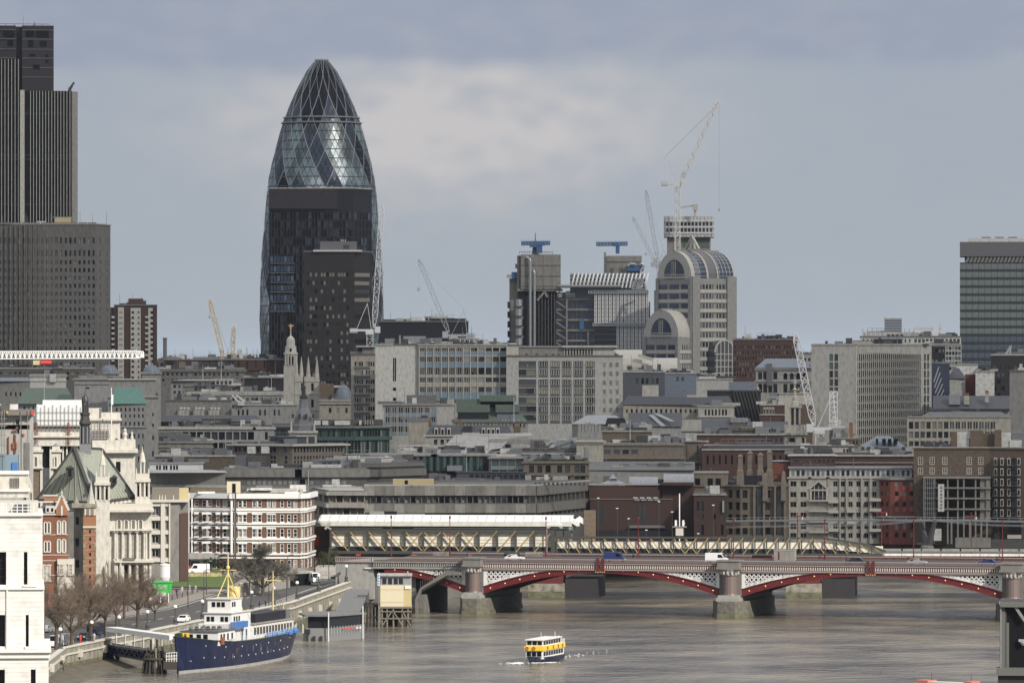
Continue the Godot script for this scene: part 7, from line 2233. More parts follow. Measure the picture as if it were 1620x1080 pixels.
func road_bridge() -> void:
	var n:=thing("road_bridge","low iron arched road bridge with dark red ribs and white lattice spandrels","bridge",Vector3(px(RP,RD),0,-RD),-RT)
	var deck_y:=by_at(RP,894.3)
	var top:=by_at(RP,886.3)
	var xa:=bx_at(590);var xb:=bx_at(1760)
	var W:=32.0

	var mb:=MB.new();mb.box(xa,xb,deck_y-1.3,deck_y-0.1,-W,-0.4);obj("deck",mb,"steel_dark",n)
	mb=MB.new();mb.box(xa,xb,deck_y-0.1,deck_y+0.25,-W+4.5,-4.5);obj("roadway",mb,"asphalt",n)
	for z in [[-4.5,-0.6],[-W+0.2,-W+4.5]]:
		mb=MB.new();mb.box(xa,xb,deck_y-0.1,deck_y+0.4,z[0],z[1]);obj("footway",mb,"asphalt",n)

	var piers:=[]
	for p in [[751.0,15.0],[1156.5,18.5],[1604.0,18.5]]: piers.append([bx_at(p[0]-p[1]),bx_at(p[0]+p[1])])
	piers.push_front([piers[0][0]-54.0,piers[0][0]-48.5])
	piers.append([piers[3][1]+51.0,piers[3][1]+56.0])
	for i in piers.size():
		var a: float=piers[i][0];var b: float=piers[i][1];var c:=(a+b)*0.5;var hw:=(b-a)*0.5
		if i != 0:
			mb=MB.new()
			mb.plan(PackedVector2Array([Vector2(c-hw*1.15,-W),Vector2(c-hw*1.5,0.3),Vector2(c-hw*0.75,4.6),Vector2(c+hw*0.75,4.6),Vector2(c+hw*1.5,0.3),Vector2(c+hw*1.15,-W)]),0.9,3.6)
			obj("pier_base",mb,"pier_stone",n)
			mb=MB.new()
			mb.plan(PackedVector2Array([Vector2(c-hw*1.2,-W-0.3),Vector2(c-hw*1.55,0.5),Vector2(c-hw*0.78,4.9),Vector2(c+hw*0.78,4.9),Vector2(c+hw*1.55,0.5),Vector2(c+hw*1.2,-W-0.3)]),-3.0,0.9)
			obj("tide_line",mb,"stone_green",n)
		if i==0: continue
		mb=MB.new();mb.box(c-hw*0.95,c+hw*0.95,3.6,top-1.6,-W,0.4);obj("pier_body",mb,"stone_dark",n)
		mb=MB.new();mb.box(c-hw*0.98,c+hw*0.98,3.6,4.4,-2,3.6);mb.box(c-hw*0.85,c+hw*0.85,4.4,4.9,-2,3.2);obj("pier_plinth",mb,"stone_grey",n)
		mb=MB.new();mb.lathe(Vector3(c,4.9,1.0),[[hw*0.68,0],[hw*0.64,0.3],[hw*0.60,top-8.3],[hw*0.60,top-8.2]],16);obj("granite_shaft",mb,"granite_pink",n)
		mb=MB.new();mb.lathe(Vector3(c,top-3.4,1.0),[[hw*0.62,0],[hw*0.7,0.15],[hw*0.66,0.4],[hw*0.85,1.1],[hw*0.95,1.5],[0,1.5]],16);obj("capital",mb,"stone_grey",n)
		for k in 7:
			var t:=PI*(k+0.5)/7
			piece("carved_leaf","stone_pale",n,Vector3(c+cos(t)*hw*0.78,top-2.65,1.0+sin(t)*hw*0.78),Vector3(0.35,0.7,0.35))
		mb=MB.new();mb.box(c-hw,c+hw,top-1.9,top-1.4,-2,3.2);mb.box(c-hw*0.92,c+hw*0.92,top-1.4,top-0.2,-1.6,2.9);mb.box(c-hw*1.0,c+hw*1.0,top-0.2,top+0.15,-1.8,3.1);obj("refuge_parapet",mb,"concrete_warm",n)

	var ys:=by_at(1182,944);var yc:=by_at(1384,911.0)
	for i in piers.size()-1:
		var x0: float=piers[i][1]*0.94+piers[i][0]*0.06;var x1: float=piers[i+1][0]*0.94+piers[i+1][1]*0.06
		var seg:=28
		for r in 9:
			var z:=0.2-r*3.95
			mb=MB.new()
			for k in seg:
				if i==0 and k<17: continue
				var xl:=lerpf(x0,x1,float(k)/seg);var xr:=lerpf(x0,x1,(k+1.0)/seg)
				var l:=rib_curve(xl,x0,x1,ys,yc);var q:=rib_curve(xr,x0,x1,ys,yc)
				var hl:=1.1+0.55*absf((xl-x0)/(x1-x0)*2-1);var hr:=1.1+0.55*absf((xr-x0)/(x1-x0)*2-1)
				for zz in [z,z-0.6]: mb.quado(Vector3(xl,l,zz),Vector3(xl,l+hl,zz),Vector3(xr,q+hr,zz),Vector3(xr,q,zz),Vector3(0,0,1 if zz==z else -1))
				mb.quado(Vector3(xl,l,z),Vector3(xr,q,z),Vector3(xr,q,z-0.6),Vector3(xl,l,z-0.6),Vector3.DOWN)
				mb.quado(Vector3(xl,l+hl,z),Vector3(xr,q+hr,z),Vector3(xr,q+hr,z-0.6),Vector3(xl,l+hl,z-0.6),Vector3.UP)
			obj("arch_rib",mb,"red_bridge" if r==0 or r==8 else "red_dark",n)
		mb=MB.new()
		for k in seg:
			if i==0 and k<17: continue
			var xl:=lerpf(x0,x1,float(k)/seg);var xr:=lerpf(x0,x1,(k+1.0)/seg)
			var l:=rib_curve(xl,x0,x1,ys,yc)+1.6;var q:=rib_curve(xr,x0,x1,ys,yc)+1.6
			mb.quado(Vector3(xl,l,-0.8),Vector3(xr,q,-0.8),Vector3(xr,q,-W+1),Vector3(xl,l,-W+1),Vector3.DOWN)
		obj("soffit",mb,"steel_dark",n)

		mb=MB.new()
		for k in seg:
			if i==0 and k<17: continue
			var xl:=lerpf(x0,x1,float(k)/seg);var xr:=lerpf(x0,x1,(k+1.0)/seg)
			var hl:=1.1+0.55*absf((xl-x0)/(x1-x0)*2-1);var hr:=1.1+0.55*absf((xr-x0)/(x1-x0)*2-1)
			mb.bar(Vector3(xl,rib_curve(xl,x0,x1,ys,yc)+hl,0.3),Vector3(xr,rib_curve(xr,x0,x1,ys,yc)+hr,0.3),0.3,0.16)
			mb.bar(Vector3(xl,rib_curve(xl,x0,x1,ys,yc)+0.05,0.3),Vector3(xr,rib_curve(xr,x0,x1,ys,yc)+0.05,0.3),0.3,0.12)
		obj("rib_flange",mb,"red_bridge",n)
		for k in 16:
			if i==0 and k<10: continue
			var x:=lerpf(x0,x1,(k+0.5)/16)
			mb=MB.new()
			mb.lathe(Vector3.ZERO,[[0.2,0],[0.18,0.1],[0.09,0.16],[0.06,0.2],[0,0.22]],8)
			var bo:=obj("gilt_boss",mb,"gold",n)
			bo.transform=Transform3D(Basis(Vector3(1,0,0),PI*0.5),Vector3(x,rib_curve(x,x0,x1,ys,yc)+0.75,0.2))

		var sy:=deck_y-1.45
		for side in 2:
			if i==0 and side==0: continue
			var lat:=MB.new();var plate:=MB.new()
			var cw:=1.02;var ch:=1.12
			for gx in 25:
				var cx:=(x0+0.9+gx*cw) if side==0 else (x1-0.9-gx*cw)
				var lo:=rib_curve(cx,x0,x1,ys,yc)+1.15+0.55*absf((cx-x0)/(x1-x0)*2-1)
				if lo>sy-0.15: continue
				var lo2:=rib_curve(cx+(cw if side==0 else -cw),x0,x1,ys,yc)+1.7
				lat.box(cx-cw*0.5,cx+cw*0.5,lo-0.1,lo+0.34+clampf(lo2-lo,0.0,0.3),-0.16,0.10)
				var rows:=int((sy-lo)/ch)
				for gy in rows+1:
					var cy:=sy-(gy+0.5)*ch
					if cy<lo+0.1: continue
					for s in [-1.0,1.0]: lat.bar(Vector3(cx-cw*0.5,cy-ch*0.5*s,0),Vector3(cx+cw*0.5,cy+ch*0.5*s,0),0.22,0.2,Vector3(0,0,1))
					lat.box(cx-cw*0.12,cx+cw*0.12,cy+ch*0.32,cy+ch*0.5,-0.1,0.09)
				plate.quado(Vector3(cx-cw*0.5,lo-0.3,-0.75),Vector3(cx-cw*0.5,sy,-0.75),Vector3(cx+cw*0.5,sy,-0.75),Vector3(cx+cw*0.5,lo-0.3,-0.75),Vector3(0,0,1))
			var xe:=x0 if side==0 else x1
			lat.box(minf(xe,xe+(0.9 if side==0 else -0.9)),maxf(xe,xe+(0.9 if side==0 else -0.9)),rib_curve(xe,x0,x1,ys,yc)+1.5,sy,-0.2,0.12)
			lat.box(minf(xe,xe+(24.0 if side==0 else -24.0)),maxf(xe,xe+(24.0 if side==0 else -24.0)),sy-0.1,sy+0.16,-0.2,0.12)
			obj("spandrel_lattice",lat,"paint_white",n)
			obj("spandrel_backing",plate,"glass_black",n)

		for face in [[0.55,"front"],[-W-0.1,"rear"]]:
			var z: float=face[0]
			mb=MB.new();mb.box(maxf(x0,xa),x1,deck_y-1.42,deck_y-1.08,z-0.6,z);mb.box(maxf(x0,xa),x1,deck_y-0.06,deck_y+0.16,z-0.7,z+0.1);obj("cornice",mb,"pink_paint" if i>0 else "stone_grey",n)
			mb=MB.new();mb.box(maxf(x0,xa),x1,deck_y-1.08,deck_y-0.06,z-0.6,z-0.3);obj("cornice_recess",mb,"red_bridge" if i>0 else "stone_dark",n)
			mb=MB.new()
			var cnt:=int((x1-x0)/0.52)
			for k in cnt:
				var x:=lerpf(x0,x1,(k+0.5)/cnt)
				if x<xa: continue
				mb.box(x-0.12,x+0.12,deck_y-0.98,deck_y-0.18,z-0.3,z-0.08)
			stuff(obj("cornice_balusters",mb,"stone_trim" if i>0 else "stone_grey",n))
			mb=MB.new()
			for k in cnt*2:
				var x:=lerpf(x0,x1,(k+0.5)/(cnt*2.0))
				if x<xa: continue
				mb.box(x-0.04,x+0.04,deck_y+0.16,top-0.2,z-0.3,z-0.16)
			stuff(obj("railing_balusters",mb,"rail_rose",n))
			mb=MB.new();mb.box(maxf(x0,xa),x1,top-0.22,top,z-0.4,z-0.06);obj("handrail",mb,"pink_paint",n)
		if i==0: continue
		var cr:=MB.new();var xm:=(x0+x1)*0.5
		cr.box(xm-0.9,xm-0.3,deck_y-1.5,top+0.15,0.4,0.95);cr.box(xm+0.3,xm+0.9,deck_y-1.5,top+0.15,0.4,0.95);cr.box(xm-1.0,xm+1.0,deck_y-1.9,deck_y-1.4,0.4,0.9);obj("crown_block",cr,"red_dark",n)
		for k in 5: piece("gilt_boss","gold",n,Vector3(xm-1.0+0.5*k,deck_y-1.7-0.12*(k % 2),0.95),Vector3(0.26,0.26,0.2))

	for p in [[558,"farthest left"],[653,"above the pier hut"],[808.5,"right of the left pier"],[958,"by the middle arch crown"],[1112,"left of the middle pier"],[1260,"right of the middle pier"],[1404,"by the right arch crown"],[1548,"farthest right"]]:
		var x:=bx_at(p[0])
		var w:=n.transform*Vector3(x,deck_y+0.3,-W+0.8)
		var l:=thing("lamp_column","tall thin dark red lamp column on the road bridge, "+p[1],"street lamp",w,-RT,"lamp columns along the road bridge")
		var c:=MB.new()
		c.tube(Vector3(0,0,0),Vector3(0,1.2,0),0.24,0.18,8);c.tube(Vector3(0,1.2,0),Vector3(0,8.6,0),0.13,0.09,8)
		obj("column",c,"red_bridge",l)
		c=MB.new();c.lathe(Vector3(0,8.6,0),[[0.1,0],[0.2,0.1],[0.24,0.55],[0.1,0.75],[0,0.9]],8)
		obj("lantern",c,"red_dark",l)

	var s:=thing("river_stairs","dark stone stair ramp climbing from the river to the left end of the road bridge","stairs",n.transform*Vector3(bx_at(700),0,1.8),-RT)
	var sx:=func(p: float) -> float: return bx_at(p)-bx_at(700)
	mb=MB.new()
	var poly:=PackedVector2Array([Vector2(sx.call(661),-1),Vector2(sx.call(661),by_at(661,947)),Vector2(sx.call(669),by_at(669,929)),Vector2(sx.call(711),by_at(711,902)),Vector2(sx.call(735),by_at(735,904)),Vector2(sx.call(735),by_at(735,908.5)),Vector2(sx.call(712),by_at(712,909)),Vector2(sx.call(671),by_at(671,932)),Vector2(sx.call(664),by_at(664,952)),Vector2(sx.call(664),-1)])
	mb.prism(poly,-0.5,0.5);obj("stair_string",mb,"stone_dark",s)
	mb=MB.new()
	for k in 22:
		var f:=k/22.0
		mb.box(lerpf(sx.call(669),sx.call(711),f),lerpf(sx.call(669),sx.call(711),f+1.0/22),0,0,0,0)
		var y0:=lerpf(by_at(669,931),by_at(711,906),f)
		mb.box(lerpf(sx.call(669),sx.call(711),f),lerpf(sx.call(669),sx.call(711),f+1.0/22),y0-0.5,y0,-3.2,-0.5)
	obj("treads",mb,"stone_grey",s)
	mb=MB.new()
	for k in 18:
		var f:=k/18.0
		var p:=Vector3(lerpf(sx.call(669),sx.call(733),f),lerpf(by_at(669,928),by_at(711,903),minf(1.0,f*1.5)),0.3)
		mb.box(p.x-0.06,p.x+0.06,p.y,p.y+1.2,0.2,0.32)
	for f in [0,1]:
		mb.bar(Vector3(sx.call(669),by_at(669,928)+1.2,0.26),Vector3(sx.call(711),by_at(711,903)+1.2,0.26),0.12)
		mb.bar(Vector3(sx.call(711),by_at(711,903)+1.2,0.26),Vector3(sx.call(735),by_at(735,903)+1.2,0.26),0.12)
	obj("stair_rail",mb,"steel_dark",s)
	mb=MB.new();mb.box(sx.call(575),sx.call(655),-2,by_at(660,906),-30,-3.2);mb.box(sx.call(636),sx.call(672),-2,by_at(660,940),-6,-1.2);obj("abutment",mb,"stone_dark",s)
	mb=MB.new();mb.box(sx.call(636),sx.call(670),-2,1.2,-6.3,-0.9);obj("tide_line",mb,"stone_green",s)

	var ap:=thing("approach_wall","grey stone approach wall with pink balustrade leading onto the road bridge","wall",n.transform*Vector3(xa,0,0),-RT)
	mb=MB.new();mb.box(-9,0,3,deck_y-0.1,-W,-0.3);obj("wall",mb,"stone_grey",ap)
	mb=MB.new();mb.box(-9,0,deck_y-0.1,deck_y+0.1,-0.5,0.1);mb.box(-9,0,top-0.2,top,-0.4,0)
	for k in 20: mb.box(-9+k*0.445,-8.8+k*0.445,deck_y+0.1,top-0.2,-0.3,-0.1)
	obj("balustrade",mb,"pink_paint",ap)

const TT:=0.087
const TD:=1336.0
const TP:=697.0
func tx_at(p: float) -> float:
	var k:=(p-810.0)/F
	return (k*TD-px(TP,TD))/(cos(TT)+sin(TT)*k)
func ty_at(p: float,y: float) -> float: return CH-(y-HZ)*(TD-tx_at(p)*sin(TT))/F

func footbridge() -> void:
	var n:=begin("footbridge","thin silvery footbridge with low cables crossing before the riverside flats","bridge",1380,1475,"",0.0)
	var mb: MB
	for k in 30:
		var a:=1128.0+18.0*k;var b:=a+18.0
		var ya:=825.0-2.4*sin((a-1128.0)/520.0*PI);var yb:=825.0-2.4*sin((b-1128.0)/520.0*PI)
		mb=MB.new();mb.obox((Vector3(X(a),Y(ya),0)+Vector3(X(b),Y(yb),0))*0.5,Vector3(9.0*bs,(Y(yb)-Y(ya))*0.5,0),Vector3(0,0.22,0),Vector3(0,0,1.6));obj("deck_section",mb,"steel_dull",n)
		mb=MB.new();mb.bar(Vector3(X(a),Y(ya-5.5),1.4),Vector3(X(b),Y(yb-5.5),1.4),0.1);mb.bar(Vector3(X(a),Y(ya),1.4),Vector3(X(a),Y(ya-5.5),1.4),0.08);obj("handrail",mb,"steel",n)
		for z in [2.0,3.0,4.0]:
			var c:=func(p: float) -> float: return 826.5-9.0*pow((p-1470.0)/340.0,2.0)*-0.55-7.0*exp(-pow((p-1470.0)/60.0,2.0))+z
			mb=MB.new();mb.bar(Vector3(X(a),Y(c.call(a)),z),Vector3(X(b),Y(c.call(b)),z),0.08);obj("cable",mb,"steel",n)
	for s in [-1.0,1.0]:
		mb=MB.new();mb.tube(Vector3(X(1468),Y(868),0),Vector3(X(1468+12*s),Y(821),3.0*s),0.95,0.5,10);obj("pylon_arm",mb,"grey_clad",n)
	mb=MB.new();mb.lathe(Vector3(X(1467),0,0),[[10.5*bs,-2],[10.5*bs,Y(864)],[8*bs,Y(862)],[0,Y(862)]],14);obj("pier",mb,"concrete",n)

func rail_bridge() -> void:
	var n:=thing("railway_bridge","railway bridge with yellow diagonal trusses and cream panels behind the road bridge","bridge",Vector3(px(TP,TD),0,-TD),-TT)
	var mb: MB
	var y0:=ty_at(697,874)
	mb=MB.new();mb.box(tx_at(515),tx_at(1720),y0-1.6,y0-0.1,-26,-0.4);obj("deck",mb,"steel_dark",n)

	var yb:=ty_at(697,873);var yt:=ty_at(697,839.5)
	mb=MB.new();mb.box(tx_at(520),tx_at(877),yb-0.5,yb+0.25,-0.3,0.5);obj("bottom_chord",mb,"truss_green",n)
	mb=MB.new();mb.box(tx_at(520),tx_at(877),yt-0.25,yt+0.4,-0.3,0.5);obj("top_chord",mb,"truss_green",n)
	for k in 12:
		var a:=tx_at(523+29.3*k);var b:=tx_at(523+29.3*(k+1))
		piece("post","truss_green",n,Vector3(a,(yb+yt)*0.5,0.15),Vector3(0.5,yt-yb,0.5))
		if k<8:
			mb=MB.new();mb.bar(Vector3(a,yt,0.2),Vector3(b,yb,0.2),0.5 if k<4 else 0.3,0.25);obj("diagonal",mb,"truss_yellow",n)
		if k>3:
			mb=MB.new();mb.bar(Vector3(a,yb,0.3),Vector3(b,yt,0.3),0.3 if k<8 else 0.48,0.2);obj("diagonal",mb,"truss_yellow",n)
		if k % 3==1: piece("red_light_box","red_paint",n,Vector3((a+b)*0.5,yb-0.75,0.45),Vector3(1.2,0.32,0.3))

		var pa:=piece("cream_panel","panel_cream",n,Vector3((a+b)*0.5,lerpf(yb,yt,0.60),-0.75),Vector3(b-a-0.06,(yt-yb)*0.66,0.15))
		for j in 3: piece("panel_joint","stone_brown",n,Vector3((a+b)*0.5,lerpf(yb,yt,0.42+0.16*j),-0.66),Vector3(b-a,0.07,0.06))
	piece("post","truss_green",n,Vector3(tx_at(875),(yb+yt)*0.5,0.1),Vector3(1.0,yt-yb+0.8,1.0))
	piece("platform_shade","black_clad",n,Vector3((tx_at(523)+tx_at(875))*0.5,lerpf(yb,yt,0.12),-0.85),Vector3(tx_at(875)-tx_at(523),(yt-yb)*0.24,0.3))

	mb=MB.new()
	var xl:=tx_at(503);var xr:=tx_at(905)
	var c0:=ty_at(697,838);var c1:=ty_at(697,832);var c2:=ty_at(697,824.5);var c3:=ty_at(697,815.5)
	obj("eaves_glazing",(func() -> MB:
		var m:=MB.new();m.box(tx_at(522),xr,c0-0.1,c1,-14,-0.2);return m).call(),"copper_green",n)
	mb=MB.new()
	mb.quado(Vector3(xl+1,c1,1.0),Vector3(xl,c2,0.2),Vector3(xr,c2,0.2),Vector3(xr,c1,1.0),Vector3(0,0.3,1))
	obj("canopy_fascia",mb,"concrete_pale",n)
	mb=MB.new()
	for i in 6:
		var a:=i/6.0;var b:=(i+1)/6.0
		mb.quado(Vector3(xl,lerpf(c2,c3,sin(a*PI*0.5)),0.2-8*a),Vector3(xl,lerpf(c2,c3,sin(b*PI*0.5)),0.2-8*b),Vector3(xr,lerpf(c2,c3,sin(b*PI*0.5)),0.2-8*b),Vector3(xr,lerpf(c2,c3,sin(a*PI*0.5)),0.2-8*a),Vector3(0,1,0.6))
	mb.quado(Vector3(xl,c3,-7.8),Vector3(xr,c3,-7.8),Vector3(xr,c2,-20),Vector3(xl,c2,-20),Vector3.UP)
	obj("canopy_roof",mb,"paint_white",n)
	for k in 28:
		var x:=lerpf(xl+0.5,xr-0.5,k/27.0)
		mb=MB.new();mb.bar(Vector3(x,c2+0.05,0.25),Vector3(x,lerpf(c2,c3,0.92)+0.1,-4.4),0.16);obj("roof_rib",mb,"render_white",n)
	for x in [560,700,780,858]:
		piece("eaves_gutter","paint_white",n,Vector3(tx_at(x),c1-0.5,0.3),Vector3(14,0.12,0.12))
	mb=MB.new();mb.bar(Vector3(tx_at(515),ty_at(697,837),1.2),Vector3(tx_at(524),ty_at(697,826),1.2),0.5);mb.bar(Vector3(tx_at(503),c2,0.4),Vector3(tx_at(524),c1-0.8,0.9),0.4);obj("canopy_end",mb,"concrete_pale",n)

	for k in 4:
		var a:=tx_at(878+12.0*k)
		var z:=0.8-2.2*k
		mb=MB.new()
		var w:=1.9
		var gy:=ty_at(890,829-k);var gt:=ty_at(890,821-k*1.2)
		mb.prism(PackedVector2Array([Vector2(a-w,gy),Vector2(a,gt),Vector2(a+w,gy),Vector2(a+w,gy-0.9),Vector2(a+w*0.72,gy-0.9),Vector2(a,gy-0.1),Vector2(a-w*0.72,gy-0.9),Vector2(a-w,gy-0.9)]),z-2,z)
		obj("canopy_gable",mb,"paint_white",n)
		piece("canopy_post","steel_dull",n,Vector3(a-w,(gy+y0)*0.5,z-0.4),Vector3(0.25,gy-y0,0.25))
	piece("brick_pier","brick_brown",n,Vector3(tx_at(930),ty_at(930,838),-7),Vector3(2.6,9,3))

	var lb:=ty_at(1080,876);var lt:=ty_at(1080,850.5)
	mb=MB.new();mb.box(tx_at(877),tx_at(1400),lb-0.4,lb+0.2,-0.3,0.4);obj("bottom_chord",mb,"truss_green",n)
	mb=MB.new();mb.box(tx_at(877),tx_at(1300),lt-0.2,lt+0.25,-0.3,0.4);mb.bar(Vector3(tx_at(1300),lt,0.05),Vector3(tx_at(1372),ty_at(1372,861),0.05),0.5);mb.bar(Vector3(tx_at(1372),ty_at(1372,861),0.05),Vector3(tx_at(1402),ty_at(1402,872),0.05),0.5);obj("top_chord",mb,"truss_green",n)
	for k in 28:
		var pa:=881.0+18.45*k
		var a:=tx_at(pa);var b:=tx_at(pa+18.45)
		var h:=1.0 if pa<1300 else lerpf(1.0,0.45,clampf((pa-1300)/90.0,0,1))
		var hb:=1.0 if pa+18<1300 else lerpf(1.0,0.45,clampf((pa+18-1300)/90.0,0,1))
		piece("post","truss_green",n,Vector3(a,lb+(lt-lb)*h*0.5,0.1),Vector3(0.3,(lt-lb)*h,0.3))
		mb=MB.new()
		if pa<1085 or pa>1270: mb.bar(Vector3(a,lb+(lt-lb)*h,0.2),Vector3(b,lb,0.2),0.22 if pa<1270 else 0.15,0.2)
		if pa>1066 and pa<1270: mb.bar(Vector3(a,lb,0.3),Vector3(b,lb+(lt-lb)*hb,0.3),0.22,0.2)
		obj("diagonal",mb,"truss_yellow",n)
		piece("cream_panel","panel_cream",n,Vector3((a+b)*0.5,lb+(lt-lb)*0.56*h,-0.6),Vector3(b-a-0.08,(lt-lb)*0.46,0.15))
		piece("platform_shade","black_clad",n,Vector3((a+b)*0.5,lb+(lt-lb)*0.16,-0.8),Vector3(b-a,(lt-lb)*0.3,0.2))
	for k in 9:
		var a:=tx_at(1396+31.0*k);var b:=tx_at(1396+31.0*(k+1))
		piece("cream_panel","panel_cream",n,Vector3((a+b)*0.5,ty_at(1500,877.5),0.3),Vector3(b-a-0.15,0.55,0.2))
		piece("walkway_panel","concrete",n,Vector3((a+b)*0.5,ty_at(1500,871),-5),Vector3(b-a-0.4,0.6,0.2))
		for j in 5: piece("red_bracket","red_bridge",n,Vector3(lerpf(a,b,(j+0.5)/5),ty_at(1500,882.5),0.2),Vector3(0.4,0.7,0.3))
	mb=MB.new();mb.box(tx_at(880),tx_at(1720),ty_at(1300,893),ty_at(1300,881),-0.3,-0.1);obj("fascia_girder",mb,"red_dark",n)
	mb=MB.new();mb.box(tx_at(520),tx_at(880),ty_at(700,884),ty_at(700,875.5),-3,-2.6);obj("fascia_girder",mb,"black_clad",n)

	for p in [[868,918],[1276,1308],[1700,1730]]:
		mb=MB.new();mb.box(tx_at(p[0]-32),tx_at(p[0]+24),-2,ty_at(p[0],923),-12,0.5);obj("stone_pier",mb,"stone_wall",n)
		mb=MB.new();mb.box(tx_at(p[0]-32.5),tx_at(p[0]+24.5),-2,1.6,-12.3,0.8);obj("tide_line",mb,"stone_green",n)
		mb=MB.new();mb.box(tx_at(p[0]+24.6),tx_at(p[0]+76),-2,ty_at(p[0],916),-30,-3);obj("dark_pier",mb,"black_clad2",n)
		mb=MB.new();mb.box(tx_at(p[0]-30),tx_at(p[0]+22),ty_at(p[0],923),ty_at(p[0],893),-11,0);obj("iron_column_base",mb,"red_dark",n)
	for k in 4:
		mb=MB.new();mb.tube(Vector3(tx_at(836+16*k),ty_at(850,892),-1.0),Vector3(tx_at(836+16*k),ty_at(850,879),-1.0),1.1,1.1,12);obj("old_red_column",mb,"pink_paint",n)
	piece("old_column_cap","red_dark",n,Vector3(tx_at(859),ty_at(859,878.5),-1.0),Vector3(9.0,0.7,3.0))

	mb=MB.new();mb.box(tx_at(496),tx_at(600),3,y0-1.5,-24,-3);obj("abutment",mb,"stone_dark",n)
	mb=MB.new()
	for k in 9: mb.bar(Vector3(tx_at(545+20*k),ty_at(600,886),0.5),Vector3(tx_at(545+20*(k+1)),ty_at(600,886-4*sin(PI*(k+1)/9.0)),0.5),0.25)
	obj("red_arch_bar",mb,"red_bridge",n)
	for p in [700,846]: piece("abutment_block","stone_wall",n,Vector3(tx_at(p),ty_at(p,884),2.0),Vector3(4.0,3.4,3.0))
	for g in [[1072,782,862],[1260,812,862],[1394,806,868],[1537,812,872]]:
		var w: Vector3=n.transform*Vector3(tx_at(g[0]),0,-9)
		var gt:=thing("signal_mast",["slim white signal mast with equipment boxes on the railway bridge","dark red overhead line mast on the railway bridge before the cream flats","dark red overhead line mast on the railway bridge before the red block","dark red overhead line mast on the railway bridge before the concrete frame"][[1072,1260,1394,1537].find(g[0])],"signal mast",w,-TT)
		mb=MB.new();mb.box(-0.12,0.12,y0,ty_at(g[0],g[1]),-0.12,0.12);obj("mast",mb,"crane_white" if g[0]==1072 else "red_dark",gt)
		if g[0]==1072:
			for k in 2: piece("equipment_box","crane_white",gt,Vector3(-0.9+1.8*k,ty_at(1072,829),0),Vector3(0.5,1.4,0.5))
			piece("platform","steel_dull",gt,Vector3(0,ty_at(1072,835),0),Vector3(3.4,0.3,1.4));piece("equipment_box","stone_trim",gt,Vector3(0,ty_at(1072,843),0),Vector3(1.8,1.8,1.2))
		else:
			piece("cross_arm","red_dark",gt,Vector3(0,ty_at(g[0],g[1]+6),0),Vector3(3.0,0.3,0.3));piece("insulator","stone_trim",gt,Vector3(1.2,ty_at(g[0],g[1]+9),0),Vector3(0.25,0.6,0.25))
	for k in 9:
		var w: Vector3=n.transform*Vector3(tx_at(940+22*k+(k*k*7) % 13),0,-14-(k % 3)*3)
		var pl:=thing("platform_light","small white platform light over the tracks, "+["lowest left","second","third","fourth","fifth","sixth","seventh","eighth","last"][k]+" from the canopy gables","light fitting",w,0,"platform lights before the brick theatre")
		var hy:=ty_at(1000,790+(k*17) % 62)
		mb=MB.new();mb.tube(Vector3(0,y0,0),Vector3(0,hy,0),0.07,0.05,5);obj("column",mb,"steel_dark",pl);piece("fitting","lamp_white",pl,Vector3(0,hy,0.1),Vector3(0.6,0.14,0.3))

	var bw:=begin("station_wall","brick wall with one red panel between the hotel and the railway canopy","wall",510,1345)
	part("wall","brick_brown",bw,497,522,833,930,0,6);part("red_panel","red_paint",bw,497.5,504.5,847,862,0.1,0.2)


# ---------------------------------------------------------------- on the river
func loft(mb: MB,secs: Array,closed:=true) -> void:
	for i in secs.size()-1:
		var a: Array=secs[i];var b: Array=secs[i+1]
		var c:=Vector3.ZERO
		for p in a: c+=p
		for p in b: c+=p
		c /= float(a.size()+b.size())
		for k in (a.size() if closed else a.size()-1):
			var k2:=(k+1) % a.size()
			var m: Vector3=(a[k]+a[k2]+b[k]+b[k2])*0.25
			mb.trio(a[k],b[k],b[k2],m-c);mb.trio(a[k],b[k2],a[k2],m-c)

func hull_mesh(L: float,st: Array,lo: float,hi: float) -> MB:
	var mb:=MB.new()
	var secs:=[]
	var n:=26
	for i in n+1:
		var f:=lerpf(lo,hi,float(i)/n)
		var v:=[]
		for c in 3:
			var lst:=[]
			for s in st: lst.append([s[0],s[c+1]])
			v.append(curve(lst,float(i)/n))
		var x:=L*float(i)/n
		var rake:=-1.6*pow(1.0-float(i)/n,12.0)
		secs.append([Vector3(x-rake*0.8,-1.5,-v[1]*0.6),Vector3(x,0.2,-v[1]),Vector3(x+rake,v[2],-v[0]),Vector3(x+rake,v[2],v[0]),Vector3(x,0.2,v[1]),Vector3(x-rake*0.8,-1.5,v[1]*0.6)])
	loft(mb,secs)
	for e in [secs[0],secs[n]]:
		var d:=Vector3(-1 if e==secs[0] else 1,0,0)
		for k in range(1,5):mb.trio(e[0],e[k],e[k+1],d)
	return mb

func axis_node(called: String,label: String,cat: String,pa: float,da: float,pb: float,db: float) -> Array:
	var A:=Vector3(px(pa,da),0,-da);var B:=Vector3(px(pb,db),0,-db)
	var dir:=(B-A).normalized()
	return [thing(called,label,cat,A,atan2(-dir.z,dir.x)),(B-A).length()]

func lbox(called: String,mat,n: Node,x0: float,x1: float,y0: float,y1: float,z0: float,z1: float) -> MeshInstance3D:
	var mb:=MB.new();mb.box(x0,x1,y0,y1,z0,z1);return obj(called,mb,mat,n)

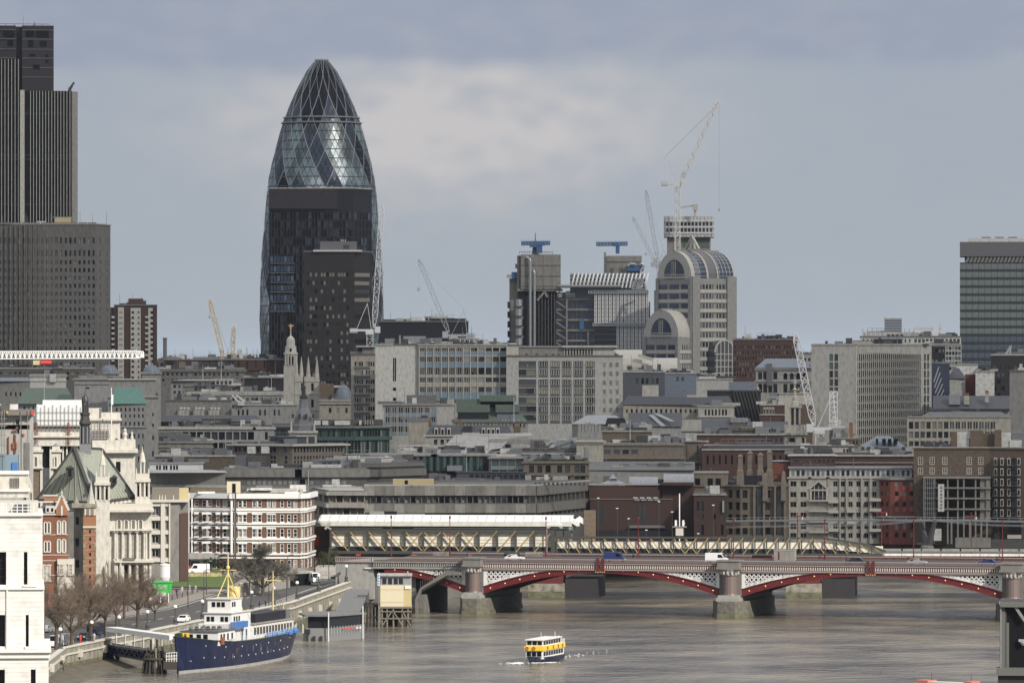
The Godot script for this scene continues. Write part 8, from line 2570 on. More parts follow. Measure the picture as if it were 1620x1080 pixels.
func river_things() -> void:
	moored_ship()
	tour_boat()
	gangway()
	pile_cluster()
	pontoon()
	timber_hut()
	corner_structure()
	var r:=axis_node("moored_boat","moored boat with a pale red canopy just peeping in at the bottom edge, right","boat",1452,962,1545,955)
	var n: Node3D=r[0];var L: float=r[1]
	obj("hull",hull_mesh(L,[[0,0.3,0.2,1.0],[0.2,1.6,1.2,0.8],[0.8,1.7,1.4,0.8],[1,1.2,0.9,0.9]],0,1),"steel_dark",n)
	mk("canopy_red",Color(0.50,0.16,0.12),0.8)
	lbox("canopy","canopy_red",n,0.4,3.0,1.6,1.98,-1.5,1.5);lbox("canopy","canopy_red",n,L-1.6,L-0.1,1.6,2.05,-1.5,1.5);lbox("cabin","stone_trim",n,3.0,L-1.7,0.9,1.75,-1.3,1.3)
	for x in [2.9,L-1.0]:
		var mb:=MB.new();mb.tube(Vector3(x,1,0),Vector3(x,3.2,0),0.09,0.05,6);obj("mast",mb,"steel_dark",n)

func moored_ship() -> void:
	var r:=axis_node("moored_ship","moored ship with navy blue hull, white deckhouses and yellow masts and funnel","ship",281,1013,456,1075)
	var n: Node3D=r[0];var L: float=r[1]
	var st:=[[0,0.12,0.1,6.9],[0.05,1.7,0.7,6.5],[0.15,3.4,2.3,5.7],[0.3,4.5,4.0,5.0],[0.5,4.7,4.5,4.8],[0.75,4.4,3.8,4.9],[0.9,3.5,1.9,5.3],[1.0,2.0,0.3,5.7]]
	obj("hull",hull_mesh(L,st,0,1),"hull_blue",n)

	var band:=MB.new();var rail:=MB.new();var strake:=MB.new()
	for i in 26:
		var f:=i/26.0;var g:=(i+1)/26.0
		for s in [-1.0,1.0]:
			var dk:=func(q: float,c: int) -> float:
				var l:=[]
				for k in st: l.append([k[0],k[c]])
				return curve(l,q)
			var ra:=-1.6*pow(1-f,12.0);var rb:=-1.6*pow(1-g,12.0)
			rail.bar(Vector3(L*f+ra,dk.call(f,3)+0.05,s*(dk.call(f,1)+0.02)),Vector3(L*g+rb,dk.call(g,3)+0.05,s*(dk.call(g,1)+0.02)),0.22,0.16)
			band.quado(Vector3(L*f,0.0,s*(dk.call(f,2)+0.05)),Vector3(L*f,0.55,s*(dk.call(f,2)+0.07)),Vector3(L*g,0.55,s*(dk.call(g,2)+0.07)),Vector3(L*g,0.0,s*(dk.call(g,2)+0.05)),Vector3(0,0,s))
	obj("bulwark_rail",rail,"leaf_dark",n);obj("waterline_band",band,"stone_grey",n)
	for i in 13:
		var f:=0.12+0.06*i
		var l1:=[];var l2:=[];var l3:=[]
		for k in st: l1.append([k[0],k[1]]);l2.append([k[0],k[2]]);l3.append([k[0],k[3]])
		for row in [0.42,0.8]:
			if row>0.6 and i % 2: continue
			var z:=lerpf(curve(l2,f),curve(l1,f),row)+0.06
			var mb:=MB.new();mb.lathe(Vector3.ZERO,[[0.17,0],[0.15,0.05],[0,0.06]],8)
			var o:=obj("porthole",mb,"stone_trim",n)
			o.transform=Transform3D(Basis(Vector3(1,0,0),PI*0.5),Vector3(L*f,lerpf(0.2,curve(l3,f),row),z))
	var anchor:=MB.new();anchor.bar(Vector3(3.6,4.6,1.35),Vector3(4.0,2.0,1.0),0.12);anchor.bar(Vector3(3.3,2.2,1.1),Vector3(4.6,2.2,1.2),0.22);obj("anchor_chain",anchor,"steel_dull",n)

	var deck:=MB.new()
	for i in 20:
		var f:=i/20.0;var g:=(i+1)/20.0
		var l1:=[];var l3:=[]
		for k in st: l1.append([k[0],k[1]]);l3.append([k[0],k[3]])
		deck.quado(Vector3(L*f,curve(l3,f)-0.5,-curve(l1,f)),Vector3(L*g,curve(l3,g)-0.5,-curve(l1,g)),Vector3(L*g,curve(l3,g)-0.5,curve(l1,g)),Vector3(L*f,curve(l3,f)-0.5,curve(l1,f)),Vector3.UP)
	obj("deck",deck,"timber_grey",n)

	var fh:=lbox("forward_house","paint_white",n,12.0,21.5,4.6,7.15,-3.7,3.7)
	lbox("house_roof","roof_felt",n,11.7,21.8,7.15,7.3,-3.9,3.9)
	for z in [-3.0,-1.7,-0.1,1.2]: lbox("window","glass_black",fh,11.93,12.05,5.7,6.7,z-0.42,z+0.42)
	for x in [13.6,15.2,17.4,19.8]: lbox("window","glass_black",fh,x-0.4,x+0.4,5.5,6.7,3.65,3.76)

	var b1:=lbox("bridge_house","paint_white",n,22.5,33.5,4.6,10.1,-2.7,2.7)
	var b1f:=lbox("bridge_wings","paint_white",n,22.0,25.0,7.2,8.2,-3.6,3.6)
	for z in [-1.9,-1.05,0.85,1.7]: lbox("window","glass_black",b1,22.42,22.56,8.6,9.5,z-0.3,z+0.3)
	for x in [24.0,25.4,26.8]: lbox("window","glass_black",b1,x-0.35,x+0.35,8.6,9.5,2.64,2.77)
	for x in [28.6,31]: lbox("door","glass_blue",b1,x-0.4,x+0.4,4.9,6.9,2.64,2.77)
	var b2:=lbox("wheelhouse","paint_white",n,23.2,29.5,10.1,12.7,-2.3,2.3)
	for z in [-1.1,-0.1,0.8]: lbox("window","glass_black",b2,23.12,23.26,11.3,12.2,z-0.33,z+0.33)
	for x in [24.2,25.4]: lbox("window","glass_black",b2,x-0.35,x+0.35,11.3,12.2,2.24,2.37)
	lbox("wheelhouse_roof","stone_trim",n,22.9,29.8,12.7,12.85,-2.5,2.5)
	lbox("roof_edge","stone_trim",n,22.2,33.8,10.1,10.24,-2.95,2.95)

	var fn:=MB.new();fn.lathe(Vector3(32,9.8,0),[[1.12,0],[1.06,4.6],[1.12,4.65],[1.12,4.9],[0.95,4.9],[0.9,4.5],[0,4.5]],20,1.5,0.95);obj("funnel",fn,"mast_yellow",n)
	var m1:=MB.new()
	m1.tube(Vector3(28.3,12.7,0),Vector3(28.3,20.9,0),0.2,0.1,8);m1.bar(Vector3(28.3,18.0,-1.6),Vector3(28.3,18.0,1.6),0.14);m1.lathe(Vector3(28.3,18.2,0),[[0.15,0],[0.35,0.1],[0.35,0.5],[0.15,0.6]],8)
	m1.tube(Vector3(28.3,17.5,0),Vector3(32.5,10.4,1.4),0.13,0.13,6);m1.tube(Vector3(28.3,17.5,0),Vector3(27.6,12.8,-1.9),0.11,0.11,6);m1.bar(Vector3(29.8,15.0,0.5),Vector3(28.3,15.0,0.0),0.12)
	obj("foremast",m1,"mast_yellow",n)
	var m2:=MB.new();m2.tube(Vector3(55,4.8,0),Vector3(55,16.6,0),0.17,0.1,8);m2.bar(Vector3(55,15.0,-1.6),Vector3(55,15.0,1.6),0.2);obj("mainmast",m2,"mast_yellow",n)
	var m3:=MB.new();m3.tube(Vector3(61.5,5.0,0),Vector3(61.5,10.4,0),0.14,0.1,8);m3.bar(Vector3(61.5,6.2,-1.1),Vector3(61.5,6.2,1.1),0.16);obj("ensign_staff",m3,"mast_yellow",n)

	var ah:=lbox("aft_house","paint_white",n,33.6,58.5,4.6,7.5,-3.0,3.0)
	lbox("house_roof","concrete",n,33.4,58.8,7.5,7.66,-3.3,3.3)
	for i in 13:
		var x:=35.2+1.8*i
		lbox("window","glass_dark",ah,x-0.5,x+0.5,5.5,6.9,2.93,3.06)
		lbox("window_post","stone_trim",ah,x+0.75,x+0.9,4.8,7.4,2.95,3.14)
	lbox("awning","black_clad",n,38,56,7.7,9.3,-2.4,2.2);lbox("awning_end","grey_clad",n,56,58.4,7.7,9.4,-2.2,2.4)
	for i in 6:
		var mb:=MB.new();var x:=41.0+3.2*i
		mb.lathe(Vector3(x,4.6+0.2*(i % 2),3.9),[[0,0],[0.9,0.15],[0.95,0.6],[0.5,1.05],[0,1.15]],9,1.3,0.6);obj("blue_cover",mb,"blue_paint",n)
	lbox("blue_screen","blue_paint",n,21.7,29.0,7.35,8.5,2.75,3.75)

	var boat:=MB.new();boat.lathe(Vector3(14.5,4.9,3.2),[[0,0],[0.6,0.1],[0.8,0.7],[0,0.7]],10,2.4,0.8);obj("rusty_boat",boat,"rust",n)
	lbox("deck_locker","rust",n,13.0,14.0,4.8,6.2,3.75,4.2);lbox("deck_locker","stone_trim",n,18.0,19.6,4.6,5.6,3.8,4.3)
	for i in 7:
		var mb:=MB.new();var x:=13.0+1.2*i
		mb.lathe(Vector3(x,7.3,-2.0+0.7*(i % 6)),[[0,0],[0.5,0.1],[0.35,0.6],[0,0.8]],7);obj("roof_planter",mb,"leaf_dark" if i % 2 else "roof_felt",n)
	var rl:=MB.new()
	for i in 12: rl.tube(Vector3(12.0+0.85*i,7.3,3.8),Vector3(12.0+0.85*i,8.3,3.8),0.035,0.035,4)
	for y in [7.8,8.3]:
		rl.tube(Vector3(12,y,3.8),Vector3(21.4,y,3.8),0.035,0.035,4);rl.tube(Vector3(12,y,-3.8),Vector3(12,y,3.8),0.035,0.035,4)
	obj("deck_rail",rl,"steel",n)
	var sg:=lbox("notice_board","boat_yellow",n,10.7,10.85,5.5,7.0,-3.0,-1.6)
	lbox("pictogram","steel_dark",sg,10.62,10.72,5.75,6.55,-2.55,-2.05);lbox("pictogram","steel_dark",sg,10.62,10.72,6.6,6.85,-2.42,-2.18)

	for g in [[28.3,18.5,0.0,0.5,7.2,0.0],[28.3,18.0,0.0,55.0,15.5,0.0],[55.0,15.5,0.0,63.5,5.8,0.0],[28.3,17.0,0.0,24.0,5.2,4.2],[28.3,17.0,0.0,34.0,5.0,4.4],[55.0,14.0,0.0,52.0,7.6,2.9],[55.0,14.0,0.0,58.0,7.6,2.6]]:
		var mb:=MB.new();mb.tube(Vector3(g[0],g[1],g[2]),Vector3(g[3],g[4],g[5]),0.03,0.03,4);obj("stay",mb,"steel_dark",n)
	var sr:=MB.new()
	for i in 40:
		var f:=0.32+i*0.0165
		var l1:=[];var l3:=[]
		for k in st: l1.append([k[0],k[1]]);l3.append([k[0],k[3]])
		var z:=curve(l1,f)-0.1;var y:=curve(l3,f)
		sr.tube(Vector3(L*f,y,z),Vector3(L*f,y+0.95,z),0.03,0.03,4)
		for q in [0.5,0.95]: sr.tube(Vector3(L*f,y+q,z),Vector3(L*(f+0.0165),curve(l3,f+0.0165)+q,curve(l1,f+0.0165)-0.1),0.022,0.022,4)
	obj("side_rail",sr,"paint_white",n)
	var rr:=RandomNumberGenerator.new();rr.seed=17
	for i in 22:
		var f:=rr.randf_range(0.1,0.92)
		var l1:=[];var l2:=[];var l3:=[]
		for k in st: l1.append([k[0],k[1]]);l2.append([k[0],k[2]]);l3.append([k[0],k[3]])
		var t0:=rr.randf_range(0.45,0.95);var t1:=t0-rr.randf_range(0.12,0.4);var w:=rr.randf_range(0.03,0.1)
		var p:=func(t: float,dx: float) -> Vector3: return Vector3(L*f+dx,lerpf(0.2,curve(l3,f),t),lerpf(curve(l2,f),curve(l1,f),t)+0.05)
		var mb:=MB.new();mb.quado(p.call(t0,-w),p.call(t0,w),p.call(t1,w*0.4),p.call(t1,-w*0.4),Vector3(0,0,1));obj("rust_streak",mb,"rust" if i % 3 else "stone_trim",n)
	var prow:=MB.new();prow.bar(Vector3(-1.4,6.9,-0.2),Vector3(2.5,6.6,-1.4),0.5,0.3);prow.box(-0.4,1.2,6.6,7.4,-0.5,0.5);obj("bow_fitting",prow,"leaf_dark",n)
	var ld:=MB.new();ld.bar(Vector3(62,1.6,2.2),Vector3(64.5,1.2,3.2),0.15);ld.bar(Vector3(62.6,2.4,2.0),Vector3(64.3,0.4,3.0),0.12);obj("stern_ladder",ld,"steel_dull",n)

func tour_boat() -> void:
	var r:=axis_node("tour_boat","small double deck tour boat, white and yellow, under way in mid river","boat",840,1047,880,1064)
	var n: Node3D=r[0];var L: float=r[1]
	var st:=[[0,0.15,0.1,1.7],[0.08,1.4,0.7,1.5],[0.2,2.2,1.6,1.3],[0.5,2.35,2.1,1.2],[1.0,2.2,2.0,1.2]]
	n.scale=Vector3(1.0,0.86,0.82)
	obj("hull",hull_mesh(L,st,0,1),"hull_blue",n)
	var low:=lbox("lower_cabin","paint_white",n,2.2,L-0.4,0.9,2.75,-2.0,2.0)
	lbox("yellow_band","boat_yellow",n,1.9,L-0.1,2.75,3.75,-2.25,2.25)
	var up:=lbox("upper_cabin","paint_white",n,2.6,L-2.2,3.75,5.0,-2.0,2.0)
	lbox("roof","paint_white",n,2.2,L-2.0,5.0,5.2,-2.2,2.2)
	for z in [-1.25,0.0,1.25]:
		lbox("window","glass_black",low,2.12,2.24,1.55,2.55,z-0.5,z+0.5);lbox("window","glass_black",up,2.52,2.64,4.0,4.85,z-0.5,z+0.5)
	for i in 9:
		var x:=3.6+1.75*i
		if x<L-1.0: lbox("window","glass_black",low,x-0.65,x+0.65,1.55,2.5,1.92,2.06)
		if x<L-3.0: lbox("window","glass_black",up,x-0.65,x+0.65,4.0,4.85,1.92,2.06)
	for z in [-1.6,0.0]:
		var mb:=MB.new();mb.lathe(Vector3.ZERO,[[0.24,-0.06],[0.4,-0.06],[0.4,0.06],[0.24,0.06],[0.24,-0.06]],12)
		var o:=obj("lifebuoy",mb,"rust",n);o.transform=Transform3D(Basis(Vector3(0,0,1),PI*0.5),Vector3(1.83,3.25,z))
	for x in [5.0,9.0,12.5,15.5]:
		var mb:=MB.new();mb.lathe(Vector3.ZERO,[[0.24,-0.06],[0.4,-0.06],[0.4,0.06],[0.24,0.06],[0.24,-0.06]],12)
		var o:=obj("lifebuoy",mb,"rust",n);o.transform=Transform3D(Basis(Vector3(1,0,0),PI*0.5),Vector3(x,3.25,2.3))
	var mb2:=MB.new();mb2.tube(Vector3(7,5.2,0),Vector3(7,6.6,0),0.06,0.03,6);mb2.tube(Vector3(L-2.6,5.0,0.6),Vector3(L-2.6,6.3,0.6),0.06,0.04,6);obj("mast",mb2,"paint_white",n)
	var rad:=MB.new();rad.lathe(Vector3(L-1.2,4.4,1.0),[[0,0],[0.6,0.1],[0.65,0.6],[0,0.9]],10);obj("white_raft_pod",rad,"paint_white",n)
	var rl:=MB.new()
	for i in 7: rl.tube(Vector3(L-2.2+0.35*i,3.75,2.1),Vector3(L-2.2+0.35*i,4.6,2.1),0.04,0.04,4)
	rl.tube(Vector3(L-2.2,4.6,2.1),Vector3(L-0.1,4.6,2.1),0.04,0.04,4);obj("stern_rail",rl,"paint_white",n)

	var foam:=MB.new()
	var fr:=RandomNumberGenerator.new();fr.seed=3
	for i in 800:
		var side:=-1.0 if i % 2 else 1.0
		var f:=fr.randf()
		var x: float;var z: float;var s:=fr.randf_range(0.05,0.2)
		if i<500: x=lerpf(-0.7,6.0,f);z=side*(0.4+x*0.4+absf(fr.randfn(0.0,0.35+0.1*x)))
		elif i<750: x=lerpf(-3.0,2.0,f);z=-1.4-absf(fr.randfn(0.0,1.7));s *= 1.3
		else: x=lerpf(L-1.0,L+34.0,f*f);z=fr.randfn(0.0,0.7+0.03*(x-L))+(x-L)*0.06;s *= lerpf(1.5,0.35,f)
		foam.lathe(Vector3(x,fr.randf_range(0.0,0.3)*exp(-absf(x)*0.3)+0.03,z),[[0,-0.12],[s,-0.03],[0,0.07]],5,2.6,0.9)
	var w:=obj("wake",foam,"foam",self)
	w.transform=n.transform
	tag(w,"white foam wake trailing round the yellow tour boat","wake");stuff(w)

func gangway() -> void:
	var A:=at(176,999,1045);var B:=at(277,1012.5,1018)
	var mid:=A
	var n:=thing("gangway","covered gangway with white roof and blue truss leading to the moored ship","gangway",Vector3(A.x,0,A.z),0)
	var d:=B-A;d.y=0
	var e:=Vector3(d.x,B.y-A.y,d.z)
	var up:=Vector3.UP
	var mb:=MB.new();var s:=d.normalized().cross(up)
	mb.obox(e*0.5+up*(A.y+0.5),e*0.5,up*0.42,s*1.2);obj("roof",mb,"paint_white",n)
	mb=MB.new();mb.obox(e*0.5+up*(A.y-2.6),e*0.5,up*0.12,s*1.1);obj("walkway",mb,"timber_grey",n)
	for k in 8:
		for w in [-1.05,1.05]:
			mb=MB.new();mb.bar(e*(k/7.0)+up*(A.y-2.5)+s*w,e*(k/7.0)+up*(A.y+0.1)+s*w,0.1);obj("post",mb,"paint_white",n)
	mb=MB.new()
	for w in [-1.15,1.15]:
		mb.bar(up*(A.y-2.5)+s*w-e*0.1,e*0.62+up*(A.y-2.6)+s*w,0.4);mb.bar(up*(A.y-4.0)+s*w-e*0.06,e*0.62+up*(A.y-4.2)+s*w,0.4)
		for k in 8:
			mb.bar(e*(k*0.077)+up*(A.y-4.1)+s*w,e*((k+0.5)*0.077)+up*(A.y-2.6)+s*w,0.26);mb.bar(e*((k+0.5)*0.077)+up*(A.y-2.6)+s*w,e*((k+1)*0.077)+up*(A.y-4.1)+s*w,0.26)
	obj("truss",mb,"hull_blue",n)
	mb=MB.new();mb.obox(e*0.3+up*(A.y-3.3),e*0.3,up*0.6,s*0.9);obj("pipe_duct",mb,"hull_blue",n)
	mb=MB.new();mb.tube(Vector3(0.5,-1,0),Vector3(-0.6,A.y-3.4,0),0.55,0.7,8);mb.tube(Vector3(2.2,-1,0.4),Vector3(0.6,A.y-3.4,0),0.45,0.5,8);obj("support_pile",mb,"timber_dark",n)

func pile_cluster() -> void:
	var n:=begin("pile_cluster","cluster of dark timber mooring piles at the bow of the blue ship","mooring piles",243,1016,"",0.0)
	var rr:=RandomNumberGenerator.new();rr.seed=12
	for k in 19:
		var t:=TAU*k/19.0
		var mb:=MB.new()
		var r0:=2.4-0.3*(k % 3);var h:=rr.randf_range(3.4,5.2)
		mb.tube(Vector3(cos(t)*r0,-1.5,sin(t)*r0),Vector3(cos(t)*r0*0.62,h,sin(t)*r0*0.62),0.24,0.2,7)
		obj("pile",mb,"timber_dark" if k % 4 else "timber_grey",n)
	for x in [-0.5,0.55]:
		var mb:=MB.new();mb.tube(Vector3(x,0,0),Vector3(x*1.1,6.2,0),0.24,0.22,8);obj("pile",mb,"timber_dark",n)
	var ring:=MB.new();ring.lathe(Vector3(0,2.6,0),[[2.05,-0.2],[2.15,0.0],[1.98,0.25]],18);obj("timber_waling",ring,"timber_dark",n)
	var cr:=begin("work_raft","dark work raft with white rails between the timber piles and the ship","raft",268,1012,"",0.0)
	part("deck","timber_dark",cr,258,280,1046,1058,1.5,4)
	var mb:=MB.new()
	for k in 5: mb.bar(Vector3(X(263+4*k),Y(1047),1.4),Vector3(X(263+4*k),Y(1032),1.4),0.09)
	for y in [1032,1037,1042]: mb.bar(Vector3(X(262),Y(y),1.4),Vector3(X(280),Y(y-1),1.4),0.1)
	obj("rail",mb,"paint_white",cr)
	var wf:=begin("timber_fender","dark timber fender frame with weed at the foot of the white office building","jetty",90,1003,"",0.0)
	for k in 5:
		mb=MB.new();mb.tube(Vector3(X(79+5.0*k),-1,0.4*(k % 2)),Vector3(X(79+5.0*k),Y(1046+2*k),0.4*(k % 2)),0.2,0.18,6);obj("post",mb,"timber_dark",wf)
	mb=MB.new()
	for y in [1050,1058,1074]: mb.bar(Vector3(X(78),Y(y),0.5),Vector3(X(99),Y(y+2),0.5),0.3)
	mb.bar(Vector3(X(80),Y(1042),0.6),Vector3(X(98),Y(1056),0.6),0.28)
	obj("waling",mb,"timber_grey",wf)
	for k in 40:
		mb=MB.new()
		var c:=Vector3(X(78+rr.randf()*20),Y(1048+rr.randf()*8),rr.randf()*0.8)
		for j in 6: mb.bar(c,c+Vector3(rr.randf_range(-0.7,0.7),rr.randf_range(0.1,0.8),rr.randf_range(-0.5,0.5)),0.07)
		obj("weed",mb,"leaf_dark",wf)

func pontoon() -> void:
	var n:=begin("pier_pontoon","floating passenger pier with grey canopy, glass sides and white mooring posts","pier",526,1135,"",0.0)
	var mb:=MB.new()
	mb.plan(PackedVector2Array([Vector2(X(478),-6),Vector2(X(484),3.4),Vector2(X(522),3.8),Vector2(X(577),-6),Vector2(X(577),-12)]),-0.5,1.3);obj("float",mb,"steel_dull",n)
	mb=MB.new()
	mb.quado(Vector3(X(484),1.3,3.35),Vector3(X(484),2.6,3.35),Vector3(X(522),2.6,3.75),Vector3(X(522),1.3,3.75),Vector3(0,0,1));mb.quado(Vector3(X(522),1.3,3.75),Vector3(X(522),2.6,3.75),Vector3(X(577),3.0,-5.9),Vector3(X(577),1.3,-5.9),Vector3(1,0,1));obj("side_panel",mb,"steel_dull",n)
	mb=MB.new()
	mb.quado(Vector3(X(487),2.6,2.9),Vector3(X(487),5.0,2.9),Vector3(X(521),5.0,3.3),Vector3(X(521),2.6,3.3),Vector3(0,0,1));mb.quado(Vector3(X(521),2.6,3.3),Vector3(X(521),5.0,3.3),Vector3(X(573),5.2,-5.4),Vector3(X(573),2.6,-5.4),Vector3(1,0,1));obj("glass_side",mb,"glass_dark",n)
	mb=MB.new()
	mb.plan(PackedVector2Array([Vector2(X(472),-5),Vector2(X(482),4.0),Vector2(X(523),4.6),Vector2(X(580),-6),Vector2(X(560),-14),Vector2(X(490),-12)]),5.0,5.35);obj("canopy",mb,"roof_grey",n)
	mb=MB.new()
	for k in 12:
		var f:=k/11.0
		mb.box(lerpf(X(524),X(574),f)-0.06,lerpf(X(524),X(574),f)+0.06,1.3,3.0,lerpf(4.0,-5.3,f),lerpf(4.1,-5.2,f))
	obj("railing",mb,"steel",n)
	for p in [[519.5,4.6,967],[479,2.0,973],[574,-5,960]]:
		mb=MB.new();mb.tube(Vector3(X(p[0]),-2,p[1]),Vector3(X(p[0]),Y(p[2]),p[1]),0.13,0.12,8);obj("mooring_post",mb,"paint_white",n)
	for k in 6:
		var x:=lerpf(X(545),X(570),k/5.0)
		piece("red_lifebelt_box","red_paint" if k<4 else "paint_white",n,Vector3(x,2.4,lerpf(0.9,-3.4,k/5.0)),Vector3(0.35,0.4,0.3))
	for x in [486,497,508]: piece("dark_tyre_fender","tyre",n,Vector3(X(x),0.5,3.9),Vector3(0.5,1.0,0.4))
	piece("box","black_clad",n,Vector3(X(486),1.9,3.9),Vector3(1.2,1.0,0.4))

	var w:=thing("covered_walkway","grey roofed walkway sloping from the floating pier up to the embankment","walkway",at(556,1000,1140)*Vector3(1,0,1))
	var A:=at(550,972,1146)-w.position;var B:=at(566,937,1225)-w.position
	var e:=B-A;var s:=e.normalized().cross(Vector3.UP)*2.6
	mb=MB.new();mb.obox((A+B)*0.5+Vector3(0,0.6,0),e*0.5,Vector3(0,0.15,0),s);obj("roof",mb,"roof_grey",w)
	mb=MB.new();mb.obox((A+B)*0.5-Vector3(0,2.2,0),e*0.5,Vector3(0,0.2,0),s*0.9);obj("floor",mb,"steel_dull",w)
	for k in 7:
		for q in [-0.9,0.9]:
			mb=MB.new();mb.bar(A+e*(k/6.0)+s*q-Vector3(0,2.2,0),A+e*(k/6.0)+s*q+Vector3(0,0.5,0),0.12);obj("post",mb,"steel_dark",w)
	mb=MB.new();mb.obox((A+B)*0.5+s*0.95-Vector3(0,1.0,0),e*0.5,Vector3(0,1.1,0),s.normalized()*0.05);obj("side_screen",mb,"glass_dark",w)

func timber_hut() -> void:
	var d:=1190.0
	var n:=begin("pier_hut","cream hut with glazed upper floor standing on a dark timber trestle","hut",626,d,"",0.0)
	part("wall","paint_cream",n,601.5,638,925.5,959,0,7);part("wall","panel_buff",n,638,651,925,959,-0.2,7)
	part("panel_seam","panel_buff",n,601.3,638.2,932,932.6,0.06,0.2);part("panel_seam","panel_buff",n,601.3,638.2,952,952.6,0.06,0.2)
	part("upper_floor","zinc",n,602,651,911,925.6,-0.4,6.5)
	for x in [608,617,626,634]: part("window","glass_dark",n,x-3.2,x+3.2,914.5,924,-0.35,0.2)
	part("roof","roof_pale",n,600,652,908.5,911,0.3,8)
	part("sign","paint_white",n,640.5,649.5,926.5,931.5,0.05,0.3)
	part("floor_beam","timber_grey",n,599,652,959,962,0.4,8)
	for p in [[604,0],[612,0],[622,0],[636,0],[645,0],[650,-1],[608,-4],[628,-5],[647,-5]]:
		var mb:=MB.new();mb.tube(Vector3(X(p[0]),-1.5,p[1]),Vector3(X(p[0]),Y(961),p[1]),0.24,0.22,6);obj("trestle_post",mb,"timber_grey" if p[1]==0 else "timber_dark",n)
	for s in [[604,990,621,965],[621,965,636,988],[636,965,650,990],[601,978,651,978],[601,967,651,967]]:
		var mb:=MB.new();mb.bar(Vector3(X(s[0]),Y(s[1]),0.3),Vector3(X(s[2]),Y(s[3]),0.3),0.26);obj("trestle_brace",mb,"timber_grey",n)
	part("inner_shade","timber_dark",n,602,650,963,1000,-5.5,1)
	var jt:=begin("timber_jetty","dark timber jetty piles left of the cream hut","jetty",590,1192,"",0.0)
	for x in [581,586,591,596]:
		var mb:=MB.new();mb.tube(Vector3(X(x),-1.5,0),Vector3(X(x),Y(954+(x-581)*0.3),0),0.26,0.24,6);obj("pile",mb,"timber_dark",jt)
	part("deck","timber_dark",jt,578,602,956,960,0.3,9);part("brace","timber_dark",jt,579,600,975,977,0.35,0.2)
	var sg:=begin("pier_sign","tall narrow white and blue sign post beside the cream hut","sign",599,1188,"",0.0)
	var mb2:=MB.new();mb2.tube(Vector3(0,0,0),Vector3(0,Y(905),0),0.12,0.12,6);obj("post",mb2,"steel_dull",sg)
	part("panel","paint_white",sg,597,601,907,926,0.25,0.12)
	for k in 4: part("blue_mark","blue_paint",sg,597.8,600.2,909+4.2*k,911.5+4.2*k,0.29,0.05)

func corner_structure() -> void:
	var n:=begin("dark_corner_building","dark unlit corner of a near building with ledge at the lower right edge","building",1600,430,"",5.0)
	part("wall","bronze",n,1582.5,1680,958,1500,-0.6,12)
	part("recess","glass_black",n,1592,1680,960,1056,-0.5,0.2)
	part("pier","steel_dull",n,1583,1585.2,957,1056,0,0.7);part("pier","spandrel_grey",n,1585.2,1590.5,958,1056,-0.2,0.7);part("pier","steel_dark",n,1590.5,1593,966,1056,-0.3,0.5);part("pier","spandrel_grey",n,1593,1597,985,1056,-0.35,0.4)
	part("lintel","spandrel_grey",n,1583,1680,953.5,960,0.2,1.2)
	var mb:=MB.new();mb.bar(Vector3(X(1606),Y(958),-0.1),Vector3(X(1622),Y(982),-0.1),0.22);obj("raking_bar",mb,"steel_dull",n)
	part("ledge","spandrel_grey",n,1577,1680,1056,1067.5,0.8,2.4);part("lower_wall","bronze",n,1579.5,1680,1067.5,1500,0.4,8)
	part("white_bracket","steel",n,1612,1630,1011,1015,-0.1,0.3)
	var b:=MB.new();spire(b,1619,-0.2,[[2,1021],[5,1017],[5,1015]],10);obj("white_bowl",b,"steel",n)

# ---------------------------------------------------------------- on the streets
const ORD:=["first","second","third","fourth","fifth","sixth","seventh","eighth","ninth","tenth","eleventh","twelfth","thirteenth","fourteenth","fifteenth","sixteenth","seventeenth"]
func d_on_bank(p: float,off:=0.0) -> float:
	var lo:=960.0;var hi:=1290.0
	for i in 30:
		var m:=(lo+hi)*0.5
		if px(p,m)<bank(m)-off: hi=m
		else: lo=m
	return (lo+hi)*0.5

